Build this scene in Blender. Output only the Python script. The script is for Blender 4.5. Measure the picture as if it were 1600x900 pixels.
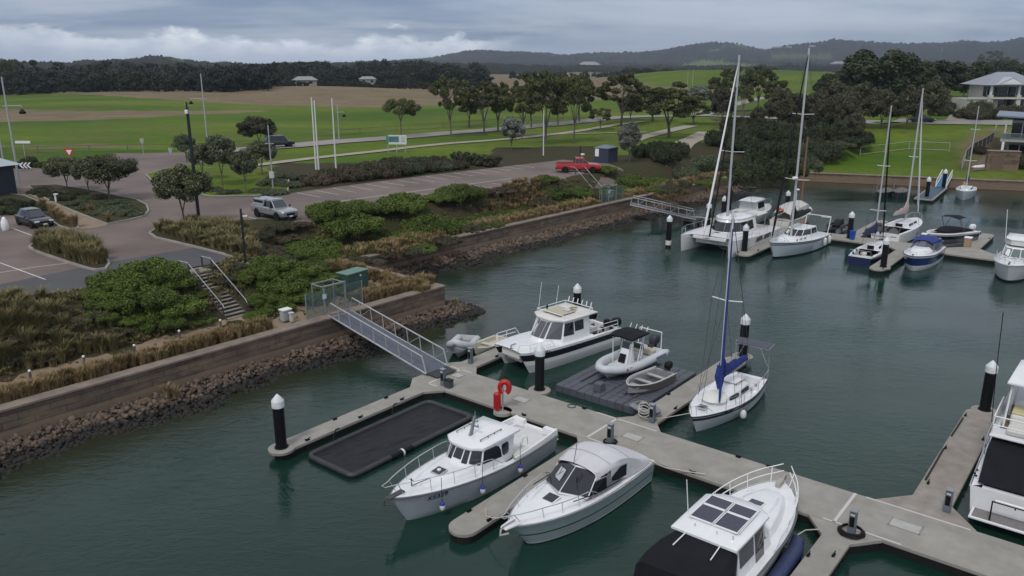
import bpy, bmesh, math, random
import numpy as np
from mathutils import Vector, Matrix, Euler, noise as mnoise
from mathutils.geometry import delaunay_2d_cdt
R=math.radians; PI=math.pi
random.seed(7); rng=np.random.default_rng(7)
for o in list(bpy.data.objects): bpy.data.objects.remove(o)
SC=bpy.context.scene; C=SC.collection

# ------------------------------------------------------------------ camera
CAMH=18.5; FPX=1244.0; PITCH=math.atan(350/FPX)
cd=bpy.data.cameras.new('camera'); cam=bpy.data.objects.new('camera',cd); C.objects.link(cam)
cam.location=(0,0,CAMH); cam.rotation_euler=Euler((PI/2-PITCH,0,0))
cd.sensor_width=36; cd.lens=FPX/1600*36; cd.clip_start=.5; cd.clip_end=20000
SC.camera=cam
# ------------------------------------------------------------------ world: overcast, broken low cloud
w=bpy.data.worlds.new('World'); SC.world=w; w.use_nodes=True
nt=w.node_tree; N=nt.nodes; L=nt.links; N.clear()
def nd(t,**k):
    n=N.new(t)
    for a,b in k.items(): setattr(n,a,b)
    return n
def mth(op,a,b=None,c=None,clamp=False):
    n=N.new('ShaderNodeMath'); n.operation=op; n.use_clamp=clamp
    for i,v in enumerate((a,b,c)):
        if v is None: continue
        if hasattr(v,'is_output') or isinstance(v,bpy.types.NodeSocket): L.new(v,n.inputs[i])
        else: n.inputs[i].default_value=v
    return n.outputs[0]
def mr(v,a,b,c,d,smooth=True):
    n=N.new('ShaderNodeMapRange'); n.interpolation_type='SMOOTHSTEP' if smooth else 'LINEAR'
    L.new(v,n.inputs[0])
    for i,x in enumerate((a,b,c,d)): n.inputs[i+1].default_value=x
    return n.outputs[0]
def mixc(f,a,b):
    n=N.new('ShaderNodeMix'); n.data_type='RGBA'
    if isinstance(f,bpy.types.NodeSocket): L.new(f,n.inputs[0])
    else: n.inputs[0].default_value=f
    for i,v in ((6,a),(7,b)):
        if isinstance(v,bpy.types.NodeSocket): L.new(v,n.inputs[i])
        else: n.inputs[i].default_value=(*v,1)
    return n.outputs[2]
SUN_EL=R(52); SUN_AZ=R(205)      # azimuth measured from +Y towards +X
sky=nd('ShaderNodeTexSky',sky_type='NISHITA',sun_disc=False,sun_elevation=SUN_EL,sun_rotation=SUN_AZ)
tc=nd('ShaderNodeTexCoord'); sx=nd('ShaderNodeSeparateXYZ'); L.new(tc.outputs['Generated'],sx.inputs[0])
X,Y,Z=sx.outputs
zc=mth('MAXIMUM',Z,0.0)
den=mth('ADD',zc,0.10)
cx=nd('ShaderNodeCombineXYZ'); L.new(mth('DIVIDE',X,den),cx.inputs[0]); L.new(mth('DIVIDE',Y,den),cx.inputs[1])
def noise(vec,scale,detail=5,rough=.55,dist=0.,loc=(0,0,0),sc=(1,1,1)):
    m=nd('ShaderNodeMapping'); m.inputs['Location'].default_value=loc; m.inputs['Scale'].default_value=sc; L.new(vec,m.inputs[0])
    n=nd('ShaderNodeTexNoise'); n.inputs['Scale'].default_value=scale; n.inputs['Detail'].default_value=detail
    n.inputs['Roughness'].default_value=rough; n.inputs['Distortion'].default_value=dist; L.new(m.outputs[0],n.inputs[0]); return n.outputs['Fac']
nA=noise(cx.outputs[0],.42,6,.52,.3,(2.1,.4,0),(.6,.8,1))
nB=noise(cx.outputs[0],1.1,5,.55,.2,(0,3,0),(.5,.8,1))
base=mixc(mr(nA,.40,.62,0,1),(.17,.25,.39),(.47,.54,.65))
base=mixc(mth('MULTIPLY',mr(nB,.45,.70,0,1),.6),base,(.55,.60,.68))
# bright cumulus bank low over the horizon (strongest straight ahead and to the left)
az=mth('ARCTAN2',X,Y); el=mth('ARCSINE',Z)
ce=nd('ShaderNodeCombineXYZ'); L.new(az,ce.inputs[0]); L.new(el,ce.inputs[1])
puff=noise(ce.outputs[0],9,7,.62,.1,(1.3,0,0),(1,2.4,1)); puff2=noise(ce.outputs[0],30,5,.6,0,(0,.3,0),(1,2.0,1))
top=mth('ADD',mth('MULTIPLY',mth('SUBTRACT',puff,.5),.10),.030)
inband=mr(mth('SUBTRACT',el,top),-.006,.006,1,0)
azm=mth('MULTIPLY',mr(az,-.62,-.42,.35,1),mr(az,-.06,.02,1,.10))
cumul=mixc(mr(puff2,.3,.65,0,1),(.68,.75,.86),(1.2,1.23,1.27))
cumul=mixc(mr(el,0.0,.035,0,1),(.50,.59,.72),cumul)
base=mixc(mth('MULTIPLY',inband,azm),base,cumul)
band=mth('MULTIPLY',mr(el,.01,.05,1,0),mr(az,-.05,.15,0,.6)); base=mixc(band,base,(.235,.30,.405))
# overcast vault is brighter overhead
lift=mr(Z,.075,.34,.92,1.75)
base=mixc(mr(Z,.08,.35,0,.85),base,(.33,.335,.345))
vm=nd('ShaderNodeVectorMath',operation='SCALE'); L.new(base,vm.inputs[0]); L.new(lift,vm.inputs['Scale'])
bgc=nd('ShaderNodeBackground'); L.new(vm.outputs[0],bgc.inputs[0]); bgc.inputs[1].default_value=.86
bgs=nd('ShaderNodeBackground'); L.new(sky.outputs[0],bgs.inputs[0]); bgs.inputs[1].default_value=.06
mx=nd('ShaderNodeMixShader'); mx.inputs[0].default_value=.88; L.new(bgs.outputs[0],mx.inputs[1]); L.new(bgc.outputs[0],mx.inputs[2])
wo=nd('ShaderNodeOutputWorld'); L.new(mx.outputs[0],wo.inputs[0])
ld=bpy.data.lights.new('sun','SUN'); ld.energy=1.15; ld.angle=R(12); ld.color=(1,.96,.9)
sun=bpy.data.objects.new('sun',ld); C.objects.link(sun)
sdir=Vector((math.sin(SUN_AZ)*math.cos(SUN_EL),math.cos(SUN_AZ)*math.cos(SUN_EL),math.sin(SUN_EL)))
sun.rotation_euler=sdir.to_track_quat('Z','Y').to_euler(); sun.location=(0,0,200)
vs=SC.view_settings; vs.view_transform='Standard'; vs.look='None'; vs.exposure=0.52; vs.gamma=1
SC.render.engine='CYCLES'

# ------------------------------------------------------------------ measuring helpers
def P(px,py,z=0.):
    dx=(px-800)/FPX; dy=(450-py)/FPX; c=math.cos(PITCH); s=math.sin(PITCH)
    d=(dx,c+dy*s,-s+dy*c); t=(z-CAMH)/d[2]
    return Vector((d[0]*t,d[1]*t,z))
def pix(X,Y,Z):
    dz=Z-CAMH; c=math.cos(PITCH); s=math.sin(PITCH)
    fw=Y*c-dz*s; up=Y*s+dz*c
    return 800+FPX*X/fw, 450-FPX*up/fw
TH=R(-39); CT,ST=math.cos(TH),math.sin(TH)
def UV(u,v,z=0.): return Vector((CT*u-ST*v, ST*u+CT*v, z))
def toUV(p): return (p[0]*CT+p[1]*ST, -p[0]*ST+p[1]*CT)
VDIR=TH+PI/2          # world heading of +v (away along the berths)

# ------------------------------------------------------------------ materials
_m={}
def M(name,col,rough=.5,metal=0.,col2=None,vs=3.,va=1.,bump=0.,bs=20.,bd=.02,det=4,sc=(1,1,1),coat=0.,spec=None,streak=False,trans=0.):
    if name in _m: return _m[name]
    m=bpy.data.materials.new(name); m.use_nodes=True; t=m.node_tree; b=t.nodes['Principled BSDF']
    b.inputs['Base Color'].default_value=(*col,1); b.inputs['Roughness'].default_value=rough; b.inputs['Metallic'].default_value=metal
    if coat: b.inputs['Coat Weight'].default_value=coat
    if spec is not None: b.inputs['Specular IOR Level'].default_value=spec
    if trans: b.inputs['Alpha'].default_value=1-trans
    tcn=t.nodes.new('ShaderNodeTexCoord'); mp=t.nodes.new('ShaderNodeMapping'); mp.inputs['Scale'].default_value=sc
    t.links.new(tcn.outputs['Object'],mp.inputs[0])
    if col2 is not None:
        n=t.nodes.new('ShaderNodeTexNoise'); n.inputs['Scale'].default_value=vs; n.inputs['Detail'].default_value=det; n.inputs['Roughness'].default_value=.6
        t.links.new(mp.outputs[0],n.inputs[0])
        r=t.nodes.new('ShaderNodeMapRange'); r.inputs[1].default_value=.3; r.inputs[2].default_value=.7; r.inputs[3].default_value=0; r.inputs[4].default_value=va
        t.links.new(n.outputs['Fac'],r.inputs[0])
        x=t.nodes.new('ShaderNodeMix'); x.data_type='RGBA'; x.inputs[6].default_value=(*col,1); x.inputs[7].default_value=(*col2,1)
        t.links.new(r.outputs[0],x.inputs[0]); t.links.new(x.outputs[2],b.inputs['Base Color'])
    if bump:
        n=t.nodes.new('ShaderNodeTexNoise'); n.inputs['Scale'].default_value=bs; n.inputs['Detail'].default_value=5
        t.links.new(mp.outputs[0],n.inputs[0]); bp=t.nodes.new('ShaderNodeBump'); bp.inputs['Strength'].default_value=bump; bp.inputs['Distance'].default_value=bd
        t.links.new(n.outputs['Fac'],bp.inputs['Height']); t.links.new(bp.outputs[0],b.inputs['Normal'])
    _m[name]=m; return m
def leafmat(name,c1,c2,c3=None,rough=.6,ns=.9):
    """leaf colour varies per leaf, per clump and per plant"""
    if name in _m: return _m[name]
    m=bpy.data.materials.new(name); m.use_nodes=True; t=m.node_tree; b=t.nodes['Principled BSDF']; b.inputs['Roughness'].default_value=rough
    b.inputs['Specular IOR Level'].default_value=.25
    g=t.nodes.new('ShaderNodeNewGeometry'); tcn=t.nodes.new('ShaderNodeTexCoord')
    n=t.nodes.new('ShaderNodeTexNoise'); n.inputs['Scale'].default_value=ns; n.inputs['Detail'].default_value=3; t.links.new(tcn.outputs['Object'],n.inputs[0])
    r=t.nodes.new('ShaderNodeMapRange'); r.inputs[1].default_value=.35; r.inputs[2].default_value=.65; t.links.new(n.outputs['Fac'],r.inputs[0])
    x=t.nodes.new('ShaderNodeMix'); x.data_type='RGBA'; x.inputs[6].default_value=(*c1,1); x.inputs[7].default_value=(*c2,1); t.links.new(r.outputs[0],x.inputs[0])
    x2=t.nodes.new('ShaderNodeMix'); x2.data_type='RGBA'; x2.inputs[7].default_value=(*(c3 or c2),1); t.links.new(x.outputs[2],x2.inputs[6])
    q=t.nodes.new('ShaderNodeMapRange'); q.inputs[1].default_value=.55; q.inputs[2].default_value=1; q.inputs[4].default_value=.8; t.links.new(g.outputs['Random Per Island'],q.inputs[0]); t.links.new(q.outputs[0],x2.inputs[0])
    oi=t.nodes.new('ShaderNodeObjectInfo'); h=t.nodes.new('ShaderNodeHueSaturation'); t.links.new(x2.outputs[2],h.inputs['Color'])
    q2=t.nodes.new('ShaderNodeMapRange'); q2.inputs[3].default_value=.8; q2.inputs[4].default_value=1.2; t.links.new(oi.outputs['Random'],q2.inputs[0]); t.links.new(q2.outputs[0],h.inputs['Value'])
    t.links.new(h.outputs[0],b.inputs['Base Color'])
    _m[name]=m; return m
WHITE=M('white_gelcoat',(.74,.75,.77),.28,col2=(.66,.67,.68),vs=1.2,coat=.3)
WHITE2=M('off_white_gelcoat',(.66,.65,.61),.4,col2=(.56,.55,.5),vs=2.5)
DECK=M('non_slip_deck',(.62,.63,.65),.6,col2=(.54,.55,.56),vs=4,bump=.2,bs=80,bd=.004)
GLASS=M('tinted_glass',(.012,.015,.02),.06,spec=.7)
GLASSB=M('blue_tinted_glass',(.035,.05,.07),.07,spec=.8)
STEEL=M('stainless_steel',(.62,.63,.65),.28,metal=.85)
ALU=M('bare_aluminium',(.5,.51,.53),.42,metal=.6,col2=(.38,.39,.4),vs=3)
WPAINT=M('white_paint',(.72,.73,.74),.45)
BLACK=M('black_plastic',(.006,.006,.007),.45,spec=.2)
PILE=M('black_pile_sleeve',(.005,.0055,.007),.4,spec=.2,col2=(.01,.01,.011),vs=2)
RUBBER=M('black_rubber',(.008,.008,.008),.7,spec=.2,col2=(.014,.014,.014),vs=5)
CONC=M('pontoon_concrete',(.225,.21,.187),.85,col2=(.31,.295,.268),vs=1.1,bump=.25,bs=60,bd=.004,det=8)
CONC2=M('pontoon_concrete_worn',(.205,.18,.158),.85,col2=(.305,.275,.245),vs=1.6,bump=.25,bs=60,bd=.004,det=8)
JOINT=M('joint_strip',(.5,.48,.45),.7)
BCAN=M('black_canvas',(.006,.0065,.009),.8,spec=.2,col2=(.01,.011,.015),vs=2,bump=.5,bs=3,bd=.03)
WCAN=M('pale_canvas',(.58,.58,.6),.75,col2=(.5,.5,.52),vs=1.5,bump=.5,bs=2.5,bd=.03)
BLUEC=M('blue_canvas',(.012,.035,.20),.75,col2=(.008,.02,.13),vs=3,bump=.4,bs=5,bd=.03)
NAVY=M('navy_gelcoat',(.008,.014,.06),.2,coat=.4)
BLUEG=M('blue_gelcoat',(.012,.04,.16),.2,coat=.4)
STRIPE=M('black_stripe',(.012,.013,.016),.3)
RED=M('red_plastic',(.45,.012,.016),.45,col2=(.36,.01,.012),vs=4)
GREYT=M('grey_tube_fabric',(.16,.165,.175),.6,col2=(.21,.215,.225),vs=3)
LGREY=M('pale_tube_fabric',(.50,.51,.53),.55,col2=(.42,.43,.45),vs=3)
SOLAR=M('solar_cells',(.045,.04,.075),.25,col2=(.03,.03,.05),vs=6)
TEAK=M('teak_deck',(.16,.10,.065),.7,col2=(.11,.075,.05),vs=6)
WOODM=M('varnished_spar',(.22,.12,.07),.5,col2=(.16,.09,.05),vs=3)
GREYP=M('grey_plastic',(.13,.15,.18),.55,col2=(.1,.115,.14),vs=3)
FLOATM=M('grey_float_plastic',(.085,.092,.115),.6,col2=(.065,.07,.088),vs=2,bump=.2,bs=20,bd=.01)
GREEN=M('green_painted_steel',(.035,.085,.07),.55,col2=(.03,.07,.06),vs=2)
TANC=M('sand_canvas',(.36,.30,.27),.8)
ROPE=M('pale_rope',(.5,.47,.4),.9); DROPE=M('dark_rope',(.02,.02,.025),.9)

# ------------------------------------------------------------------ object helpers
def tag(o,label=None,cat=None,group=None,kind=None):
    if label: o['label']=label
    if cat: o['category']=cat
    if group: o['group']=group
    if kind: o['kind']=kind
    return o
def empty(name,loc,rz=0.,label=None,cat=None,group=None):
    o=bpy.data.objects.new(name,None); C.objects.link(o); o.location=loc; o.rotation_euler=(0,0,rz); o.empty_display_size=.3
    return tag(o,label,cat,group)
class MB:
    def __init__(s): s.v=[]; s.f=[]; s.m=[]
    def add(s,vs,fs,mi=0):
        b=len(s.v); s.v+= [tuple(x) for x in vs]
        for f in fs: s.f.append([b+i for i in f]); s.m.append(mi)
        return s
    def box(s,c,d,rz=0.,mi=0,rx=0.,ry=0.):
        h=[x/2 for x in d]; E=Euler((rx,ry,rz)).to_matrix(); vs=[]
        for z in (-1,1):
            for x,y in ((-1,-1),(1,-1),(1,1),(-1,1)):
                p=E@Vector((x*h[0],y*h[1],z*h[2])); vs.append((c[0]+p.x,c[1]+p.y,c[2]+p.z))
        return s.add(vs,[(3,2,1,0),(4,5,6,7),(0,1,5,4),(1,2,6,5),(2,3,7,6),(3,0,4,7)],mi)
    def tube(s,pts,r,n=8,mi=0,closed=False,cap=True):
        pts=[Vector(p) for p in pts]; k=len(pts); rs=r if isinstance(r,(list,tuple)) else [r]*k
        vs=[]; a=None
        for i,p in enumerate(pts):
            if closed: d=pts[(i+1)%k]-pts[i-1]
            else: d=pts[min(i+1,k-1)]-pts[max(i-1,0)]
            if d.length<1e-9: d=Vector((0,0,1))
            d.normalize()
            if a is None:
                a=d.orthogonal().normalized()
            else:
                a=(a-d*a.dot(d)); a=a.normalized() if a.length>1e-6 else d.orthogonal().normalized()
            b=d.cross(a)
            for j in range(n):
                t=2*PI*j/n; q=p+(a*math.cos(t)+b*math.sin(t))*rs[i]; vs.append(q)
        fs=[]
        for i in range(k if closed else k-1):
            i2=(i+1)%k
            for j in range(n): fs.append((i*n+j,i*n+(j+1)%n,i2*n+(j+1)%n,i2*n+j))
        if cap and not closed: fs.append(tuple(range(n))[::-1]); fs.append(tuple(range((k-1)*n,k*n)))
        return s.add(vs,fs,mi)
    def lathe(s,prof,c=(0,0,0),n=16,mi=0,axis='z'):
        vs=[];k=len(prof)
        for r,z in prof:
            for j in range(n):
                t=2*PI*j/n
                q=(r*math.cos(t),r*math.sin(t),z)
                if axis=='y': q=(q[0],q[2],q[1])
                if axis=='x': q=(q[2],q[0],q[1])
                vs.append((c[0]+q[0],c[1]+q[1],c[2]+q[2]))
        fs=[]
        for i in range(k-1):
            for j in range(n): fs.append((i*n+j,i*n+(j+1)%n,(i+1)*n+(j+1)%n,(i+1)*n+j))
        fs.append(tuple(range(n))[::-1]); fs.append(tuple(range((k-1)*n,k*n)))
        return s.add(vs,fs,mi)
    def prism(s,poly,z0,z1,mi=0):
        n=len(poly); vs=[(p[0],p[1],z0) for p in poly]+[(p[0],p[1],z1) for p in poly]
        return s.add(vs,[tuple(range(n))[::-1],tuple(range(n,2*n))]+[(i,(i+1)%n,(i+1)%n+n,i+n) for i in range(n)],mi)
    def frus(s,bot,top,mi=0,capb=True,capt=True):
        n=len(bot); vs=list(bot)+list(top)
        fs=[(i,(i+1)%n,(i+1)%n+n,i+n) for i in range(n)]
        if capb: fs.append(tuple(range(n))[::-1])
        if capt: fs.append(tuple(range(n,2*n)))
        return s.add(vs,fs,mi)
    def loft(s,secs,mi=0,closed=True,caps=True):
        n=len(secs[0]); vs=[p for c in secs for p in c]; fs=[]
        for i in range(len(secs)-1):
            for j in range(n if closed else n-1): fs.append((i*n+j,i*n+(j+1)%n,(i+1)*n+(j+1)%n,(i+1)*n+j))
        if caps and closed: fs.append(tuple(range(n))[::-1]); fs.append(tuple(range((len(secs)-1)*n,len(secs)*n)))
        return s.add(vs,fs,mi)
    def quad(s,a,b,c,d,mi=0): return s.add([a,b,c,d],[(0,1,2,3)],mi)
    def plate(s,pts,t,mi=0):
        """thin plate: polygon pts given thickness t along its normal (outward)"""
        pts=[Vector(p) for p in pts]; nrm=(pts[1]-pts[0]).cross(pts[-1]-pts[0]).normalized(); n=len(pts)
        vs=[p+nrm*t for p in pts]+pts
        return s.add(vs,[tuple(range(n)),tuple(range(n,2*n))[::-1]]+[(i+n,(i+1)%n+n,(i+1)%n,i) for i in range(n)],mi)
    def build(s,name,mats,parent=None,smooth=None,bevel=0.,fix=True,sub=0):
        me=bpy.data.meshes.new(name); me.from_pydata([tuple(v) for v in s.v],[],s.f)
        if not isinstance(mats,(list,tuple)): mats=[mats]
        for m in mats: me.materials.append(m)
        me.polygons.foreach_set('material_index',s.m)
        if fix:
            bm=bmesh.new(); bm.from_mesh(me); bmesh.ops.remove_doubles(bm,verts=bm.verts,dist=1e-5); bmesh.ops.recalc_face_normals(bm,faces=bm.faces); bm.to_mesh(me); bm.free()
        if smooth is not None:
            me.polygons.foreach_set('use_smooth',[True]*len(me.polygons)); me.set_sharp_from_angle(angle=R(smooth))
        me.update(); o=bpy.data.objects.new(name,me); C.objects.link(o)
        if parent: o.parent=parent
        if bevel:
            b=o.modifiers.new('b','BEVEL'); b.width=bevel; b.segments=2; b.limit_method='ANGLE'; b.angle_limit=R(35)
        return o
def dup(root,loc=None,rz=None,sc=None,label=None,group=None):
    def cp(o,par):
        c=o.copy(); C.objects.link(c); c.parent=par
        for ch in o.children: cp(ch,c)
        return c
    r=cp(root,None)
    if loc is not None: r.location=loc
    if rz is not None: r.rotation_euler=(0,0,rz)
    if sc is not None: r.scale=sc if isinstance(sc,(tuple,list)) else (sc,)*3
    if label: r['label']=label
    if group: r['group']=group
    return r
def text(name,s,size,mat,parent,loc,rot,ext=.004):
    cu=bpy.data.curves.new(name,'FONT'); cu.body=s; cu.size=size; cu.extrude=ext; cu.align_x='CENTER'; cu.align_y='CENTER'
    o=bpy.data.objects.new('tmp',cu); C.objects.link(o); bpy.context.view_layer.update()
    me=bpy.data.meshes.new_from_object(o.evaluated_get(bpy.context.evaluated_depsgraph_get())); bpy.data.objects.remove(o)
    me.materials.clear(); me.materials.append(mat); o=bpy.data.objects.new(name,me); C.objects.link(o); o.parent=parent; o.location=loc; o.rotation_euler=rot
    return o

# ------------------------------------------------------------------ terrain shape
ZW=2.1; ZP=4.5
A0=P(0,643,ZW); A1=P(695,447,ZW); B0=P(548,408,ZW); B1=P(1145,276,ZW)
dA=(A1-A0).normalized(); AL=A0-dA*45
NE0=P(1262,270,1.4); NE1=P(1600,284,1.4); dN=(NE1-NE0).normalized(); NE2=NE1+dN*90
nA2=Vector((-dA.y,dA.x,0))
# return wall: perpendicular from A1 back to the line of wall B
dB=(B1-B0).normalized(); 
def isect(p,d,q,e):
    den=d.x*e.y-d.y*e.x; t=((q.x-p.x)*e.y-(q.y-p.y)*e.x)/den; return p+d*t
RC=isect(A1,nA2,B0,dB); RC.z=ZW
BE=P(1180,281,0); IN1=P(1225,277,0); 
inlet=[B1+Vector((-.3,1.5,0)), P(1140,283,0)+Vector((0,3,0)), BE, IN1, NE0+Vector((-3,-1,0))]
shore=[AL,A1,RC,B1,*inlet[1:],NE0,NE2]
kindw=['A','R','B','I','I','I','I','N','N'][:len(shore)-1]
SH=np.array([(p.x,p.y) for p in shore])
def segdist(px,py):
    best=np.full(px.shape,1e9); idx=np.zeros(px.shape,int)
    for i in range(len(SH)-1):
        a=SH[i]; b=SH[i+1]; d=b-a; t=np.clip(((px-a[0])*d[0]+(py-a[1])*d[1])/(d@d),0,1)
        q=np.hypot(px-a[0]-t*d[0],py-a[1]-t*d[1]); m=q<best; best[m]=q[m]; idx[m]=i
    return best,idx
def sm(x,a,b):
    t=np.clip((x-a)/(b-a),0,1); return t*t*(3-2*t)
def hgt(x,y):
    x=np.asarray(x,float); y=np.asarray(y,float); d,i=segdist(x,y)
    kind=np.array(kindw)[i]
    hA=ZW-.15+(ZP-ZW+.15)*sm(d,3.6,9.6)
    hI=.1+(ZP-.1)*sm(d,-2,14)
    hN=1.3+ .5*sm(d,0,6)+(ZP+.6-1.8)*sm(d,2,48)
    hB=ZW-.15+(ZP-ZW+.15)*sm(d,3.4,7.4); hA=np.where(kind=='B',hB,hA)
    h=np.where(kind=='I',hI,np.where(kind=='N',hN,hA))
    h=h+2.6*sm(y,140,185)*sm(x,45,110)
    # blend inlet bank into neighbours
    for k,(ia,ka,hh) in enumerate(((inlet[0],0,hA),(NE0,0,hN))):
        q=np.hypot(x-ia.x,y-ia.y); wgt=1-sm(q,2,14)
        h=np.where(kind=='I',h*(1-wgt*.6)+hh*wgt*.6,h)
    # open fields roll gently, rising behind the gums on the right
    far=sm(y,135,230)
    h=h+far*(1.2*np.sin(x*.018+.6)*np.sin(y*.013)+.5*np.sin(x*.05+y*.031))
    h=h+8.5*np.exp(-(((x-150)/95)**2+((y-520)/130)**2))*sm(y,250,420)+2.0*np.exp(-(((x+90)/120)**2+((y-400)/70)**2))
    return h
def hz(x,y): return float(hgt(np.array([x]),np.array([y]))[0])
def GP(px,py,dz=0.):
    z=ZP
    for _ in range(14):
        q=P(px,py,z); z=z*.45+.55*(hz(q.x,q.y)+dz)
    return P(px,py,z)
def inpoly(x,y,poly):
    c=np.zeros(x.shape,bool); n=len(poly)
    for i in range(n):
        x1,y1=poly[i]; x2,y2=poly[(i+1)%n]
        if y1==y2: continue
        m=((y1>y)!=(y2>y))&(x<(x2-x1)*(y-y1)/(y2-y1)+x1); c^=m
    return c
def sheet(name,poly,off,mat,step=2.,kind='structure',skirt=0.,hf=None,pts=None,label=None,parent=None,edge=None):
    """sheet draped on the ground; outline poly in world xy"""
    poly=[(p[0],p[1]) for p in poly]; dens=[]
    es=edge or step
    for i in range(len(poly)):
        a=np.array(poly[i]); b=np.array(poly[(i+1)%len(poly)]); n=max(1,int(np.hypot(*(b-a))/es)); dens+= [tuple(a+(b-a)*k/n) for k in range(n)]
    if pts is None:
        xs=[p[0] for p in dens]; ys=[p[1] for p in dens]
        gx,gy=np.meshgrid(np.arange(min(xs),max(xs),step),np.arange(min(ys),max(ys),step)); gx=gx.ravel()+rng.uniform(-.1,.1,gx.size)*step; gy=gy.ravel()+rng.uniform(-.1,.1,gy.size)*step
        pts=np.stack([gx,gy],1)
    m=inpoly(pts[:,0],pts[:,1],dens); pts=pts[m]
    # keep interior points clear of the outline
    D=np.array(dens)
    keep=np.ones(len(pts),bool)
    for i in range(0,len(pts),2000):
        q=pts[i:i+2000]; dd=((q[:,None,:]-D[None])**2).sum(2).min(1); keep[i:i+2000]=dd>(es*.35)**2
    pts=pts[keep]
    V=[Vector(p) for p in dens]+[Vector((float(a),float(b))) for a,b in pts]; n=len(dens)
    r=delaunay_2d_cdt(V,[],[list(range(n))],1,1e-4)
    vv=np.array([(p.x,p.y) for p in r[0]]); z=(hf or hgt)(vv[:,0],vv[:,1])+off
    mb=MB(); mb.add([(a,b,c) for (a,b),c in zip(vv,z)],r[2])
    if skirt:
        for i in range(n):
            a=dens[i]; b=dens[(i+1)%n]; za,zb=hz(*a)+off,hz(*b)+off
            mb.add([(a[0],a[1],za),(b[0],b[1],zb),(b[0],b[1],zb-skirt),(a[0],a[1],za-skirt)],[(0,1,2,3)])
    o=mb.build(name,mat,parent,fix=False,smooth=60)
    if kind: o['kind']=kind
    return o
# ================================================================== WATER
def shader(name):
    m=bpy.data.materials.new(name); m.use_nodes=True; return m,m.node_tree,m.node_tree.nodes['Principled BSDF']
def tnoise(t,vec,scale,det=4,rough=.55,sc=None,dist=0.,rot=0.):
    if sc is not None or rot:
        mp=t.nodes.new('ShaderNodeMapping'); mp.inputs['Scale'].default_value=sc or (1,1,1); mp.inputs['Rotation'].default_value=(0,0,rot); t.links.new(vec,mp.inputs[0]); vec=mp.outputs[0]
    n=t.nodes.new('ShaderNodeTexNoise'); n.inputs['Scale'].default_value=scale; n.inputs['Detail'].default_value=det; n.inputs['Roughness'].default_value=rough; n.inputs['Distortion'].default_value=dist
    t.links.new(vec,n.inputs[0]); return n.outputs['Fac']
def tmr(t,v,a,b,c=0.,d=1.):
    r=t.nodes.new('ShaderNodeMapRange'); t.links.new(v,r.inputs[0])
    for i,x in enumerate((a,b,c,d)): r.inputs[i+1].default_value=x
    return r.outputs[0]
def tmix(t,f,a,b):
    x=t.nodes.new('ShaderNodeMix'); x.data_type='RGBA'
    if isinstance(f,bpy.types.NodeSocket): t.links.new(f,x.inputs[0])
    else: x.inputs[0].default_value=f
    for i,v in ((6,a),(7,b)):
        if isinstance(v,bpy.types.NodeSocket): t.links.new(v,x.inputs[i])
        else: x.inputs[i].default_value=(*v,1)
    return x.outputs[2]
def tmath(t,op,a,b):
    n=t.nodes.new('ShaderNodeMath'); n.operation=op
    for i,v in enumerate((a,b)):
        if isinstance(v,bpy.types.NodeSocket): t.links.new(v,n.inputs[i])
        else: n.inputs[i].default_value=v
    return n.outputs[0]
m,t,b=shader('harbour_water'); WATER=m
tcn=t.nodes.new('ShaderNodeTexCoord'); V=tcn.outputs['Object']
patch=tmr(t,tnoise(t,V,.045,3,sc=(1,1.6,1),rot=.6),.38,.62,.18,1.)
rip=tnoise(t,V,1.15,4,.6,sc=(1,1.9,1),rot=.35,dist=.6); rip2=tnoise(t,V,3.2,3,.6,sc=(1,2.1,1),rot=.2)
swell=tnoise(t,V,.22,2,.5,sc=(1,1.5,1),rot=.5)
h=tmath(t,'ADD',tmath(t,'MULTIPLY',tmath(t,'ADD',rip,tmath(t,'MULTIPLY',rip2,.42)),patch),tmath(t,'MULTIPLY',swell,.6))
bp=t.nodes.new('ShaderNodeBump'); bp.inputs['Strength'].default_value=1; bp.inputs['Distance'].default_value=.052; t.links.new(h,bp.inputs['Height']); t.links.new(bp.outputs[0],b.inputs['Normal'])
at=t.nodes.new('ShaderNodeAttribute'); at.attribute_name='shallow'
col=tmix(t,tmr(t,tnoise(t,V,.06,3),.35,.65),(.005,.023,.016),(.011,.037,.028))
col=tmix(t,at.outputs['Fac'],col,(.022,.024,.012)); t.links.new(col,b.inputs['Base Color'])
b.inputs['Roughness'].default_value=.03; b.inputs['IOR'].default_value=1.33
# the water sheet carries how shallow it is near the stone banks
gx=np.concatenate([np.arange(-70,90,2.2),[110,150,260]]); gy=np.concatenate([[-80,-20],np.arange(8,150,2.2),[170,200]])
XX,YY=np.meshgrid(gx,gy); nx=len(gx); vs_=[(a,c,0) for a,c in zip(XX.ravel(),YY.ravel())]
fs_=[(j*nx+i,j*nx+i+1,(j+1)*nx+i+1,(j+1)*nx+i) for j in range(len(gy)-1) for i in range(nx-1)]
mb=MB(); mb.add(vs_,fs_); wat=mb.build('water',WATER,fix=False); wat['kind']='structure'
dd,ii=segdist(XX.ravel(),YY.ravel()); far_=np.clip(1-(dd-2.2)/np.where(np.isin(np.array(kindw)[ii],['I']),14,5.5),0,1)**1.3
at_=wat.data.attributes.new('shallow','FLOAT','POINT'); at_.data.foreach_set('value',far_.astype(np.float32))

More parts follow.
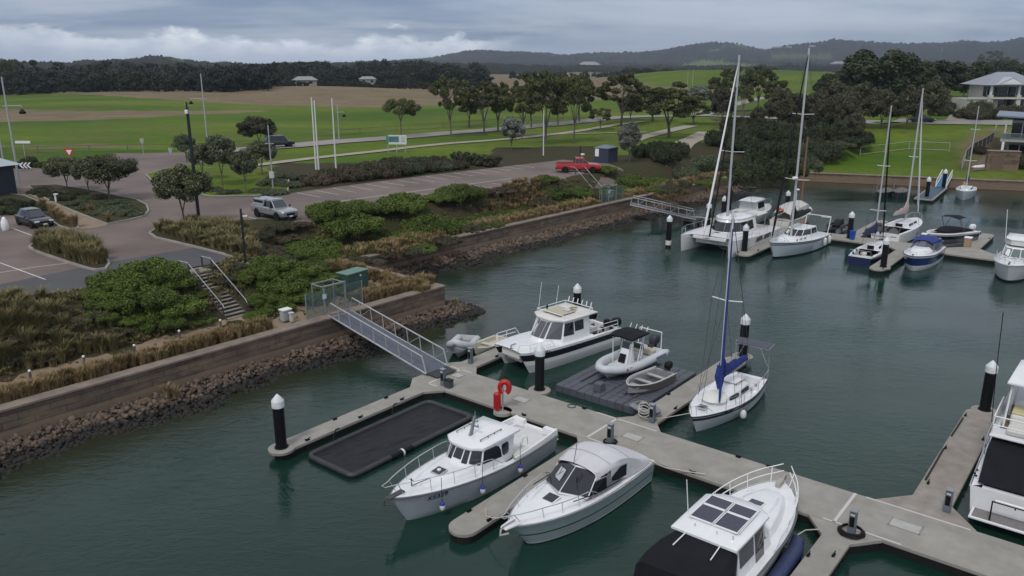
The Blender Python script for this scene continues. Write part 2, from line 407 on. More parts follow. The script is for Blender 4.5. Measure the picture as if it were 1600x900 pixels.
# ================================================================== GROUND
nN2=Vector((-dN.y,dN.x,0)); nBx=Vector((-dB.y,dB.x,0))
inner=[AL+nA2*.4,A1+nA2*.4-dA*.4,RC-dA*.4+nBx*.4,B1+nBx*.4-dB*.1,*inlet[1:-1],NE0+nN2*.4+dN*.1-dN*1.5,NE2+nN2*.4]
outer=[*[(p.x,p.y) for p in inner],(1300,50),(1300,1150),(-1300,1150),(-1300,-60)]
def grid(x0,x1,y0,y1,s):
    a,c=np.meshgrid(np.arange(x0,x1,s),np.arange(y0,y1,s)); a=a.ravel()+rng.uniform(-.3,.3,a.size)*s; c=c.ravel()+rng.uniform(-.3,.3,c.size)*s; return np.stack([a,c],1)
def cut(p,x0,x1,y0,y1): return p[~((p[:,0]>x0)&(p[:,0]<x1)&(p[:,1]>y0)&(p[:,1]<y1))]
g1=grid(-70,100,0,140,1.5); g2=cut(grid(-190,230,0,330,4.),-71,101,-1,141); g3=cut(grid(-420,520,0,620,10.),-194,234,-1,334); g4=cut(grid(-1300,1300,-60,1150,60.),-430,530,-1,630)
pts=np.concatenate([g1,g2,g3,g4])
m,t,b=shader('ground_cover'); GROUND=m
tcn=t.nodes.new('ShaderNodeTexCoord'); V=tcn.outputs['Object']; at=t.nodes.new('ShaderNodeAttribute'); at.attribute_name='cover'; at.attribute_type='GEOMETRY'
sp=t.nodes.new('ShaderNodeSeparateColor'); t.links.new(at.outputs['Color'],sp.inputs[0])
n1=tnoise(t,V,.5,6,.65); n2=tnoise(t,V,.035,5,.6,sc=(.35,1,1)); n3=tnoise(t,V,3.5,5,.7); n4=tnoise(t,V,.12,5,.65,sc=(.5,1,1))
g=tmix(t,tmr(t,n2,.35,.65),(.046,.100,.007),(.120,.165,.018)); g=tmix(t,tmr(t,n4,.46,.72,0,.7),g,(.115,.10,.045)); g=tmix(t,tmr(t,n1,.45,.75,0,.6),g,(.032,.075,.006))
d=tmix(t,tmr(t,n4,.35,.62),(.215,.165,.11),(.15,.105,.07)); d=tmix(t,tmr(t,n1,.42,.7,0,.7),d,(.095,.10,.038)); d=tmix(t,tmr(t,n3,.5,.8,0,.5),d,(.27,.21,.15))
s=tmix(t,tmr(t,n1,.35,.65),(.055,.040,.028),(.034,.044,.014)); s=tmix(t,tmr(t,n3,.5,.8,0,.7),s,(.09,.07,.052))
def edge(ch,lo=.36,hi=.64): return tmr(t,tmath(t,'ADD',ch,tmath(t,'MULTIPLY',tmath(t,'SUBTRACT',tmath(t,'ADD',tmath(t,'MULTIPLY',n4,.6),tmath(t,'MULTIPLY',n1,.4)),.5),2.4)),lo,hi)
c1=tmix(t,edge(sp.outputs[0]),g,d); c1=tmix(t,edge(sp.outputs[2]),c1,s)
t.links.new(c1,b.inputs['Base Color']); b.inputs['Roughness'].default_value=.95; b.inputs['Specular IOR Level'].default_value=.1
bp=t.nodes.new('ShaderNodeBump'); bp.inputs['Strength'].default_value=.8; bp.inputs['Distance'].default_value=.25; t.links.new(tmath(t,'ADD',n1,tmath(t,'MULTIPLY',n3,.3)),bp.inputs['Height']); t.links.new(bp.outputs[0],b.inputs['Normal'])
gr=sheet('ground',outer,0.,GROUND,step=4,pts=pts,skirt=1.6,edge=6.)
def cover_mask(o):
    n=len(o.data.vertices); co=np.empty(n*3); o.data.vertices.foreach_get('co',co); co=co.reshape(-1,3); x,y,z=co.T
    yy=np.maximum(y,1); px,py=pix(x,yy,z); d,i=segdist(x,y); k=np.array(kindw)[i]
    dry=np.zeros(n); soil=np.zeros(n)
    b1=np.interp(px,[-400,0,60,120,200,300,400,470,560,640,700,760,900,1000,1110,1200,1300],[150,149,146,147,152,158,164,166,168,167,164,160,157,150,146,140,118])
    b0=np.interp(px,[-400,0,900,960,1010,1120,1300],[0,0,0,120,134,137,137])
    dry=np.where((py<b1)&(py>b0)&(y>150),.85,dry)
    c=np.interp(px,[-400,0,100,200,300,380],[180,181,181,179,176,174]); hw=np.interp(px,[-400,0,100,200,300,380,440],[11,10,8,6,3,2,0])
    dry=np.where((abs(py-c)<hw)&(y>100),1,dry)
    dry=np.where((abs(py-228)<3.5)&(px<240)&(y>90),.55,dry)
    dry=np.where((abs(px-845)<45)&(abs(py-213)<7),.5,dry)
    dry=np.where((px>1500)&(py>200)&(py<262)&(y>100),.55,dry)
    soil=np.where(((k=='A')|(k=='R')|(k=='B'))&(d<17),1,soil); soil=np.where((k=='I')&(d<16)&(px<1262),1,soil)
    soil=np.where((px>770)&(px<940)&(py>221)&(y<140),1,soil)
    soil=np.where((px<430)&(py>262)&(y<110),.9,soil); soil=np.where((px>1110)&(px<1330)&(py>172)&(py<236)&(y>110),.6,soil)
    soil=np.where((px>430)&(px<760)&(py>255),.9,soil)
    ca=o.data.color_attributes.new('cover','FLOAT_COLOR','POINT'); ca.data.foreach_set('color',np.stack([dry,np.zeros(n),soil,np.ones(n)],1).ravel().astype(np.float32))
cover_mask(gr)

# ================================================================== ROADS, CAR PARK, PATHS
ASPH=M('worn_asphalt',(.100,.076,.068),.9,col2=(.178,.139,.123),vs=.16,bump=.3,bs=40,bd=.006,det=9)
ASPHD=M('new_asphalt_patch',(.058,.058,.064),.85,col2=(.075,.074,.078),vs=.5,bump=.3,bs=40,bd=.006,det=8)
ROADM=M('road_asphalt',(.20,.185,.175),.9,col2=(.27,.25,.235),vs=.15,det=8)
KERB=M('kerb_concrete',(.30,.275,.245),.85,col2=(.22,.20,.18),vs=1.2,det=8)
PATHM=M('gravel_path',(.25,.185,.125),.95,col2=(.19,.14,.095),vs=.9,bump=.3,bs=40,bd=.01,det=8)
PATHP=M('pale_path',(.33,.30,.24),.95,col2=(.26,.235,.19),vs=.5,det=7)
LINE=M('line_paint',(.62,.62,.60),.7,col2=(.34,.32,.30),vs=2.2,va=.8,det=7)
def pxpoly(l): return [tuple(GP(*p)[:2]) for p in l]
asph=[(-80,500),(-80,474),(60,466),(150,448),(240,430),(300,419),(350,410),(402,413),(345,398),(290,384),(243,373),(233,366),(246,357),(300,351),(400,345),(470,350),(530,346),(620,331),(720,318),(830,291),(880,286),(975,284),(985,276),(950,256),(880,250),(760,264),(690,272),(600,283),(500,296),(450,303),(400,308),(330,309),(300,304),(262,298),(240,288),(228,276),(290,262),(330,250),(330,238),(180,240),(100,262),(-80,266)]
# order: closed outline, near edge, bed notch, car park, back edge, road back to the left
cp=sheet('asphalt_car_park',pxpoly(asph),.05,ASPH,step=3.)
dp=[(-80,500),(-80,474),(60,466),(150,448),(240,430),(300,419),(350,410),(402,413),(345,398),(303,388),(175,410),(110,423),(-80,462)]
sheet('asphalt_patch',pxpoly(dp),.062,ASPHD,step=3.)
def ribbon(name,pl,width,off,mat,kind='structure',world=False,step=2.5):
    pp=[Vector(p[:2]) for p in (pl if world else [GP(*q) for q in pl])]
    # resample
    d=[pp[0]]
    for a,b_ in zip(pp,pp[1:]):
        n=max(1,int((b_-a).length/step)); d+=[a.lerp(b_,(k+1)/n) for k in range(n)]
    Lf=[];Rt=[]
    for i,p in enumerate(d):
        tg=(d[min(i+1,len(d)-1)]-d[max(i-1,0)]).normalized(); nn=Vector((-tg.y,tg.x))*width/2; Lf.append(p+nn); Rt.append(p-nn)
    allp=Lf+Rt; zz=hgt(np.array([q.x for q in allp]),np.array([q.y for q in allp]))+off
    n=len(d); mb=MB(); mb.add([(q.x,q.y,z) for q,z in zip(allp,zz)],[(i,i+n,i+1+n,i+1) for i in range(n-1)])
    o=mb.build(name,mat,fix=False,smooth=60)
    if kind: o['kind']=kind
    return o
ribbon('road',[(300,240),(380,233.5),(455,228.5),(525,222),(600,217),(700,208.5),(775,203),(825,198.5),(912,190),(960,184),(1020,182),(1100,181),(1200,184),(1290,189),(1357,191),(1450,191),(1550,192),(1640,194)],7.,.14,ROADM)
ribbon('side_road',[(1085,182),(1110,174),(1140,166),(1170,158),(1200,152)],6.5,.15,ROADM)
ribbon('footpath',[(330,268),(400,259),(460,251.5),(525,244),(600,236),(640,231),(700,225),(775,219.5),(820,215.5),(900,206),(960,196),(1005,190)],2.4,.13,PATHP)
ribbon('park_path',[(985,222),(1000,216),(1040,206),(1080,197)],3.2,.13,PATHP)
ribbon('stony_path',[(1062,229),(1085,217.5),(1106,207)],4.,.13,PATHP)
ribbon('narrow_path',[(860,211),(910,209.5),(970,208),(1010,207)],1.2,.13,PATHP)
# painted bays
mb=MB()
def line(a,b_,wd=.11,off=.068):
    a=Vector(a[:2]);b_=Vector(b_[:2]); n_=(b_-a).normalized(); n_=Vector((-n_.y,n_.x))*wd/2; k=max(1,int((b_-a).length/2.)); 
    for i in range(k):
        p,q=a.lerp(b_,i/k),a.lerp(b_,(i+1)/k); vs=[p-n_,q-n_,q+n_,p+n_]; mb.add([(v.x,v.y,hz(v.x,v.y)+off) for v in vs],[(0,1,2,3)])
s0,e0=P(464,302,ZP),P(501,309,ZP); s1,e1=P(749,265.8,ZP),P(780,270.2,ZP)
for i in range(16):
    k=i/12; a,b2=s0.lerp(s1,k) if k<=1 else s0+(s1-s0)*k, e0+(e1-e0)*k; line(a,b2)
s0,e0=P(561,317.5,ZP),P(600,323,ZP); s1,e1=P(742,291,ZP),P(782,295.5,ZP)
for i in range(-1,9):
    k=i/6; line(s0+(s1-s0)*k,e0+(e1-e0)*k)
line(P(-5,410,ZP),P(71,438,ZP)); line(P(20,358,ZP),P(53,370,ZP)); line(P(346,345,ZP),P(367,350,ZP)); line(P(388,340,ZP),P(400,343,ZP))
bays=mb.build('painted_lines',LINE,fix=False); bays['kind']='structure'
ribbon('dish_drain',[(517,317.5),(600,306),(700,293),(800,279.5)],.45,.066,KERB)
ribbon('dish_drain',[(-30,432),(60,418),(110,412)],.35,.066,KERB)

# planted beds with raised kerbs
BEDM=GROUND
def bed(name,pl,hgt_=.12,kerbw=.32,mask=(0,0,1),mat=None,skip=()):
    w=pxpoly(pl); o=sheet(name,w,.05+hgt_,mat or BEDM,step=1.2,skirt=.3)
    if not mat:
        n=len(o.data.vertices); ca=o.data.color_attributes.new('cover','FLOAT_COLOR','POINT'); ca.data.foreach_set('color',np.tile(np.array([*mask,1],np.float32),n))
    wc=w+[w[0]]
    if kerbw:
        cen=Vector((sum(p[0] for p in w)/len(w),sum(p[1] for p in w)/len(w)))
        pp=[Vector(p) for p in w]; mbk=MB(); n=len(pp); rings=[]
        area=sum(pp[i].x*pp[(i+1)%n].y-pp[(i+1)%n].x*pp[i].y for i in range(n)); sg=1 if area>0 else -1
        for off,z in ((0.,.05+hgt_+.012),(kerbw*.55,.05+hgt_+.012),(kerbw*.62,.04),(0,.0)):
            ring=[]
            for i in range(n):
                t1=(pp[i]-pp[i-1]).normalized(); t2=(pp[(i+1)%n]-pp[i]).normalized(); tg=(t1+t2); tg=tg.normalized() if tg.length>.2 else t2
                nn=Vector((tg.y,-tg.x))*sg; q=pp[i]+nn*(off-kerbw*.4); ring.append((q.x,q.y,hz(q.x,q.y)+z))
            rings.append(ring)
        for k in range(2): 
            for i in range(n):
                if i in skip: continue
                j=(i+1)%n; mbk.add([rings[k][i],rings[k][j],rings[k+1][j],rings[k+1][i]],[(0,1,2,3)])
        kb=mbk.build('kerb',KERB,smooth=40); kb['kind']='structure'
    return o
bed1=bed('garden_bed',[(45,292),(90,290),(150,300),(215,314),(230,322),(233,331),(226,339),(205,345),(168,352),(140,342),(110,330),(78,316),(60,305)],mask=(.0,0,.75))
sheet('gravel_path_strip',pxpoly([(24,294),(52,292),(66,306),(84,316),(112,329),(142,342),(170,352),(150,357),(125,359),(115,350),(98,336),(76,322),(52,308)]),.066,PATHM,step=2)
bed2=bed('garden_bed',[(-60,300),(0,302),(40,308),(74,322),(96,336),(113,350),(124,358),(110,360),(92,355),(82,348),(60,338),(20,333),(-60,333)],mask=(0,0,.9))
bed3=bed('planter_island',[(45,388),(56,380),(100,378),(145,386),(168,404),(172,414),(166,422),(150,424),(138,422),(100,410),(60,396)],mask=(0,0,1))
bed4=bed('planted_verge',[(233,366),(246,357),(300,351),(400,345),(455,349),(400,390),(402,413),(345,398),(290,384),(243,373)],mask=(.3,0,1),skip=(3,4,5))
bed5=bed('lawn_bed',[(228,274),(262,264),(300,260),(330,264),(400,262),(452,278),(450,301),(400,307),(330,308),(300,303),(262,296),(240,286)],mask=(0,0,.2))
# mulch bank behind the wall is the ground itself; a pale gravel path runs along the wall top
def wallpath(p,q,d0,d1):
    n_=Vector((-(q-p).y,(q-p).x,0)).normalized(); return [(p+n_*d0)[:2],(q+n_*d0)[:2],(q+n_*d1)[:2],(p+n_*d1)[:2]]
sheet('wall_path',wallpath(AL,P(430,512,ZW),2.3,3.7),.03,PATHM,step=1.5)
g0=P(470,505,ZW); 
sheet('gate_landing',[ (A0+dA*((g0-A0).length-2.2)+nA2*.95)[:2],(A1-dA*1.2+nA2*.95)[:2],(A1-dA*1.2+nA2*6.2)[:2],(A0+dA*((g0-A0).length-2.2)+nA2*4.4)[:2]],.035,PATHM,step=1.5)
nB2=Vector((-dB.y,dB.x,0))
sheet('wall_path',wallpath(B0+dB*14,B1-dB*6,2.6,3.9),.03,PATHM,step=1.5)

# ================================================================== QUAY WALLS
def wallmat(name,c1,c2,mort,bw,bh):
    m,t,b=shader(name); tcn=t.nodes.new('ShaderNodeTexCoord'); s=t.nodes.new('ShaderNodeSeparateXYZ'); t.links.new(tcn.outputs['Object'],s.inputs[0])
    c=t.nodes.new('ShaderNodeCombineXYZ'); t.links.new(tmath(t,'ADD',s.outputs[0],s.outputs[1]),c.inputs[0]); t.links.new(s.outputs[2],c.inputs[1])
    br=t.nodes.new('ShaderNodeTexBrick'); br.inputs['Scale'].default_value=1; br.inputs['Brick Width'].default_value=bw; br.inputs['Row Height'].default_value=bh; br.inputs['Mortar Size'].default_value=.018; br.inputs['Mortar Smooth'].default_value=.3
    br.inputs['Color1'].default_value=(*c1,1); br.inputs['Color2'].default_value=(*c2,1); br.inputs['Mortar'].default_value=(*mort,1); t.links.new(c.outputs[0],br.inputs[0])
    n=tnoise(t,tcn.outputs['Object'],1.3,9,.7); n2=tnoise(t,tcn.outputs['Object'],.35,4,.6,sc=(1,1,4))
    x=tmix(t,tmr(t,n,.42,.68,0,.9),br.outputs['Color'],(.05,.043,.037)); x=tmix(t,tmr(t,n2,.45,.7,0,.55),x,(.25,.18,.115)); 
    # tidal stain: warm clay line low on the wall
    zz=tmr(t,s.outputs[2],1.02,.96,0,.75); x=tmix(t,zz,x,(.205,.145,.10))
    t.links.new(x,b.inputs['Base Color']); b.inputs['Roughness'].default_value=.9
    bp=t.nodes.new('ShaderNodeBump'); bp.inputs['Strength'].default_value=.7; bp.inputs['Distance'].default_value=.03; t.links.new(tmath(t,'SUBTRACT',n,tmath(t,'MULTIPLY',br.outputs['Fac'],1.5)),bp.inputs['Height']); t.links.new(bp.outputs[0],b.inputs['Normal'])
    return m
WALLM=wallmat('stone_block_wall',(.165,.12,.085),(.09,.068,.052),(.035,.03,.026),1.5,.36)
WALLN=wallmat('brown_block_wall',(.17,.115,.075),(.125,.085,.058),(.04,.03,.02),2.2,.4)
CAPM=M('wall_coping',(.25,.195,.155),.85,col2=(.14,.115,.10),vs=1.3,bump=.4,bs=30,bd=.01,det=8)
def qwall(a,b_,h,th,label,mat,ret=None):
    d=(b_-a); Ln=d.length; rz=math.atan2(d.y,d.x); r=empty('quay_wall',(a.x,a.y,0),rz,label,'wall')
    x0=0
    mb=MB(); mb.box((Ln/2,th/2+.02,h/2-.35-.05),(Ln,th,h+.6)); 
    if ret: mb.box((Ln-th/2-.02,th+ret/2,h/2-.35-.05),(th,ret,h+.6))
    mb.build('blockwork',mat,r)
    mb=MB(); mb.box((Ln/2+.02,th/2,h-.0),(Ln+.08,th+.10,.14)); 
    if ret: mb.box((Ln-th/2+.01,th+ret/2+.05,h-.001),(th+.09,ret-.002,.138))
    o=mb.build('coping',CAPM,r,bevel=.02); return r
qwall(AL,A1,ZW,.75,'long grey brown stone block wall holding up the near bank left of the gangway','x' and WALLM,ret=(RC-A1).length)
qwall(B0-dB*2,B1,ZW,.75,'stone block wall further back running past the white catamaran',WALLM)
qwall(NE0-dN*1.5,NE2,1.4,.7,'low brown block wall below the grassy slope across the basin',WALLN)

# ================================================================== ROCK BANK (riprap)
def ico(sub=1):
    bm=bmesh.new(); bmesh.ops.create_icosphere(bm,subdivisions=sub,radius=1); v=np.array([q.co[:] for q in bm.verts]); f=np.array([[x.index for x in q.verts] for q in bm.faces]); bm.free(); return v,f
IV,IF=ico(1)
def rockshape():
    v=IV.copy()
    for _ in range(5):
        n=rng.normal(size=3); n/=np.linalg.norm(n); c=rng.uniform(.45,.8); d=v@n; v=np.where((d>c)[:,None],v-np.outer(d-c,n),v)
    return v*(1+rng.uniform(-.08,.08,(len(v),1)))
RS=[rockshape() for _ in range(10)]
def rotm(n):
    q=rng.normal(size=(n,4)); q/=np.linalg.norm(q,axis=1)[:,None]; w_,x,y,z=q.T
    return np.stack([1-2*(y*y+z*z),2*(x*y-z*w_),2*(x*z+y*w_),2*(x*y+z*w_),1-2*(x*x+z*z),2*(y*z-x*w_),2*(x*z-y*w_),2*(y*z+x*w_),1-2*(x*x+y*y)],1).reshape(-1,3,3)
def npmesh(name,v,f,mat,smooth=False,parent=None):
    me=bpy.data.meshes.new(name); k=f.shape[1]; me.vertices.add(len(v)); me.vertices.foreach_set('co',v.astype(np.float32).ravel()); me.loops.add(f.size); me.loops.foreach_set('vertex_index',f.astype(np.int32).ravel())
    me.polygons.add(len(f)); me.polygons.foreach_set('loop_start',np.arange(0,f.size,k,dtype=np.int32)); 
    me.update(calc_edges=True); me.materials.append(mat)
    if smooth: me.polygons.foreach_set('use_smooth',[True]*len(f))
    o=bpy.data.objects.new(name,me); C.objects.link(o)
    if parent: o.parent=parent
    return o
m,t,b=shader('bank_stone'); ROCKM=m; gg=t.nodes.new('ShaderNodeNewGeometry'); tcn=t.nodes.new('ShaderNodeTexCoord')
x=tmix(t,gg.outputs['Random Per Island'],(.060,.041,.029),(.16,.113,.08)); n=tnoise(t,tcn.outputs['Object'],2.5,6,.7); x=tmix(t,tmr(t,n,.45,.7,0,.6),x,(.07,.055,.045))
s=t.nodes.new('ShaderNodeSeparateXYZ'); t.links.new(tcn.outputs['Object'],s.inputs[0]); x=tmix(t,tmr(t,s.outputs[2],.46,.30,0,.95),x,(.012,.011,.010))  # wet, weed-dark tidal stones
t.links.new(x,b.inputs['Base Color']); b.inputs['Roughness'].default_value=.85
def rocks(name,pts3,smin,smax,label=None):
    n=len(pts3); sz=smin*.75+(smax*1.35-smin*.75)*rng.uniform(0,1,n)**2.6; Rm=rotm(n); ax=rng.uniform(.6,1.15,(n,3)); ax[:,2]*=.8
    vs=[];fs=[];b0=0
    for i in range(n):
        v=RS[i%10]*ax[i]*sz[i]; v=v@Rm[i].T+pts3[i]; vs.append(v); fs.append(IF+b0); b0+=len(v)
    o=npmesh(name,np.concatenate(vs),np.concatenate(fs),ROCKM); tag(o,label,'rocks',None,'stuff'); return o
def ramp(name,a,b_,nout,w,z0,z1):
    mb=MB(); k=24; 
    for i in range(k):
        p=a.lerp(b_,i/k); q=a.lerp(b_,(i+1)/k); mb.add([(p.x,p.y,z0),(q.x,q.y,z0),(q.x-nout.x*w,q.y-nout.y*w,z1),(p.x-nout.x*w,p.y-nout.y*w,z1)],[(0,1,2,3)])
    o=mb.build(name,M('wet_silt',(.03,.024,.018),.9,col2=(.06,.045,.035),vs=2),fix=False); o['kind']='structure'
def strip(a,b_,nin,dens,w0,w1,z0=.62,z1=-.2):
    Ln=(b_-a).length; n=int(Ln*dens*(w0+w1)/2); s=rng.uniform(0,1,n); k=rng.uniform(0,1,n)**.85; wd=w0+(w1-w0)*s; wob=1+.22*np.sin(s*Ln*.55)+.12*np.sin(s*Ln*1.7+1)
    d=(b_-a).normalized(); o=k*wd*wob; x=a.x+d.x*s*Ln-nin.x*(o+.05); y=a.y+d.y*s*Ln-nin.y*(o+.05); z=z0+(z1-z0)*k+rng.normal(0,.045,n); return np.stack([x,y,z],1)
ramp('silt_bank',AL,A1,nA2,3.2,.50,-.5); ramp('silt_bank',B0-dB*2,B1,nB2,4.2,.62,-.5)
pA=strip(AL+dA*28,A1,nA2,75,2.6,3.0)
tip=P(757,487,0); tv=(tip-Vector((A1.x,A1.y,0)))
k=rng.uniform(0,1,900)**.8; side=rng.uniform(-1,1,900)*(1-k)**.6*2.6; nt_=Vector((-tv.y,tv.x,0)).normalized(); L_=tv.length
pT=np.stack([A1.x+tv.x*k+nt_.x*side,A1.y+tv.y*k+nt_.y*side,.72*(1-k**1.2)*(1-abs(side)/4)-.1+rng.normal(0,.05,900)],1)
dR=(RC-A1).normalized(); pR=strip(A1,RC,Vector((-dR.y,dR.x,0)),14,2.4,2.4)
rocks('rock_bank',np.concatenate([pA,pT,pR]),.09,.20,'rubble rocks piled against the foot of the near stone wall, dark and wet at the waterline')
pB=strip(B0-dB*2,B1,nB2,44,3.3,3.2); k=rng.uniform(0,1,160); e=P(1168,293,0); pBt=np.stack([B1.x+(e.x-B1.x)*k*1.3+rng.normal(0,1.1,160),B1.y+(e.y-B1.y)*k*1.3+rng.normal(0,1.,160),.5*(1-k)+rng.normal(0,.07,160)-.05],1)
rocks('rock_bank',np.concatenate([pB,pBt]),.12,.25,'rubble rocks along the foot of the farther stone wall beside the catamaran')

# ================================================================== HILLS
na=1500; az_=np.linspace(R(-44),R(44),na); rr=np.concatenate([np.linspace(820,2600,26),np.linspace(2700,4600,26),np.linspace(4750,7000,12)])
apx=800+FPX*np.tan(az_)/math.cos(PITCH)   # only names bearings; the ridges stand at their own distances
def elev(px,py,dist):
    a=np.arctan((450-py)/FPX)-PITCH; return CAMH+np.tan(a)*dist
near=np.interp(apx,[-400,0,60,150,200,235,262,300,340,400,470,560,640,760,900,1700],[97,97,98,97,94,89,90,95,99,101,99,98,97,101,104,104])
farr=np.interp(apx,[-400,300,560,640,700,735,760,800,850,880,940,1000,1040,1075,1110,1140,1165,1190,1230,1300,1350,1400,1460,1500,1560,1600,1900],[104,104,100,95,88,81,80,82,84.5,87,85,84,79,73,69,70,75,79,74,67.5,69,73,72.5,70,70,66,60])
low=np.interp(apx,[-400,700,800,900,1000,1100,1200,1300,1600,1900],[104,104,104,103,102,99,98,100,100,100])
m2=lambda v,a,c: np.exp(-((v-a)/c)**2)
Zs=[]; 
def vn(a,s): return np.array([mnoise.noise(Vector((float(q)*s,float(a)*.003,3.3))) for q in az_])
for r_ in rr:
    e1=elev(0,near,1700)*m2(r_,1700,420); e2=elev(0,farr,4200)*m2(r_,4200,900); e3=elev(0,low,2700)*m2(r_,2700,500)
    rid=vn(r_,26)*16*m2(r_,3400,900)+vn(r_,60)*8*m2(r_,3000,1500)+vn(r_,220)*3.5*m2(r_,3600,1800)
    z=np.maximum.reduce([e1,e2,e3*0+np.maximum(e3,0),np.full(na,2.)])+rid+rng.uniform(0,1,na)**2*np.clip(r_/700,1,6)*1.7
    Zs.append(z)
Zs=np.array(Zs); Xh=np.sin(az_)[None]*rr[:,None]; Yh=np.cos(az_)[None]*rr[:,None]
V_=np.stack([Xh,Yh,Zs],2).reshape(-1,3); I_=np.arange(na*len(rr)).reshape(len(rr),na); F_=np.stack([I_[:-1,:-1],I_[:-1,1:],I_[1:,1:],I_[1:,:-1]],2).reshape(-1,4)
m,t,b=shader('wooded_hills'); tcn=t.nodes.new('ShaderNodeTexCoord'); V=tcn.outputs['Object']; at=t.nodes.new('ShaderNodeAttribute'); at.attribute_name='pasture'
n1=tnoise(t,V,.0035,6,.65); n2=tnoise(t,V,.018,6,.8); n3=tnoise(t,V,.0018,4,.6)
f=tmix(t,tmr(t,n2,.35,.65),(.006,.011,.009),(.040,.046,.032)); f=tmix(t,tmr(t,n3,.45,.6,0,.5),f,(.045,.040,.030))
p=tmix(t,tmr(t,n2,.4,.7),(.11,.16,.06),(.15,.16,.07))
pm=tmath(t,'MAXIMUM',at.outputs['Fac'],tmr(t,tmath(t,'ADD',n1,tmath(t,'MULTIPLY',n2,.12)),.69,.73))
t.links.new(tmix(t,pm,f,p),b.inputs['Base Color']); b.inputs['Roughness'].default_value=1; b.inputs['Specular IOR Level'].default_value=0
ho=npmesh('hills',V_,F_,m,smooth=True); ho['kind']='structure'
px_,py_=pix(V_[:,0],V_[:,1],V_[:,2]); pas=np.zeros(len(V_)); jit=rng.normal(0,1.2,len(V_)); r2=np.hypot(V_[:,0],V_[:,1])
pas=np.where((px_>1035)&(px_<1215)&(py_+jit>np.interp(px_,[1035,1100,1215],[107,94,104]))&(py_<112)&(r2>2200),1,pas)
pas=np.where((px_>795)&(px_<862)&(py_+jit>106)&(r2>2200),.8,pas); pas=np.where((px_+jit*3>232)&(px_+jit*3<290)&(py_+jit*.5>91)&(py_<98)&(r2<1900)&(r2>1500),.7,pas)
pas=np.where((px_>1205)&(px_<1300)&(py_+jit>84)&(py_<92),.5,pas)
a_=ho.data.attributes.new('pasture','FLOAT','POINT'); a_.data.foreach_set('value',pas.astype(np.float32))
# ================================================================== MARINA PONTOONS (marina axes: u along the walkway, v away along the berths)
ZD=.5
def uvpoly(l,z=0.): return [UV(u,v,z) for u,v in l]
def rounded(u0,u1,v0,v1,end,r=.5):
    """finger outline with rounded tip; end=-1 tip at v0, +1 tip at v1"""
    cu=(u0+u1)/2; hw=(u1-u0)/2; l=[]
    if end<0:
        l=[(u1,v1),(u0,v1)]+[(cu-hw*math.cos(a),v0+hw*(1-math.sin(a))) for a in [PI/2*k/5 for k in range(6)]]+[(cu+hw*math.cos(a),v0+hw*(1-math.sin(a))) for a in [PI/2*k/5 for k in range(5,-1,-1)]]
    else:
        l=[(u0,v0),(u1,v0)]+[(cu+hw*math.cos(a),v1-hw*(1-math.sin(a))) for a in [PI/2*k/5 for k in range(6)]]+[(cu-hw*math.cos(a),v1-hw*(1-math.sin(a))) for a in [PI/2*k/5 for k in range(5,-1,-1)]]
    return l
def shrink(l,d):
    c=(sum(p[0] for p in l)/len(l),sum(p[1] for p in l)/len(l)); o=[]; n=len(l)
    ar=sum(l[i][0]*l[(i+1)%n][1]-l[(i+1)%n][0]*l[i][1] for i in range(n)); sg=1 if ar>0 else -1
    for i in range(n):
        a=Vector(l[i])-Vector(l[i-1]); b=Vector(l[(i+1)%n])-Vector(l[i])
        a=a.normalized() if a.length>1e-6 else b.normalized(); b=b.normalized() if b.length>1e-6 else a
        m_=(a+b).normalized(); nn=Vector((-m_.y,m_.x))*sg; k=max(.5,a.dot(m_)); o.append((l[i][0]+nn.x*d/k,l[i][1]+nn.y*d/k))
    return o
def floatdeck(name,l,label,cat,mat=None,z=ZD,group=None):
    org=UV(*l[0]); r=empty(name,(org.x,org.y,0),TH,label,cat,group)
    q=[(u-l[0][0],v-l[0][1]) for u,v in l]
    MB().prism(q,z-.17,z).build('deck',mat or CONC,r,bevel=.03)
    f_=shrink(q,.05); MB().prism(f_,-.35,z-.171).build('float',RUBBER,r)
    return r
U_L=-32.4; VN,VF=30.52,33.5
walk=floatdeck('pontoon_walkway',[(U_L,VN),(20,VN),(20,VF),(U_L,VF)],'wide concrete floating walkway running from the gangway foot to the lower right corner','pontoon')
def cleat(parent,u,v,z=ZD,ax=0.,loc=None):
    mb=MB(); mb.box((0,0,.03),(.22,.1,.06)); mb.tube([(-.17,0,.12),(-.08,0,.09),(.08,0,.09),(.17,0,.12)],.025,6); mb.box((-.06,0,.06),(.04,.05,.08)); mb.box((.06,0,.06),(.04,.05,.08))
    o=mb.build('cleat',BLACK,parent); o.location=(u,v,z) if loc is None else loc; o.rotation_euler=(0,0,ax); return o
ox,oy=U_L,VN
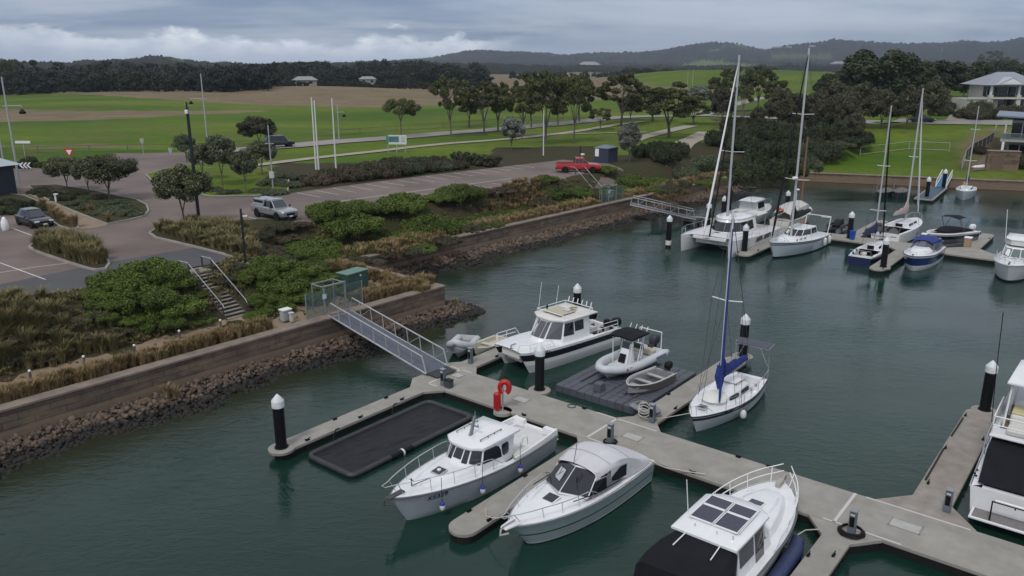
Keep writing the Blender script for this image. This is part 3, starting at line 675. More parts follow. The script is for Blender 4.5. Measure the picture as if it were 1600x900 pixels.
# concrete bays are cast in segments: pale joint strips across and along the deck
class _J:
    def box(s,*a): MB().box(*a).build('joint_strip',JOINT,walk)
mbj=_J()
for u in (-31.1,-18.75-1.2,-7.85,4.2): mbj.box((u-ox+0,(VF-VN)/2,ZD+.004),(.13,VF-VN-.08,.02))
for a,b_ in ((-19.95,-17.6),(-8.3,-5.3),(-31.2,-30.4)): mbj.box(((a+b_)/2-ox,.07,ZD+.004),(b_-a,.08,.02))
for a,b_ in ((-21.2,-17.6),(-7.4,-3.4),(-33.5,-30.2)): mbj.box(((a+b_)/2-ox,VF-VN-.07,ZD+.004),(b_-a,.08,.02))
HATCH=M('hatch_lid',(.40,.40,.385),.6,col2=(.33,.33,.31),vs=3)
for u,v,w_,d_ in ((-18.2,32.1,.9,.55),(-5.5,32.1,1.1,.6),(-25.4,32.2,.8,.5),(-30.6,32.6,.6,.5)):
    mb=MB(); mb.box((0,0,0),(w_,d_,.02)); o=mb.build('hatch_cover',HATCH,walk,bevel=.004); o.location=(u-ox,v-oy,ZD+.012)
    mb=MB(); 
    for sx_,sy_,lx,ly in ((0,-1,w_+.1,.04),(0,1,w_+.1,.04),(-1,0,.04,d_+.1),(1,0,.04,d_+.1)): mb.box((sx_*(w_/2+.03),sy_*(d_/2+.03),0),(lx,ly,.022))
    f_=mb.build('hatch_frame',CONC2,o); f_.location=(0,0,-.003)
for u,v in ((-14.2,VN+.12),(-11.7,VF-.12),(-24.0,VN+.12),(-27.2,VF-.12),(-13.2,VF-.12),(-22,VF-.12)): cleat(walk,u-ox,v-oy)
ring=MB(); ring.tube([(.22*math.cos(a),.22*math.sin(a),.02+.03*(k%2)) for k,a in enumerate([2*PI*i/14 for i in range(14)])],.02,6,closed=True); o=ring.build('mooring_line',DROPE,walk); o.location=(-22.7-ox,33.2-oy,ZD)
def finger(u0,u1,v0,v1,end,label,mat=None,cl=(),rubber=True,knee=1):
    l=rounded(u0,u1,v0,v1,end); 
    if knee:   # triangular knees where the finger meets the walkway
        k=knee*1.3
        if end<0: l=[(u1+k,v1),(u0-k,v1),(u0,v1-k*1.2)]+l[2:]+[(u1,v1-k*1.2)]
        else: l=[(u0-k,v0),(u1+k,v0),(u1,v0+k*1.2)]+l[2:]+[(u0,v0+k*1.2)]
    r=floatdeck('finger_pontoon',l,label,'pontoon',mat); lx,ly=l[0]
    for u,v in cl: cleat(r,u-lx,v-ly,ax=PI/2)
    return r,(lx,ly)
G_=.02
finger(-31.55,-30.45,20.0,VN-G_,-1,'narrow concrete finger pontoon beside the black floating pool, ending at a pile',knee=.6,cl=((-30.55,21.6),(-31.4,24),(-30.55,25),(-31.4,27.6),(-30.55,28)))
finger(-20.05,-18.75,20.25,VN-G_,-1,'concrete finger pontoon with a rounded end between the two white motor cruisers',cl=((-19.95,21.8),(-18.85,21.8),(-19.95,25.6),(-18.85,27)),knee=.35)
finger(-7.95,-6.85,17,VN-G_,-1,'concrete finger pontoon right of the black canopied boat, leaving the bottom of the photo',cl=((-7.85,27.6),(-7.1,28.2)),knee=.7)
finger(-19.45,-18.05,VF+G_,46.2,1,'concrete finger pontoon between the grey float dock and the blue-covered sailing boat',cl=((-18.15,36.5),(-19.35,38),(-18.15,43)),knee=.5)
fB,_o=finger(-5.9,-4.35,VF+G_,46.9,1,'stained concrete finger pontoon beside the large flybridge cruiser at the right edge',mat=CONC2,cl=((-5.75,45.4),(-5.75,40.6),(-4.5,42.8),(-5.6,36.4)),knee=.9)
finger(-32.0,-30.7,VF+G_,45.6,1,'concrete finger pontoon between the pale inflatables and the white power catamaran',cl=((-30.8,36.5),(-31.9,38)),knee=.6)
for a,b_ in (((-5.78,44.9),(-5.8,42.2)),((-5.8,40.4),(-5.75,36.6))):
    p,q=UV(*a,ZD+.05),UV(*b_,ZD+.05); o=MB().tube([p,p.lerp(q,.5)+Vector((0,0,-.02)),q],.045,6).build('mooring_line',DROPE); tag(o,'black mooring line lying along the stained finger, %s'%('nearer its outer end' if b_[1]>40 else 'nearer the walkway'),'mooring line')
# far pontoon with its fingers
floatdeck('pontoon_walkway',[(-43.5,86.4),(-10.7,86.4),(-10.7,89.4),(-43.5,89.4)],'far concrete floating walkway behind the white catamaran and the sloops','pontoon')
finger(-31.2,-29.6,73.2,86.38,-1,'far concrete finger between the white catamaran and the white sloop',knee=.5,cl=((-31,74),(-29.8,76)))
finger(-19.2,-17.8,75.4,86.38,-1,'far concrete finger between the small navy yacht and the blue and white cruiser',knee=.8,cl=((-18,76),))
finger(-14.1,-12.7,89.42,100,1,'far concrete finger beyond the walkway beside the dark bowrider',knee=1,cl=((-14,99),(-12.8,97)))
finger(-25.2,-23.9,89.42,101,1,'far concrete finger beyond the walkway beside the stern-on white yacht',knee=.6)
# private blue decked dock on the far side
BLUED=M('blue_deck_panels',(.035,.075,.125),.6,col2=(.03,.06,.10),vs=2)
def sidedock():
    a=P(1430,308,.5); c=P(1458,312,.5); e=P(1481,293,.5)
    ax=(e-c).normalized(); sd=Vector((-ax.y,ax.x,0)); w_=(a-c).dot(sd); Ln=(e-c).length
    r=empty('private_dock',(c.x,c.y,0),math.atan2(ax.y,ax.x),'blue decked floating dock below the grassy bank across the basin','dock')
    MB().box((Ln/2,w_/2,.4),(Ln,abs(w_),.18)).build('frame',CONC,r,bevel=.02); MB().box((Ln/2,w_/2,.5),(Ln-.4,abs(w_)-.4,.03)).build('deck',BLUED,r); MB().box((Ln/2,w_/2,.0),(Ln-.1,abs(w_)-.1,.6)).build('float',RUBBER,r)
    return ax,c,e,sd
axd,cdk,edk,sdd=sidedock()

# ------------------------------------------------------------------ piles
def make_pile(top,label,group=None,loc=(0,0,0),r=.27,collar=True,zc=None):
    e=empty('mooring_pile',loc,0,label,'pile',group)
    MB().lathe([(r,-1),(r,top-.62)],n=20).build('sleeve',PILE,e,smooth=40)
    MB().lathe([(r+.03,top-.66),(r+.035,top-.34),(r+.03,top-.32),(.03,top),(0.001,top+.01)],n=20).build('cap',M('white_pile_cap',(.66,.69,.71),.5,col2=(.5,.53,.54),vs=4),e,smooth=35)
    if collar:
        z=zc or ZD
        mb=MB(); mb.lathe([(r+.07,z-.16),(r+.36,z-.16),(r+.38,z-.02),(r+.34,z+.01),(r+.07,z+.01)],n=24); mb.build('collar',CONC,e,smooth=40)
        MB().lathe([(r+.02,z-.05),(r+.065,z-.05),(r+.065,z+.05),(r+.02,z+.05)],n=20).build('roller_ring',RUBBER,e,smooth=40)
    return e
def pileat(u,v,top,label,**k): return make_pile(top,label,loc=UV(u,v),**k)
pileat(-30.95,20.35,3.3,'black pile with a white cap at the end of the leftmost finger pontoon')
pileat(-25.5,34.0,3.25,'white-capped black pile on the walkway between the power catamaran and the grey float')
pileat(-31.3,46.2,3.2,'black pile with a white cap rising behind the white power catamaran')
pileat(-18.7,46.6,3.3,'black pile with a white cap beyond the sailing boat with the blue sail cover')
pileat(-5.1,46.9,3.35,'white-capped black pile at the end of the stained finger beside the flybridge cruiser')
def pilepx(px,pyb,top,label,z=0.,**k):
    p=P(px,pyb,z); p.z=0; return make_pile(top,label,loc=p,**k)
o=pilepx(1044,386,3.4,'black pile standing in open water left of the sailing catamaran bows',collar=False)
MB().lathe([(.31,.25),(.31,.7),(.28,.72)],n=16).build('tide_band',WHITE2,o)
pilepx(1163,392,3.25,'black pile with a white cap between the catamaran and the white sloop',z=.5)
pilepx(1130,340,3.2,'black pile just left of the catamaran mast, at the far walkway',z=.5,collar=False)
pilepx(1106,352,3.2,'black pile at the foot of the far gangway behind the catamaran',z=.5,collar=False)
pilepx(1139,325,3.3,'black pile furthest back behind the catamaran, beyond the far walkway',z=.5,collar=False)
pilepx(1229,332,3.3,'black pile behind the sloop mast on the far side of the pontoon',z=.5,collar=False)
pilepx(1327,372,3.4,'black pile with a blue bin at its foot behind the small navy yacht',z=.5)
pilepx(1380,417,3.3,'black pile at the end of the finger beside the small navy yacht',z=.5)
pilepx(1448,307,3.3,'black pile at the outer corner of the blue decked dock',z=.5,collar=False)
pilepx(1474,293,3.3,'black pile beside the private gangway on the blue decked dock',z=.5,collar=False)
pb=empty('wheelie_bin',UV(-24.1,87.3,ZD),TH,'small blue bin at the foot of the far pile','bin')
MB().frus([(-.2,-.2,0),(.2,-.2,0),(.2,.2,0),(-.2,.2,0)],[(-.27,-.27,.9),(.27,-.27,.9),(.27,.27,.9),(-.27,.27,.9)]).build('body',M('blue_bin',(.01,.06,.35),.5),pb,bevel=.02)
MB().box((0,0,.94),(.58,.6,.07)).build('lid',M('blue_bin',(.01,.06,.35)),pb,bevel=.02)

# ------------------------------------------------------------------ power pedestals
def pedestal(u,v,label,dark=False,rz=0.):
    e=empty('power_pedestal',UV(u,v,ZD),TH+rz,label,'pedestal','power and water pedestals on the pontoons')
    mb=MB(); mb.frus([(-.15,-.12,0),(.15,-.12,0),(.15,.12,0),(-.15,.12,0)],[(-.13,-.11,.92),(.13,-.11,.92),(.13,.11,.98),(-.13,.11,.98)]); mb.build('body',GREYP,e,bevel=.02)
    MB().box((0,-.01,1.02),(.30,.27,.07)).build('lid',M('pedestal_lid',(.22,.24,.27),.5),e,bevel=.02)
    MB().box((0,-.125,.55),(.18,.02,.42)).build('socket_panel',BLACK,e); MB().box((0,-.13,.86),(.16,.03,.07)).build('light_strip',M('frosted_lens',(.5,.5,.5),.4),e)
    return e
pedestal(-30.2,30.95,'grey power pedestal at the foot of the gangway beside a dark box')
o=empty('hose_box',UV(-29.75,30.95,ZD),TH,'dark grey low box beside the first power pedestal','box'); MB().box((0,0,.22),(.42,.35,.44)).build('body',M('dark_grey_plastic',(.05,.055,.065),.6),o,bevel=.03); MB().box((0,0,.46),(.46,.39,.05)).build('lid',BLACK,o,bevel=.01)
pedestal(-18.75,30.85,'grey power pedestal by the finger beside the pale canvas cruiser')
pedestal(-18.3,34.2,'grey power pedestal with coiled hoses beside the folded grey tender')
pedestal(-31.35,34.6,'grey power pedestal on the far side of the gangway foot near the pale inflatable')
pd=pedestal(-7.05,30.2,'grey power pedestal standing in a coil of black hose')
pedestal(-4.45,34.35,'grey power pedestal at the root of the stained finger by the flybridge cruiser')
def hose(u,v,r0,n,mat,label,cat='hose coil',z=ZD,rad=.035):
    pts=[]; c=UV(u,v,z)
    for i in range(n*16): a=2*PI*i/16; q=r0*(1-.12*(i/16)/n*2)+.02*math.sin(i*2.3); pts.append((c.x+q*math.cos(a),c.y+q*math.sin(a),c.z+.04+.035*(i/16)))
    return tag(MB().tube(pts,rad,6).build('hose_coil',mat),label,cat)
hose(-7.05,30.2,.52,4,BLACK,'thick coil of black hose lying round a grey pedestal'); 
hose(-18.75,30.85,.36,2,BLACK,'black hose coiled round the pedestal by the pale canvas cruiser')
c_=UV(-18.75,34.15,ZD+.35); o=MB().tube([(c_.x+.3*math.cos(a),c_.y+.3*math.sin(a)*.8,c_.z+.3*math.sin(a)*.6+.012*i) for i,a in enumerate([2*PI*k/14 for k in range(44)])],.02,5).build('hose_coil',ROPE); tag(o,'pale looped hose hanging at the pedestal by the folded tender','hose coil')
# lifebuoy and extinguisher station
def lifest(u,v,label,rz=0.):
    e=empty('safety_station',UV(u,v,ZD),TH+rz,label,'safety station')
    MB().lathe([(.5,0),(.52,-.16),(.0,-.16)][::-1]+[(.001,.0)],n=24).build('base',CONC,e)
    MB().tube([(0,0,0),(0,0,1.35)],.05,10).build('post',ALU,e)
    mb=MB(); mb.tube([(.30*math.sin(a)*.8,0.02,1.30+.33*math.cos(a)) for a in [R(-150)+R(300)*k/14 for k in range(15)]],.15,10); 
    o=mb.build('lifebuoy_cover',RED,e,smooth=50); o.location=(.05,.1,0); o.rotation_euler=(0,0,R(35))
    MB().lathe([(.001,.12),(.19,.12),(.2,.2),(.2,.98),(.15,1.03),(.001,1.03)],n=16,c=(-.22,-.2,0)).build('extinguisher_cabinet',RED,e,smooth=40)
    MB().box((-.1,-.12,.5),(.1,.2,.06)).build('bracket',ALU,e)
    return e
lifest(-25.3,30.45,'red lifebuoy cover and red extinguisher cabinet on a post at the walkway edge')
lifest(.55,32.3,'red safety post and cabinet cut off by the right edge of the photo')

# ------------------------------------------------------------------ grey modular float dock and black pool
def floatgrid():
    u0,u1,v0,v1=-25.35,-19.75,35.35,42.2
    e=empty('modular_float_dock',UV(u0,v0),TH,'grey floating dock of interlocked plastic cubes carrying two small boats','floating dock')
    nu,nv=11,14; s=(u1-u0)/nu; sv=(v1-v0)/nv; mb=MB()
    for i in range(nu):
        for j in range(nv):
            cx_,cy_=(i+.5)*s,(j+.5)*sv; z=.44+.012*((i*7+j*3)%3); q=.012
            bt=[(cx_+a*(s/2-q),cy_+b_*(sv/2-q),-.15) for a,b_ in ((-1,-1),(1,-1),(1,1),(-1,1))]; md=[(p[0],p[1],z-.05) for p in bt]; tp=[(cx_+a*(s/2-.05),cy_+b_*(sv/2-.05),z) for a,b_ in ((-1,-1),(1,-1),(1,1),(-1,1))]
            mb.frus(bt,md,capt=False); mb.frus(md,tp,capb=False)
    mb.build('float_cubes',FLOATM,e,fix=False)
    o=MB().frus([(-.28,-.28,0),(.28,-.28,0),(.28,.28,0),(-.28,.28,0)],[(-.24,-.24,.5),(.24,-.24,.5),(.24,.24,.5),(-.24,.24,.5)]).build('corner_locker',FLOATM,e,bevel=.03); o.location=(2.55,.75,.45)
    for (x,y,ln) in ((1.3,3.6,4.8),(4.3,2.9,3.6)):
        mb=MB()
        for sx_ in (-.32,.32): mb.tube([(x+sx_,y-ln/2,.50),(x+sx_,y+ln/2,.5)],.07,8)
        mb.build('cradle_rail',FLOATM,e)
floatgrid()
def pool():
    c=UV(-28.2,25.2); e=empty('floating_pool',c,TH,'black floating rectangular pool liner with a tube rim beside the leftmost finger','floating pool')
    hx,hy=1.65,4.15; rr_=.35; pts=[]
    for (sx_,sy_,a0) in ((1,-1,-90),(1,1,0),(-1,1,90),(-1,-1,180)):
        for k in range(6): a=R(a0+18*k); pts.append((sx_*(hx-rr_)+rr_*math.cos(a),sy_*(hy-rr_)+rr_*math.sin(a),.13))
    TUBE=M('black_rim_tube',(.02,.02,.024),.5,col2=(.035,.035,.04),vs=2); o=MB().tube(pts,.14,12,closed=True).build('rim',TUBE,e,smooth=60)
    nx_,ny_=36,80; vs=[];fs=[]
    for j in range(ny_+1):
        for i in range(nx_+1):
            x=-hx+.1+(2*hx-.2)*i/nx_; y=-hy+.1+(2*hy-.2)*j/ny_; d=min(i,nx_-i)/nx_*2*hx; dy=min(j,ny_-j)/ny_*2*hy; ed=min(d,dy,1)
            z=.13-.06*sm(np.array(ed),0,.3)+.045*mnoise.noise(Vector((x*.8,y*.45,0)))*ed+.10*abs(mnoise.noise(Vector((x*2.2,y*.7,4))))*min(ed*3,1)
            vs.append((x,y,float(z)+.01))
    for j in range(ny_):
        for i in range(nx_): a=j*(nx_+1)+i; fs.append((a,a+1,a+nx_+2,a+nx_+1))
    LIN=M('wet_black_liner',(.003,.003,.005),.5,col2=(.008,.008,.012),vs=1.5,bump=.9,bs=2.2,bd=.10,spec=.3); MB().add(vs,fs).build('liner',LIN,e,smooth=70)
    for y0 in (-.4,-.05): 
        o=MB().lathe([(.19,-.35),(.19,.35)],n=10,axis='y').build('rim_joint',BLACK,e); o.location=(hx,y0*2-.6,.1)
    o=MB().lathe([(.20,-.05),(.20,.05)],n=10,axis='y').build('rim_band',WPAINT,e); o.location=(hx,-1.0,.1)
    for y in (-2.2,1.8):
        o=MB().tube([(0,-.4,0),(-.15,-.2,.45),(-.35,.1,.55),(-.5,.4,.45)],.035,6).build('mooring_hook',BLACK,e); o.location=(-hx,y,.1)
pool()

# ------------------------------------------------------------------ gangways and gates
def gangway(a,b_,w_,label,n=8,h=1.0,deckm=None,railm=None,dk=None):
    """a: top end (left edge), b_: bottom end; both centre line points"""
    d=b_-a; Ln=math.hypot(d.x,d.y); rz=math.atan2(d.y,d.x); e=empty('gangway',a,rz,label,'gangway'); dz=d.z
    def pt(t,y,z): return (Ln*t,y,dz*t+z)
    mb=MB(); mb.loft([[pt(t,-w_/2,.0),pt(t,w_/2,0),pt(t,w_/2,.06),pt(t,-w_/2,.06)] for t in (0,1)]); mb.build('deck_plate',deckm or M('grey_mesh_deck',(.085,.095,.125),.6,col2=(.07,.08,.105),vs=4),e)
    for s in (-1,1):
        y=s*w_/2; mb=MB(); mb.tube([pt(0,y,.03),pt(1,y,.03)],.055,6); mb.tube([pt(0,y,.05),pt(.035,y,h),pt(.965,y,h),pt(1,y,.05)],.05,6)
        for k in range(1,n):
            t=k/n; mb.tube([pt(t-.012,y,h),pt(t,y,.05)],.032,6)
            if s>0 and k%2==1: mb.tube([pt(t,y,.05),pt(t+1/n,y,h)],.024,5)
        mb.build('side_truss',railm or ALU,e)
    mb=MB(); mb.box((Ln+.4,0,dz+.02),(1.0,w_-.15,.03)); mb.build('toe_plate',M('dark_rubber_flap',(.03,.032,.038),.7),e)
    return e
gt=P(530,489,2.15); gb=UV(-31.3,32.0,.62); ga_=P(512,497,2.15); gb_=P(549,486,2.15)
gangway(gt,P(683,579,.6),1.75,'long silver aluminium gangway sloping from the gate down to the near pontoon')
DG=M('galvanised_post',(.25,.28,.29),.5,metal=.4)
CLEAR=bpy.data.materials.new('smoked_gate_glass'); CLEAR.use_nodes=True
_t=CLEAR.node_tree; _b=_t.nodes['Principled BSDF']; _b.inputs['Base Color'].default_value=(.10,.15,.15,1); _b.inputs['Roughness'].default_value=.06; _b.inputs['Alpha'].default_value=.34
def gate(c,rz,w_,label,side=1.9,h=2.0):
    e=empty('marina_gate',c,rz,label,'gate'); mb=MB()   # local x = along the wall, y = landward
    for x in (-w_/2,w_/2): mb.box((x,0,h/2),(.12,.12,h))
    mb.box((0,0,h),(w_+.12,.12,.12)); 
    for y in (1.3,): 
        for x in (-w_/2,w_/2): mb.box((x,y,h/2),(.08,.08,h))
    mb.box((0,1.3,h-.04),(w_,.08,.08)); 
    for x in (-w_/2,w_/2): mb.box((x,.65,h-.04),(.07,1.3,.07))
    mb.build('frame',DG,e,bevel=.01)
    MB().box((0,0,h/2-.05),(w_-.16,.03,h-.3)).build('gate_leaf',CLEAR,e)
    for x,y0 in ((-w_/2-.75,0),(w_/2+.75,0)): 
        MB().box((x,y0,h*.45),(1.4,.025,h*.9)).build('side_panel',CLEAR,e)
        MB().box((x+math.copysign(.7,x),y0,h*.45),(.06,.06,h*.9)).build('side_post',DG,e)
    MB().box((-w_/2-.02,-.09,1.35),(.3,.04,.32)).build('notice',M('pale_notice',(.45,.55,.6),.5),e)
    return e
rzA=math.atan2(dA.y,dA.x); gA=(A0+dA*((P(530,490,ZW)-A0).dot(dA)))+nA2*.8; gA.z=ZW
gate(gA,rzA,1.75,'galvanised gate frame with glass wings at the top of the near gangway')
gB=P(983,319,ZW); gB=B0+dB*((gB-B0).dot(dB))+nB2*.6; gB.z=ZW
gate(gB,math.atan2(dB.y,dB.x),1.6,'far marina gate with glass panels at the top of the far gangway')
gangway(P(985,319,2.15),P(1086,342,.6),1.6,'far silver gangway reaching down to the pontoon beside the catamaran')
gangway(edk+axd*4.6+sdd*.9+Vector((0,0,1.2)),edk-axd*.6+sdd*.9,1.4,'short gangway with blue deck and white rails down to the private dock',n=6,deckm=M('blue_gangway_deck',(.03,.13,.26),.6),railm=WPAINT)
# ------------------------------------------------------------------ electrical boxes, posts, bollards by the gate
def cab(px,py,w_,d_,h_,mat,name,label,cat,rz=rzA,z=ZW,lid=None,legs=False):
    p=P(px,py,z); e=empty(name,p,rz,label,cat); MB().box((0,0,h_/2),(w_,d_,h_)).build('body',mat,e,bevel=.015); 
    MB().box((0,0,h_+.03),(w_+.1,d_+.1,.08)).build('lid',lid or mat,e,bevel=.015)
    MB().box((0,-d_/2-.006,h_*.5),(w_*.46,.014,h_*.82)).build('door',mat,e,bevel=.004)
    return e
k_=cab(552,449,2.15,1.15,1.25,GREEN,'electrical_kiosk','large dark green electrical kiosk with a sloping lid behind the gate','kiosk',rz=rzA+.12,lid=M('pale_green_lid',(.10,.19,.155),.5))
MB().box((.25,-.585,1.0),(.16,.012,.14)).build('warning_plate',WPAINT,k_)
cab(447,500,.62,.45,.72,M('pale_grey_cabinet',(.33,.36,.38),.5),'meter_cabinet','small grey meter cabinet with a white lid left of the gate','cabinet',lid=WPAINT)
cab(456,502,.22,.18,.55,M('cream_box',(.5,.49,.42),.5),'valve_box','tiny cream box beside the grey meter cabinet','box')
cab(953,309,.8,.6,.9,M('pale_grey_cabinet',(.3,.3,.3)),'meter_cabinet','small grey meter cabinet left of the far gate','cabinet',rz=math.atan2(dB.y,dB.x))
for k,(x_,y_,l_) in enumerate(((48,592,'nearest the left edge'),(132,569,'second from the left'),(211,551,'third from the left, middle of the row'),(281,528,'fourth from the left'),(345,511,'nearest the stairs'))):
    p=P(x_,y_,ZW); e=empty('bollard',p,0,'white-topped timber bollard on the wall path, '+l_,'bollard','bollards along the wall path'); MB().lathe([(.07,-.2),(.07,.42)],n=10).build('post',M('weathered_timber',(.10,.085,.07),.9),e); MB().lathe([(.075,.42),(.075,.5),(.03,.53)],n=10).build('top',WPAINT,e)
# ------------------------------------------------------------------ steps down the banks
TIMB=M('grey_step_timber',(.19,.175,.16),.85,col2=(.26,.24,.22),vs=3)
def stairs(top,bot,w_,n,label,railh=.95):
    d=bot-top; Ln=math.hypot(d.x,d.y); rz=math.atan2(d.y,d.x); e=empty('steps',top,rz,label,'steps'); dz=d.z
    for i in range(n):
        t=(i+.5)/n; MB().box((Ln*t,0,dz*(i+1)/n+.12),(Ln/n*.78,w_,.06)).build('tread',TIMB,e,bevel=.01)
    for s in (-1,1):
        mb=MB(); mb.loft([[(Ln*t,s*(w_/2+.03)-.03,dz*t-.22),(Ln*t,s*(w_/2+.03)+.03,dz*t-.22),(Ln*t,s*(w_/2+.03)+.03,dz*t+.14),(Ln*t,s*(w_/2+.03)-.03,dz*t+.14)] for t in (0,1)]); mb.build('stringer',M('dark_step_timber',(.055,.048,.042),.85),e)
        y=s*(w_/2+.1); mb=MB(); mb.tube([(-1.3,y,railh*.95),(-.1,y,railh),(Ln*.93,y,dz*.93+railh),(Ln*.97,y,dz*.97+railh-.12)],.03,8); mb.build('handrail',STEEL,e)
        for x in (-1.25,0,Ln*.33,Ln*.66,Ln*.93): 
            MB().box((x,y,dz*max(x,0)/Ln+railh/2-.03),(.09,.09,railh)).build('post',M('dark_step_timber',(.055,.048,.042)),e)
    MB().box((-.7,0,.08),(1.3,w_+.3,.1)).build('landing',M('step_landing',(.26,.235,.215),.9,col2=(.2,.18,.165),vs=3),e)
st=P(314,428,ZP); sb=P(372,498,ZW); stairs(st,sb,1.5,14,'grey timber steps with steel handrails down the near bank from the car park')
stairs(P(906,272,ZP),P(934,306,ZW),1.4,14,'far timber steps with pale handrails descending the bank below the red pickup')
# ================================================================== BOATS (local x = towards the bow, y = port, z = up, origin on the waterline amidships)
FENDW=M('white_fender',(.66,.66,.65),.5,col2=(.5,.5,.48),vs=4); FENDB=M('blue_fender_end',(.015,.04,.3),.5)
MASTM=M('silver_mast',(.52,.53,.54),.4,metal=.35); DKGREY=M('dark_grey_trim',(.05,.052,.058),.5); CREAM=M('cream_vinyl',(.52,.47,.38),.6)
class Hull:
    def __init__(s,L,B,Fb,Fs,tw=.88,rake=.9,pw=2.3,q=.72,tm=.42,flare=.22,draft=.3):
        s.L,s.B,s.Fb,s.Fs,s.tw,s.rake,s.pw,s.q,s.tm,s.flare,s.draft=L,B,Fb,Fs,tw,rake,pw,q,tm,flare,draft
    def w(s,t):
        if t<s.tm: k=s.tw+(1-s.tw)*math.sin(t/s.tm*PI/2)
        else: k=max(0,1-((t-s.tm)/(1-s.tm))**s.pw)**s.q
        return s.B/2*k
    def z(s,t): return s.Fs+(s.Fb-s.Fs)*t**1.7
    def x(s,t): return s.L*(t-.5)
    def t(s,x): return x/s.L+.5
    def pt(s,t,ins=0.,dz=0.,side=1):
        return (s.x(t)-(.0 if t<.98 else ins*.6), side*max(s.w(t)-ins,0),s.z(t)+dz)
    def build(s,parent,bands,mats,n=34,name='hull',yoff=0,smooth=38):
        """bands: list of (frac down to waterline, material index of strip below); last strip runs under water"""
        ts=[(i/n) for i in range(n+1)]; ts=[1-(1-t)**1.25 for t in ts]
        secs=[]
        fr=[b[0] for b in bands]+[1.25]
        for t in ts:
            row=[]
            for f in fr:
                fl=s.flare*f*(.45+1.9*t**3)+ (.25 if f>1 else 0)
                ww=s.w(t)*max(0,1-fl)
                x=s.x(t)-s.rake*f*t**7*.9 + (-.12*f if False else 0)
                row.append((x,ww,s.z(t)*(1-f)))
            row.append((x,0,-.45))
            secs.append(row)
        mb=MB(); k=len(fr)+1
        for sd in (1,-1):
            b0=len(mb.v)
            for row in secs: mb.v+= [(p[0],sd*p[1]+yoff,p[2]) for p in row]
            for i in range(n):
                for j in range(k-1):
                    mb.f.append([b0+i*k+j,b0+(i+1)*k+j,b0+(i+1)*k+j+1,b0+i*k+j+1]); mb.m.append(bands[j][1] if j<len(bands) else bands[-1][1])
        b0=len(mb.v); mb.v+=[(p[0],p[1]+yoff,p[2]) for p in secs[0]]+[(p[0],-p[1]+yoff,p[2]) for p in secs[0]]
        for j in range(k-1): mb.f.append([b0+j,b0+j+1,b0+k+j+1,b0+k+j]); mb.m.append(bands[j][1] if j<len(bands) else bands[-1][1])
        return mb.build(name,mats,parent,smooth=smooth)
    def deck(s,parent,ta,tb,mat,ins=.04,dz=-.02,camber=.06,n=22,name='deck',yoff=0,m=8):
        mb=MB(); vs=[];fs=[]
        for i in range(n+1):
            t=ta+(tb-ta)*i/n
            for j in range(m+1):
                u=-1+2*j/m; ww=max(s.w(t)-ins,0.002); vs.append((s.x(t)-(ins*.5 if t>.97 else 0),u*ww+yoff,s.z(t)+dz+camber*(1-u*u)*min(1,ww)))
        for i in range(n):
            for j in range(m): a=i*(m+1)+j; fs.append((a,a+1,a+m+2,a+m+1))
        return mb.add(vs,fs).build(name,mat,parent,smooth=50)
    def cockpit(s,parent,ta,tb,side,zs,mat,floormat=None,n=10,tr=.25,name='cockpit',ins=.04,dz=-.02,cut=None):
        """side decks, inner walls and sole; tr = width of the transom ledge"""
        mb=MB(); xa=s.x(ta)+tr
        for sd in (1,-1):
            O=[];I=[];D=[]
            for i in range(n+1):
                t=ta+(tb-ta)*i/n; O.append((s.x(t),sd*(s.w(t)-ins),s.z(t)+dz)); xi=max(s.x(t),xa); I.append((xi,sd*(s.w(t)-ins-side),s.z(t)+dz)); D.append((xi,sd*(s.w(t)-ins-side-.04),zs))
            mb.loft([O,I,D],closed=False)
        wa=s.w(ta)-ins; wi=wa-side; z=s.z(ta)+dz
        mb.quad((s.x(ta),wi,z),(xa,wi,z),(xa,-wi,z),(s.x(ta),-wi,z)); mb.quad((xa,wi,z),(xa,wi-.04,zs),(xa,-wi+.04,zs),(xa,-wi,z))
        o=mb.build(name,mat,parent,smooth=30)
        fl=MB(); tt=[ta+(tb-ta)*i/n for i in range(n+1)]
        fl.add([(max(s.x(t),xa),s.w(t)-ins-side-.04,zs) for t in tt]+[(max(s.x(t),xa),-(s.w(t)-ins-side-.04),zs) for t in tt],[(i,i+1,n+2+i,n+1+i) for i in range(n)])
        fl.build('cockpit_sole',floormat or mat,parent); return o
    def rub(s,parent,mat,r=.035,ta=0.,dz=-.06,name='rub_rail',yoff=0,out=.0):
        pts=[(s.x(t),s.w(t)+out+yoff,s.z(t)+dz) for t in [ta+(1-ta)*i/30 for i in range(31)]]; pts+=[(s.x(t),-(s.w(t)+out)+yoff,s.z(t)+dz) for t in [ta+(1-ta)*i/30 for i in range(29,-1,-1)]]
        return MB().tube(pts,r,6,mat and 0).build(name,mat,parent,smooth=60)
    def rail(s,parent,ta,tb,h=.6,ins=.1,r=.018,n=5,mat=None,pulpit=0.,mid=False,name='bow_rail',drop=True,open_=False,lean=0.):
        mat=mat or STEEL; mb=MB()
        for hh in ([h,h*.5] if mid else [h]):
            def q(t,sd): 
                k=hh if not drop else hh*min(1,(t-ta)/.10+.25)
                return (s.x(t)+pulpit*max(0,(t-.85)/.15),sd*(max(s.w(t)-ins,.10 if t>.9 else 0)+lean*hh),s.z(t)+k)
            ts=[ta+(tb-ta)*i/16 for i in range(17)]
            if open_:
                for sd in (1,-1): mb.tube([q(t,sd) for t in ts],r,6)
            else: mb.tube([q(t,1) for t in ts]+[q(t,-1) for t in ts[::-1]],r,6)
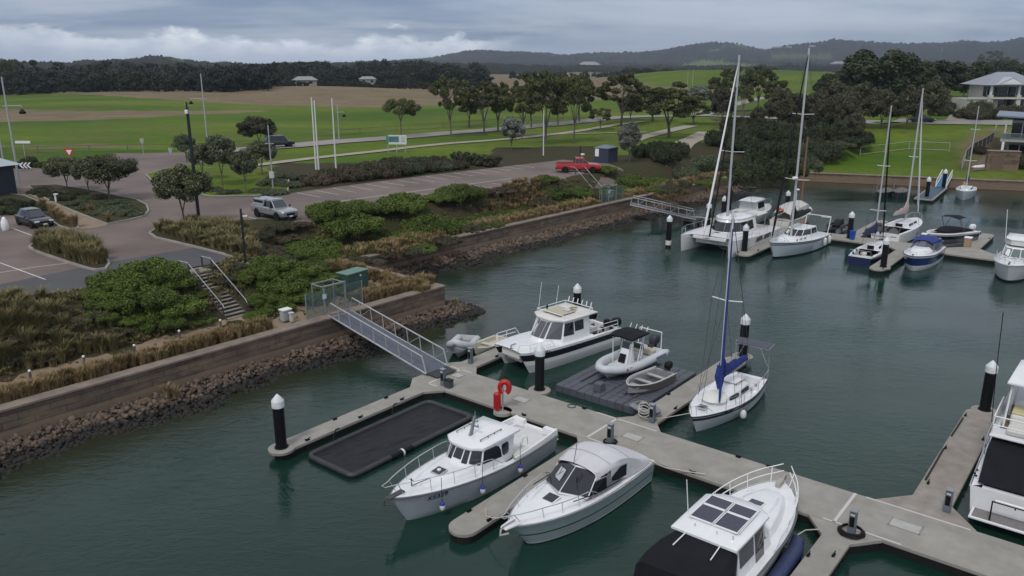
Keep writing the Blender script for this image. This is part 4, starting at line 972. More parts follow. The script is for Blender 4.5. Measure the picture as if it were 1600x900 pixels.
        for i in range(n):
            t=ta+(tb-ta)*(i+.6)/n
            for sd in (1,-1):
                k=h*(min(1,(t-ta)/.10+.25) if drop else 1); b=(s.x(t)-.08,sd*max(s.w(t)-ins-.02,.06),s.z(t)-.01); p=(s.x(t)+pulpit*max(0,(t-.85)/.15),sd*(max(s.w(t)-ins,.1 if t>.9 else 0)+lean*h),s.z(t)+k); mb.tube([b,p],r*.85,5)
        return mb.build(name,mat,parent)
class House:
    """superstructure between two half outlines (aft to front, y>=0)"""
    def __init__(s,hb,ht,zb,zt):
        n=len(hb); zb=zb if isinstance(zb,(list,tuple)) else [zb]*n; zt=zt if isinstance(zt,(list,tuple)) else [zt]*n
        s.b=[(x,y,z) for (x,y),z in zip(hb,zb)]; s.t=[(x,y,z) for (x,y),z in zip(ht,zt)]; s.n=n
    def build(s,parent,name,mat,bevel=.05,capb=False,smooth=None):
        B=s.b+[(x,-y,z) for x,y,z in s.b[::-1]]; T=s.t+[(x,-y,z) for x,y,z in s.t[::-1]]
        return MB().frus(B,T,capb=capb).build(name,mat,parent,bevel=bevel,smooth=smooth)
    def roof(s,parent,name,mat,over=.08,th=.09,crown=.06,fwd=0.,aft=0.,bevel=.03,dz=0.,n=6):
        """slab following the top outline, slightly larger, crowned"""
        xs=[p[0] for p in s.t]; xm=(min(xs)+max(xs))/2
        def grow(k,z,pts=s.t): 
            o=[]
            for x,y,zz in pts: o.append((x+(over+fwd if x>xm else -over-aft)*k,y+over*k,zz+z+dz))
            return o
        half=grow(1,0); up=grow(1,th*.6); tp=[((x-xm)*.94+xm,y*.92,z+th*.4+.0) for x,y,z in up]
        R_=lambda l:l+[(x,-y,z) for x,y,z in l[::-1]]
        mid=[((x-xm)*.55+xm,y*.5,z+crown) for x,y,z in tp]
        mb=MB(); mb.frus(R_(half),R_(up),capt=False); mb.frus(R_(up),R_(tp),capb=False,capt=False); mb.frus(R_(tp),R_(mid),capb=False)
        return mb.build(name,mat,parent,smooth=35)
    def win(s,parent,k,u0,u1,v0,v1,mat=None,name='window',both=True,off=.012,rad=.18,shape=None,th=.02,front=False):
        mat=mat or GLASS
        def face(sd):
            if front: a=Vector(s.b[-1]); b=Vector((a.x,-a.y,a.z)); d=Vector(s.t[-1]); c=Vector((d.x,-d.y,d.z))
            else:
                a,b,c,d=[Vector(p) for p in (s.b[k],s.b[k+1],s.t[k+1],s.t[k])]
                if sd<0:
                    for q in (a,b,c,d): q.y=-q.y
            return a,b,c,d
        out=[]
        for sd in ((1,-1) if both and not front else (1,)):
            a,b,c,d=face(sd); 
            def bi(u,v): return (a.lerp(b,u)).lerp(d.lerp(c,u),v)
            if shape: uv=shape
            else:
                uv=[]
                for (cu,cv,a0) in ((1,0,-90),(1,1,0),(0,1,90),(0,0,180)):
                    for j in range(4):
                        g=R(a0+30*j); ru=rad*(u1-u0)*.5; rv=rad*(v1-v0)*.5
                        uu=(u1-ru if cu else u0+ru)+ru*math.cos(g); vv=(v1-rv if cv else v0+rv)+rv*math.sin(g); uv.append((uu,vv))
            pts=[bi(u,v) for u,v in uv]; nn=(b-a).cross(d-a).normalized(); cen=(a+b+c+d)/4
            outv=Vector((0 if front else 0,cen.y,0)) if not front else Vector((1,0,0))
            if front: outv=Vector((1,0,.01))
            elif abs(nn.x)>.75: outv=Vector((nn.x*0+ (1 if cen.x>sum(p[0] for p in s.b)/s.n else -1),0,0))
            if nn.dot(outv)<0: nn=-nn; pts=pts[::-1]
            n=len(pts); vs=[p+nn*(off+th*.0) for p in pts]+[p-nn*.01 for p in pts]
            mb=MB().add(vs,[tuple(range(n)),tuple(range(n,2*n))[::-1]]+[(i+n,(i+1)%n+n,(i+1)%n,i) for i in range(n)])
            out.append(mb.build(name,mat,parent))
        return out
def hatch(parent,x,y,z,lx,ly,ry=0.,mat=None,frame=None):
    o=MB().box((0,0,0),(lx,ly,.05)).build('hatch_frame',frame or STEEL,parent,bevel=.02); o.location=(x,y,z); o.rotation_euler=(0,ry,0)
    g=MB().box((0,0,.03),(lx-.1,ly-.1,.02)).build('hatch_glass',mat or GLASS,o,bevel=.01); return o
def fender(parent,x,y,z,l=.5,r=.11,both=False,blue=False,top=None):
    mb=MB(); mb.lathe([(.02,-l/2-.05),(r*.6,-l/2-.02),(r,-l/2+.08),(r,l/2-.08),(r*.6,l/2+.02),(.025,l/2+.08)],n=12); f=mb.build('fender',FENDW,parent,smooth=60); f.location=(x,y,z)
    MB().tube([(0,0,l/2),(0,(-.02 if y>0 else .02),(top or l/2+.9))],.012,4).build('lanyard',DROPE,f)
    if blue: MB().lathe([(.03,l/2+.08),(r*.75,l/2+.03),(r*.98,l/2-.06)],n=12).build('end_cap',FENDB,f)
    return f
def outboard(parent,x,z,s=1.,mat=None,y=0.,cowl=None,tilt=0.):
    mb=MB(); mb.loft([[(a*s,b_*s,zz*s) for a,b_ in ((-.34*k+q,-.19*k),( .20*k+q,-.2*k),(.27*k+q,0),(.20*k+q,.2*k),(-.34*k+q,.19*k),(-.42*k+q,0))] for k,zz,q in ((.75,0,0),(1,.12,0),(1.02,.34,-.02),(.8,.5,-.04),(.45,.56,-.05))])
    o=mb.build('outboard_motor',cowl or BLACK,parent,smooth=40); o.location=(x,y,z); o.rotation_euler=(0,tilt,0)
    MB().frus([(-.16*s,-.06*s,-1.0*s),(.1*s,-.06*s,-1.*s),(.1*s,.06*s,-1.*s),(-.16*s,.06*s,-1*s)],[(-.2*s,-.1*s,0),(.16*s,-.1*s,0),(.16*s,.1*s,0),(-.2*s,.1*s,0)]).build('leg',mat or BLACK,o)
    MB().box((.26*s,0,-.1*s),(.2*s,.3*s,.3*s)).build('bracket',DKGREY,o); return o
def boat(name,u,v,hdg,label,cat,z=0.):
    """hdg: degrees added to the berth direction (0 = bow away, 180 = bow towards the camera)"""
    return empty(name,UV(u,v,z),VDIR+R(hdg),label,cat)
def tubeo(parent,name,paths,r,mat,n=6):
    mb=MB()
    for p in paths: mb.tube(p,r,n)
    return mb.build(name,mat,parent)

# ---------------- 1 white cabin cruiser (hardtop, trunk cabin) ----------------
def cruiser1():
    r=boat('cabin_cruiser',-22.1,24.3,180,'white hardtop cabin cruiser with three dark windscreens and registration lettering on the bow','motor boat')
    h=Hull(9.9,3.1,1.48,.92,tw=.86,rake=1.0,tm=.38,pw=2.1,q=.74,flare=.26)
    h.build(r,[(0,0),(.10,0),(.5,0),(.8,0),(1.0,1)],[M('pale_blue_grey_hull',(.42,.46,.50),.3,coat=.3,col2=(.38,.41,.44),vs=2),NAVY])
    h.deck(r,.40,1,WHITE,camber=.05); h.cockpit(r,0,.40,.26,.45,WHITE,DECK,tr=.3); h.rub(r,M('grey_rub_rail',(.12,.125,.13),.5),.04)
    # trunk cabin
    T=lambda x:h.w(h.t(x))
    tr_=House([(.2,T(.2)-.42),(1.6,T(1.6)-.42),(2.7,T(2.7)-.40),(3.45,.42),(3.2,.16)],[(.2,T(.2)-.52),(1.55,T(1.55)-.56),(2.5,T(2.5)-.58),(3.1,.34),(3.3,.12)],[h.z(h.t(x))-.05 for x in (.2,1.6,2.7,3.45,3.2)],[h.z(h.t(x))+d for x,d in ((.2,.24),(1.55,.2),(2.5,.14),(3.1,.09),(3.3,.07))])
    tr_.build(r,'foredeck_cabin',WHITE,bevel=.07,smooth=40)
    hatch(r,2.05,0,h.z(.72)+.215,.56,.56,ry=R(5)); MB().lathe([(.09,0),(.09,.05),(.05,.07)],n=12,c=(2.05,0,h.z(.72)+.25)).build('vent',WPAINT,r,smooth=40)
    # wheelhouse
    zb=.95; zt=2.1
    wh=House([(-1.75,1.04),(-.9,1.19),(.55,1.13),(1.02,.62),(1.12,.0+.28)],[(-1.95,1.02),(-.9,1.03),(.18,.98),(.52,.55),(.60,.25)],[zb,zb,zb+.12,zb+.3,zb+.34],zt)
    wh.build(r,'wheelhouse',WHITE,bevel=.06)
    # windscreens: three panes + big side window with rounded aft end
    wh.win(r,2,.12,.94,.30,.88,rad=.25,name='windscreen'); wh.win(r,3,.0,.0,0,0,shape=None,name='windscreen') if False else None
    o=wh.win(r,0,.06,.94,.38,.86,front=True,rad=.2,name='windscreen')
    wh.win(r,3,.10,.92,.26,.87,rad=.2,name='windscreen')
    wh.win(r,1,0,1,0,1,name='side_window',shape=[(.04,.34),(.97,.36),(.985,.82),(.93,.88),(.30,.87),(.14,.80),(.05,.62)])
    wh.win(r,0,.45,.99,.34,.8,name='side_window',rad=.5)
    wh.roof(r,'roof',WHITE,over=.12,th=.16,crown=.10,aft=.12,fwd=.04)
    for s in (-1,1):
        mb=MB(); y=.72*s; mb.tube([(-1.35,y,2.40),(.15,y,2.41)],.018,6)
        for x in (-1.3,-.85,-.4,.1): mb.tube([(x,y,2.28),(x,y,2.40)],.02,6)
        mb.build('roof_rail',DKGREY,r)
    mb=MB(); mb.frus([(-.10,-.05,2.28),(.1,-.05,2.28),(.1,.05,2.28),(-.1,.05,2.28)],[(-.38,-.03,3.2),(-.27,-.03,3.2),(-.27,.03,3.2),(-.38,.03,3.2)]); mb.box((-.22,0,2.78),(.06,.62,.05)); mb.tube([(-.32,0,3.15),(-.36,0,3.4)],.02,6); mb.tube([(-.22,.28,2.78),(-.22,.28,2.9)],.03,6); mb.build('signal_mast',M('grey_mast',(.2,.21,.22),.5),r)
    # wheelhouse after bulkhead, cockpit coaming, transom notch and seats
    MB().box((-1.82,0,1.25),(.05,1.9,1.5)).build('after_bulkhead',WHITE2,r); MB().box((-1.86,.2,1.3),(.04,.7,1.2)).build('cabin_door',GLASS,r)
    for s in (-1,1): MB().box((-2.4,s*.85,.72),(1.1,.5,.5)).build('cockpit_seat',WHITE2,r,bevel=.05)
    mb=MB(); 
    for s in (-1,1): mb.frus([(-4.92,s*.55,.88),(-4.58,s*.55,.88),(-4.58,s*1.26,.88),(-4.92,s*1.26,.88)],[(-4.92,s*.62,1.22),(-4.66,s*.62,1.22),(-4.66,s*1.27,1.22),(-4.92,s*1.27,1.22)])
    mb.box((-4.8,0,.9),(.25,1.6,.2)); mb.build('transom_coaming',WHITE,r,bevel=.03)
    for s in (-1,1):
        mb=MB(); pts=[(h.x(t),s*(h.w(t)-.02),h.z(t)) for t in [.0+.36*i/8 for i in range(9)]]; top=[(a,b_*.985,c+.30*(1-i/16)) for i,(a,b_,c) in enumerate(pts)]; i2=[(a,b_-s*.10,c) for a,b_,c in top]; i3=[(a,b_-s*.14,c) for a,b_,c in pts]; mb.loft([pts,top,i2,i3],closed=False); mb.build('cockpit_coaming',WHITE,r,smooth=30)
    MB().box((-5.15,0,.42),(.5,2.1,.07)).build('swim_platform',WHITE,r,bevel=.02)
    h.rail(r,.44,.995,h=.62,ins=.12,n=5,pulpit=.35,r=.02)
    tubeo(r,'grab_rail',[[(-2.1,s*1.28,1.3),(-2.15,s*1.3,1.75),(-2.5,s*1.3,1.75),(-2.6,s*1.28,1.3)] for s in (-1,1)],.016,STEEL)
    mb=MB(); mb.box((4.65,0,1.47),(.9,.26,.05)); mb.tube([(5.0,0,1.49),(5.25,0,1.47),(5.28,0,1.3)],.035,6); mb.tube([(5.05,-.16,1.27),(5.25,0,1.29),(5.05,.16,1.27)],.04,6); mb.build('anchor',DKGREY,r)
    mb=MB(); mb.tube([(3.7,0,1.45),(3.7,0,1.8)],.03,6); mb.tube([(3.7,-.12,1.74),(3.7,.12,1.74)],.018,6); mb.tube([(2.9,.25,1.55),(3.7,.05,1.5)],.02,5); mb.build('windlass',DKGREY,r)
    for x in (-1.6,.9,3.0): 
        t=h.t(x); fender(r,x,h.w(t)+.08,.55,l=.30,r=.12,blue=True,top=1.35)
    y=h.w(.80)
    o=text('registration','KE329',.36,NAVY,r,(h.x(.80),h.w(.80)-.02,1.05),(0,0,0)); 
    # lie the lettering against the port bow plate
    p1=Vector((h.x(.76),h.w(.76),0)); p2=Vector((h.x(.86),h.w(.86),0)); d=(p2-p1).normalized(); yaw=math.atan2(d.y,d.x)
    o.rotation_euler=Euler((R(109),0,yaw+PI),'XYZ'); o.location=((p1.x+p2.x)/2,(p1.y+p2.y)/2-.045,1.02)
    return r
cruiser1()
# ---------------- 2 white cruiser with pale canvas ----------------
def cruiser2():
    r=boat('canvas_cruiser',-17.0,25.35,180-2,'white sports cruiser with pale canvas top, black windscreen and square foredeck hatch','motor boat')
    h=Hull(8.6,2.85,1.36,1.08,tw=.9,rake=1.15,tm=.42,pw=2.2,q=.7,flare=.24)
    TQ=M('pale_green_grey_hull',(.34,.42,.43),.28,col2=(.3,.37,.38),vs=2,coat=.3)
    h.build(r,[(0,0),(.12,1),(.50,2),(.55,1),(.9,0),(.95,2)],[WHITE,TQ,STRIPE]); h.deck(r,0,1,WHITE,camber=.07); h.rub(r,STEEL,.03)
    T=lambda x:h.w(h.t(x))
    fd=House([(-.2,T(-.2)-.3),(1.2,T(1.2)-.3),(2.4,T(2.4)-.32),(3.1,.3)],[(-.2,T(-.2)-.36),(1.1,T(1.1)-.42),(2.1,T(2.1)-.5),(2.7,.24)],[h.z(h.t(x))-.05 for x in (-.2,1.2,2.4,3.1)],[h.z(h.t(x))+d for x,d in ((-.2,.16),(1.1,.13),(2.1,.09),(2.7,.06))])
    fd.build(r,'foredeck',WHITE,bevel=.08,smooth=40); hatch(r,1.75,0,h.z(.7)+.145,.62,.62,ry=R(6),frame=WPAINT)
    # windscreen + canvas top: the canvas sweeps aft down to the transom
    zb=1.62
    ws=House([(-2.4,1.22),(-.55,1.22),(.75,1.13),(1.28,.0+.0001)],[(-2.4,1.05),(-.75,1.02),(-.25,.95),(.05,.0001)],[1.15,1.2,1.3,1.38],[1.8,2.08,2.1,2.18])
    ws.build(r,'windscreen_frame',STEEL,bevel=0)
    ws.win(r,2,.03,.97,.06,.95,rad=.05,name='windscreen',off=.02); ws.win(r,1,.05,.97,.10,.62,rad=.05,name='side_screen',mat=GLASS,off=.02)
    ws.win(r,1,0,1,0,1,name='side_canvas',mat=WCAN,off=.03,shape=[(0,.66),(1,.66),(1,1.),(0,1.)])
    ws.win(r,1,0,1,0,1,name='side_window',mat=GLASS,off=.042,shape=[(.03,.68),(.62,.70),(.30,.97),(.03,.97)])
    secs=[]
    prof=[(.02,2.16,.96,.10),(-.3,2.22,1.03,.12),(-.9,2.30,1.09,.14),(-1.6,2.28,1.13,.14),(-2.2,2.15,1.17,.14),(-2.8,1.86,1.2,.12),(-3.4,1.56,1.2,.10),(-4.1,1.28,1.14,.06)]
    for x,z,w_,c in prof:
        e=max(1.15,z-(.34 if x>-2.3 else (z-1.15)*.92)); e2=z-.10
        secs.append([(x,-w_-.04,e),(x,-w_,e2),(x,-w_*.8,z-.02),(x,-w_*.4,z+c*.6),(x,0,z+c*.75),(x,w_*.4,z+c*.6),(x,w_*.8,z-.02),(x,w_,e2),(x,w_+.04,e)])
    MB().loft(secs,closed=False).build('canvas_top',WCAN,r,smooth=60)
    MB().loft([[(-.05,-1.0,2.12),(-.05,1.0,2.12)],[(-2.3,-1.17,2.0),(-2.3,1.17,2.0)],[(-3.9,-1.15,1.22),(-3.9,1.15,1.22)]],closed=False).build('canvas_lining',WCAN,r)
    mb=MB()
    for sd in (1,-1): mb.loft([[(x,sd*(w_+.035),max(1.15,z-(.34 if x>-2.3 else (z-1.15)*.92))),(x,sd*(w_+.06),1.14)] for x,z,w_,c in prof[2:]],closed=False)
    mb.build('side_curtain',WCAN,r,smooth=50)
    for sd in (1,-1): MB().add([(-.95,sd*1.165,1.32),(-2.0,sd*1.215,1.32),(-2.0,sd*1.215,1.86),(-1.55,sd*1.2,1.90),(-.95,sd*1.165,1.62)],[(0,1,2,3,4)]).build('curtain_window',GLASS,r)
    tubeo(r,'canvas_seam',[[(x,-w_,z-.08),(x,-w_*.8,z+.0),(x,-w_*.4,z+c*.62+.01),(x,0,z+c*.78+.01),(x,w_*.4,z+c*.62+.01),(x,w_*.8,z+.0),(x,w_,z-.08)] for x,z,w_,c in (prof[2],prof[4])],.012,M('seam_grey',(.33,.33,.34),.8))
    for s in (-1,1): o=tubeo(r,'wiper',[[(.25,s*.5,2.08),(.62,s*.45,1.85)],[(.45,s*.35,1.95),(.62,s*.45,1.85),(.8,s*.62,1.74)]],.012,BLACK)
    tubeo(r,'antenna',[[(.1,-.1,2.2),(-.12,-.1,3.1)]],.014,BLACK)
    h.rail(r,.50,1.0,h=.5,ins=.16,n=5,pulpit=.45,r=.02)
    tubeo(r,'side_handrail',[[( -1.5,s*(T(-1.5)-.14),1.32),(.2,s*(T(.2)-.16),1.4),(1.6,s*(T(1.6)-.2),1.55)] for s in (-1,1)],.022,BLACK)
    mb=MB(); mb.frus([(3.6,-.32,1.28),(4.7,-.16,1.34),(4.7,.16,1.34),(3.6,.32,1.28)],[(3.6,-.3,1.36),(4.65,-.14,1.42),(4.65,.14,1.42),(3.6,.3,1.36)]); mb.build('bowsprit',WHITE,r,bevel=.02)
    mb=MB(); mb.tube([(4.0,0,1.44),(4.75,0,1.46),(4.85,0,1.24)],.03,6); mb.tube([(4.6,-.2,1.2),(4.87,0,1.16),(4.6,.2,1.2)],.045,6); mb.build('anchor',M('galvanised_anchor',(.35,.33,.3),.6),r)
    tubeo(r,'mooring_line',[[(3.7,-.25,1.4),(3.9,-1.1,1.0),(3.6,-1.9,.62),(3.1,-2.4,.55)]],.022,ROPE); tubeo(r,'stern_line',[[(-4.0,1.15,1.2),(-4.6,1.6,.75),(-5.2,2.4,.58),(-5.5,3.2,.6)]],.025,ROPE)
    return r
cruiser2()
# ---------------- 3 pilothouse boat with black cockpit cover ----------------
def pilothouse():
    r=boat('pilothouse_cruiser',-10.15,25.85,0,'white pilothouse cruiser with solar panels on the roof and a black canopy over its cockpit','motor boat')
    h=Hull(10.2,3.25,1.42,1.1,tw=.95,rake=.6,tm=.5,pw=2.6,q=.72,flare=.24)
    h.build(r,[(0,0),(.12,0),(.42,1),(.5,0),(.85,1)],[WHITE,STRIPE]); h.deck(r,.05,1,WHITE,camber=.06); h.rub(r,M('grey_rub_rail',(.12,.125,.13)),.045)
    T=lambda x:h.w(h.t(x))
    fd=House([(.9,T(.9)-.42),(2.3,T(2.3)-.42),(3.3,T(3.3)-.42),(4.1,.5),(4.35,.25)],[(.9,T(.9)-.6),(2.2,T(2.2)-.65),(3.1,T(3.1)-.65),(3.75,.4),(3.9,.2)],[h.z(h.t(x))-.05 for x in (.9,2.3,3.3,4.1,4.35)],[h.z(h.t(x))+d for x,d in ((.9,.36),(2.2,.3),(3.1,.2),(3.75,.1),(3.9,.07))])
    fd.build(r,'foredeck_cabin',WHITE,bevel=.08,smooth=40); hatch(r,2.35,.1,h.z(.73)+.29,.5,.62,ry=R(6),mat=SOLAR,frame=WPAINT)
    wh=House([(-2.35,1.28),(-1.0,1.3),(-.15,1.3),(.55,1.28),(1.45,.72),(1.62,.3)],[(-2.35,1.1),(-1.0,1.12),(-.15,1.12),(-.1,1.06),(.25,.6),(.35,.25)],[1.1,1.1,1.1,1.2,1.35,1.4],2.5)
    wh.build(r,'pilothouse',WHITE,bevel=.05)
    wh.win(r,0,.08,.94,.36,.88,rad=.12,mat=GLASSB,name='side_window'); wh.win(r,1,.06,.94,.06,.9,rad=.08,name='side_door'); wh.win(r,2,.10,.98,.42,.88,rad=.12,name='side_window'); wh.win(r,3,.06,.95,.30,.9,rad=.15,name='windscreen'); wh.win(r,0,.06,.94,.3,.9,front=True,name='windscreen'); wh.win(r,4,.08,.92,.3,.9,rad=.15,name='windscreen')
    wh.roof(r,'roof',WHITE,over=.14,th=.14,crown=.07,fwd=.1,aft=.25)
    tubeo(r,'roof_edge_trim',[[(x,s*(y+.1),2.48) for x,y,z in wh.t[:4]] for s in (-1,1)],.03,BLACK)
    for x,y,lx,ly in ((-1.45,-.47,1.05,.86),(-1.45,.47,1.05,.86),(-.5,-.47,.7,.86),(-.5,.47,.7,.86)):
        o=MB().box((0,0,0),(lx,ly,.03)).build('solar_panel',SOLAR,r); o.location=(x,y,2.76); f=MB(); 
        for a,b_,c,d in ((0,-ly/2,lx,.03),(0,ly/2,lx,.03),(-lx/2,0,.03,ly),(lx/2,0,.03,ly)): f.box((a,b_,0),(c+.03,d+.0,.045))
        f.build('panel_frame',WPAINT,o)
    tubeo(r,'roof_rail',[[(-1.75,s*.98,2.58),(-1.9,s*.95,2.74),(-.05,s*.93,2.76),(.1,s*.9,2.6)] for s in (-1,1)]+[[(-1.95,-.95,2.74),(-1.95,.95,2.74)]],.018,WPAINT)
    tubeo(r,'antenna',[[(-1.6,1.15,2.6),(-1.75,1.22,4.0)]],.018,WPAINT); tubeo(r,'roof_fitting',[[(-2.3,.55,2.6),(-2.35,.5,2.78)],[(-2.3,-.3,2.6),(-2.35,-.32,2.8)],[(-2.3,-.9,2.58),(-2.3,-.9,2.82)]],.03,STEEL)
    # cockpit canopy
    zc=[(-2.5,2.5,1.2),(-3.2,2.48,1.38),(-4.1,2.38,1.48),(-4.7,2.2,1.5),(-5.0,1.2,1.52)]
    secs=[[(x,-w_-.12*(x<-2.6),1.1),(x,-w_,z-.25),(x,-w_*.85,z-.05),(x,0,z),(x,w_*.85,z-.05),(x,w_,z-.25),(x,w_+.12*(x<-2.6),1.1)] for x,z,w_ in zc]
    MB().loft(secs).build('cockpit_canopy',BCAN,r,smooth=40)
    tubeo(r,'canopy_bow',[[(-2.35,s*.62,2.64),(-2.9,s*.66,2.55),(-3.6,s*.7,2.48)] for s in (-1,1)],.022,WPAINT)
    h.rail(r,.50,1.0,h=.62,ins=.1,n=5,pulpit=.25,r=.022,mid=True,lean=.12,mat=WPAINT,open_=True)
    mb=MB(); mb.tube([(4.5,0,1.5),(5.2,0,1.66),(5.35,0,1.45)],.04,6); mb.tube([(5.0,-.18,1.42),(5.35,0,1.38),(5.0,.18,1.42)],.05,6); mb.box((4.6,0,1.52),(.5,.2,.2)); mb.build('anchor',M('galvanised_anchor',(.35,.33,.3)),r)
    tubeo(r,'foredeck_handrail',[[(1.9,s*.62,1.75),(2.5,s*.6,1.85),(3.2,s*.5,1.65)] for s in (-1,1)],.018,WPAINT)
    return r
pilothouse()
o=boat('dock_fender',-8.3,25.2,0,'long blue inflated fender bag hanging between the canopied cruiser and the finger','fender')
MB().tube([(-3.5,0,.25),(-3.3,0,.3),(0,.04,.32),(2.6,.1,.35),(3.2,.25,.4),(3.5,.45,.42)],[.12,.26,.3,.3,.26,.12],12).build('bag',M('dark_blue_vinyl',(.015,.025,.085),.5,col2=(.03,.04,.1),vs=2),o,smooth=60); MB().tube([(3.4,.4,.5),(3.9,.2,.6),(4.3,-.2,.6)],.02,5).build('lanyard',ROPE,o)
# ---------------- 4 flybridge cruiser at the right edge ----------------
def flybridge():
    r=boat('flybridge_cruiser',-1.95,41.6,0,'large white flybridge cruiser moored stern-on with a black cockpit awning and swim platform','motor boat')
    h=Hull(12.2,4.2,2.0,1.45,tw=.93,rake=1.3,tm=.45,flare=.2)
    h.build(r,[(0,0),(.1,0),(.55,0),(.9,1)],[WHITE,STRIPE]); h.deck(r,.26,1,WHITE); h.cockpit(r,0,.26,.38,.7,WHITE,TEAK,tr=.35); h.rub(r,STEEL,.04)
    MB().box((-6.5,0,.42),(.95,3.5,.10)).build('swim_platform',WHITE,r,bevel=.03); 
    MB().box((-6.48,0,.475),(.8,3.3,.02)).build('platform_deck',M('grey_teak',(.20,.19,.18),.7,col2=(.14,.13,.125),vs=5,sc=(1,6,1)),r)
    tubeo(r,'platform_rail',[[(-6.85,1.0,.45),(-6.85,1.0,1.35),(-6.85,.2,1.4),(-6.85,.2,1.25)],[(-6.85,1.0,1.35),(-6.85,-1.5,1.35),(-6.85,-1.5,.45)]],.035,BLACK); tubeo(r,'rail_roller',[[(-6.85,.9,1.42),(-6.85,-1.4,1.42)]],.05,WPAINT)
    T=lambda x:h.w(h.t(x))
    sa=House([(-2.8,1.55),(1.5,1.5),(3.2,.9),(3.5,.4)],[(-2.8,1.4),(.6,1.35),(1.6,.8),(1.8,.35)],1.55,2.75); sa.build(r,'saloon',WHITE,bevel=.06); sa.win(r,0,.08,.95,.35,.85,name='side_window'); sa.win(r,1,.05,.95,.2,.85,name='windscreen'); sa.win(r,0,.05,.95,.2,.85,front=True,name='windscreen')
    # awning over the after cockpit: black, sloping from the bridge deck to the transom
    MB().loft([[(-2.7,-1.75,2.72),(-2.7,1.75,2.72)],[(-4.2,-1.78,2.42),(-4.2,1.78,2.42)],[(-5.9,-1.72,1.55),(-5.9,1.72,1.55)]],closed=False).build('cockpit_awning',BCAN,r,smooth=60)
    mb=MB(); 
    for s in (1,-1): mb.add([(-2.7,s*1.75,2.72),(-4.2,s*1.78,2.42),(-5.9,s*1.72,1.55),(-2.7,s*1.72,1.5)],[(0,1,2,3)])
    mb.build('awning_side',BCAN,r)
    fb=House([(-3.6,1.85),(.6,1.8),(1.9,1.2),(2.2,.4)],[(-3.6,1.85),(.6,1.8),(1.9,1.2),(2.2,.4)],2.76,2.86); fb.build(r,'bridge_deck',WHITE,bevel=.03,capb=True)
    MB().box((-1.0,0,2.87),(3.2,3.2,.03)).build('bridge_sole',TEAK,r)
    mb=MB()
    for s in (1,-1): mb.loft([[(-2.4,s*1.75,2.86),(-2.4,s*1.8,3.5)],[(.6,s*1.72,2.86),(.8,s*1.74,3.6)],[(1.8,s*1.1,2.86),(2.2,s*1.1,3.65)],[(2.1,0,2.86),(2.5,0,3.68)]],closed=False)
    mb.build('bridge_coaming',WHITE,r,smooth=40)
    ht=House([(-2.6,1.5),(.8,1.45),(1.3,.8)],[(-2.6,1.5),(.8,1.45),(1.3,.8)],4.95,5.0); ht.roof(r,'hardtop',WHITE,over=.1,th=.12,crown=.06)
    for s,x,dx in [(s,x,dx) for s in (1,-1) for x,dx in ((-2.5,.1),(-.9,.0),(.6,.0))]: tubeo(r,'hardtop_post',[[(x,s*1.5,2.9),(x+dx,s*1.42,5.0)]],.045,WPAINT)
    tubeo(r,'bridge_rail',[[(-3.5,1.75,2.86),(-3.5,1.78,3.7),(-1.0,1.8,3.75)],[(-3.5,1.78,3.7),(-3.5,-1.78,3.7),(-3.5,-1.75,2.86)],[(-3.5,1.78,3.3),(-3.5,-1.78,3.3)]],.03,WPAINT)
    MB().box((-1.6,.95,3.2),(1.2,.75,.55)).build('bridge_seat',WHITE2,r,bevel=.12); MB().box((-1.6,.95,3.52),(1.1,.7,.1)).build('cushion',M('yellowish_cushion',(.55,.5,.28),.7),r,bevel=.04)
    MB().box((-2.6,.9,3.0),(1.4,.8,.24)).build('sun_pad',WHITE2,r,bevel=.1); MB().box((.4,.3,3.3),(.8,.9,.8)).build('helm_console',M('brown_console',(.12,.075,.055),.5),r,bevel=.1)
    tubeo(r,'rod_rack',[[(-3.45,y,3.7),(-3.5,y,3.95)] for y in (.2,.0,-.2,-.4)],.03,WPAINT)
    h.rail(r,.22,1,h=.75,ins=.08,n=8,mid=True,r=.022,lean=.05)
    tubeo(r,'fishing_pole',[[(-2.5,1.95,3.0),(-2.7,2.1,5.5),(-2.85,2.2,8.2)]],.018,BLACK)
    for x,y in ((-4.6,1.95),(-5.2,1.9),(-5.0,1.98)): MB().lathe([(.05,0),(.05,.04),(.02,.05)],n=8,c=(x,y,1.48)).build('deck_fitting',BLACK,r)
    return r
flybridge()
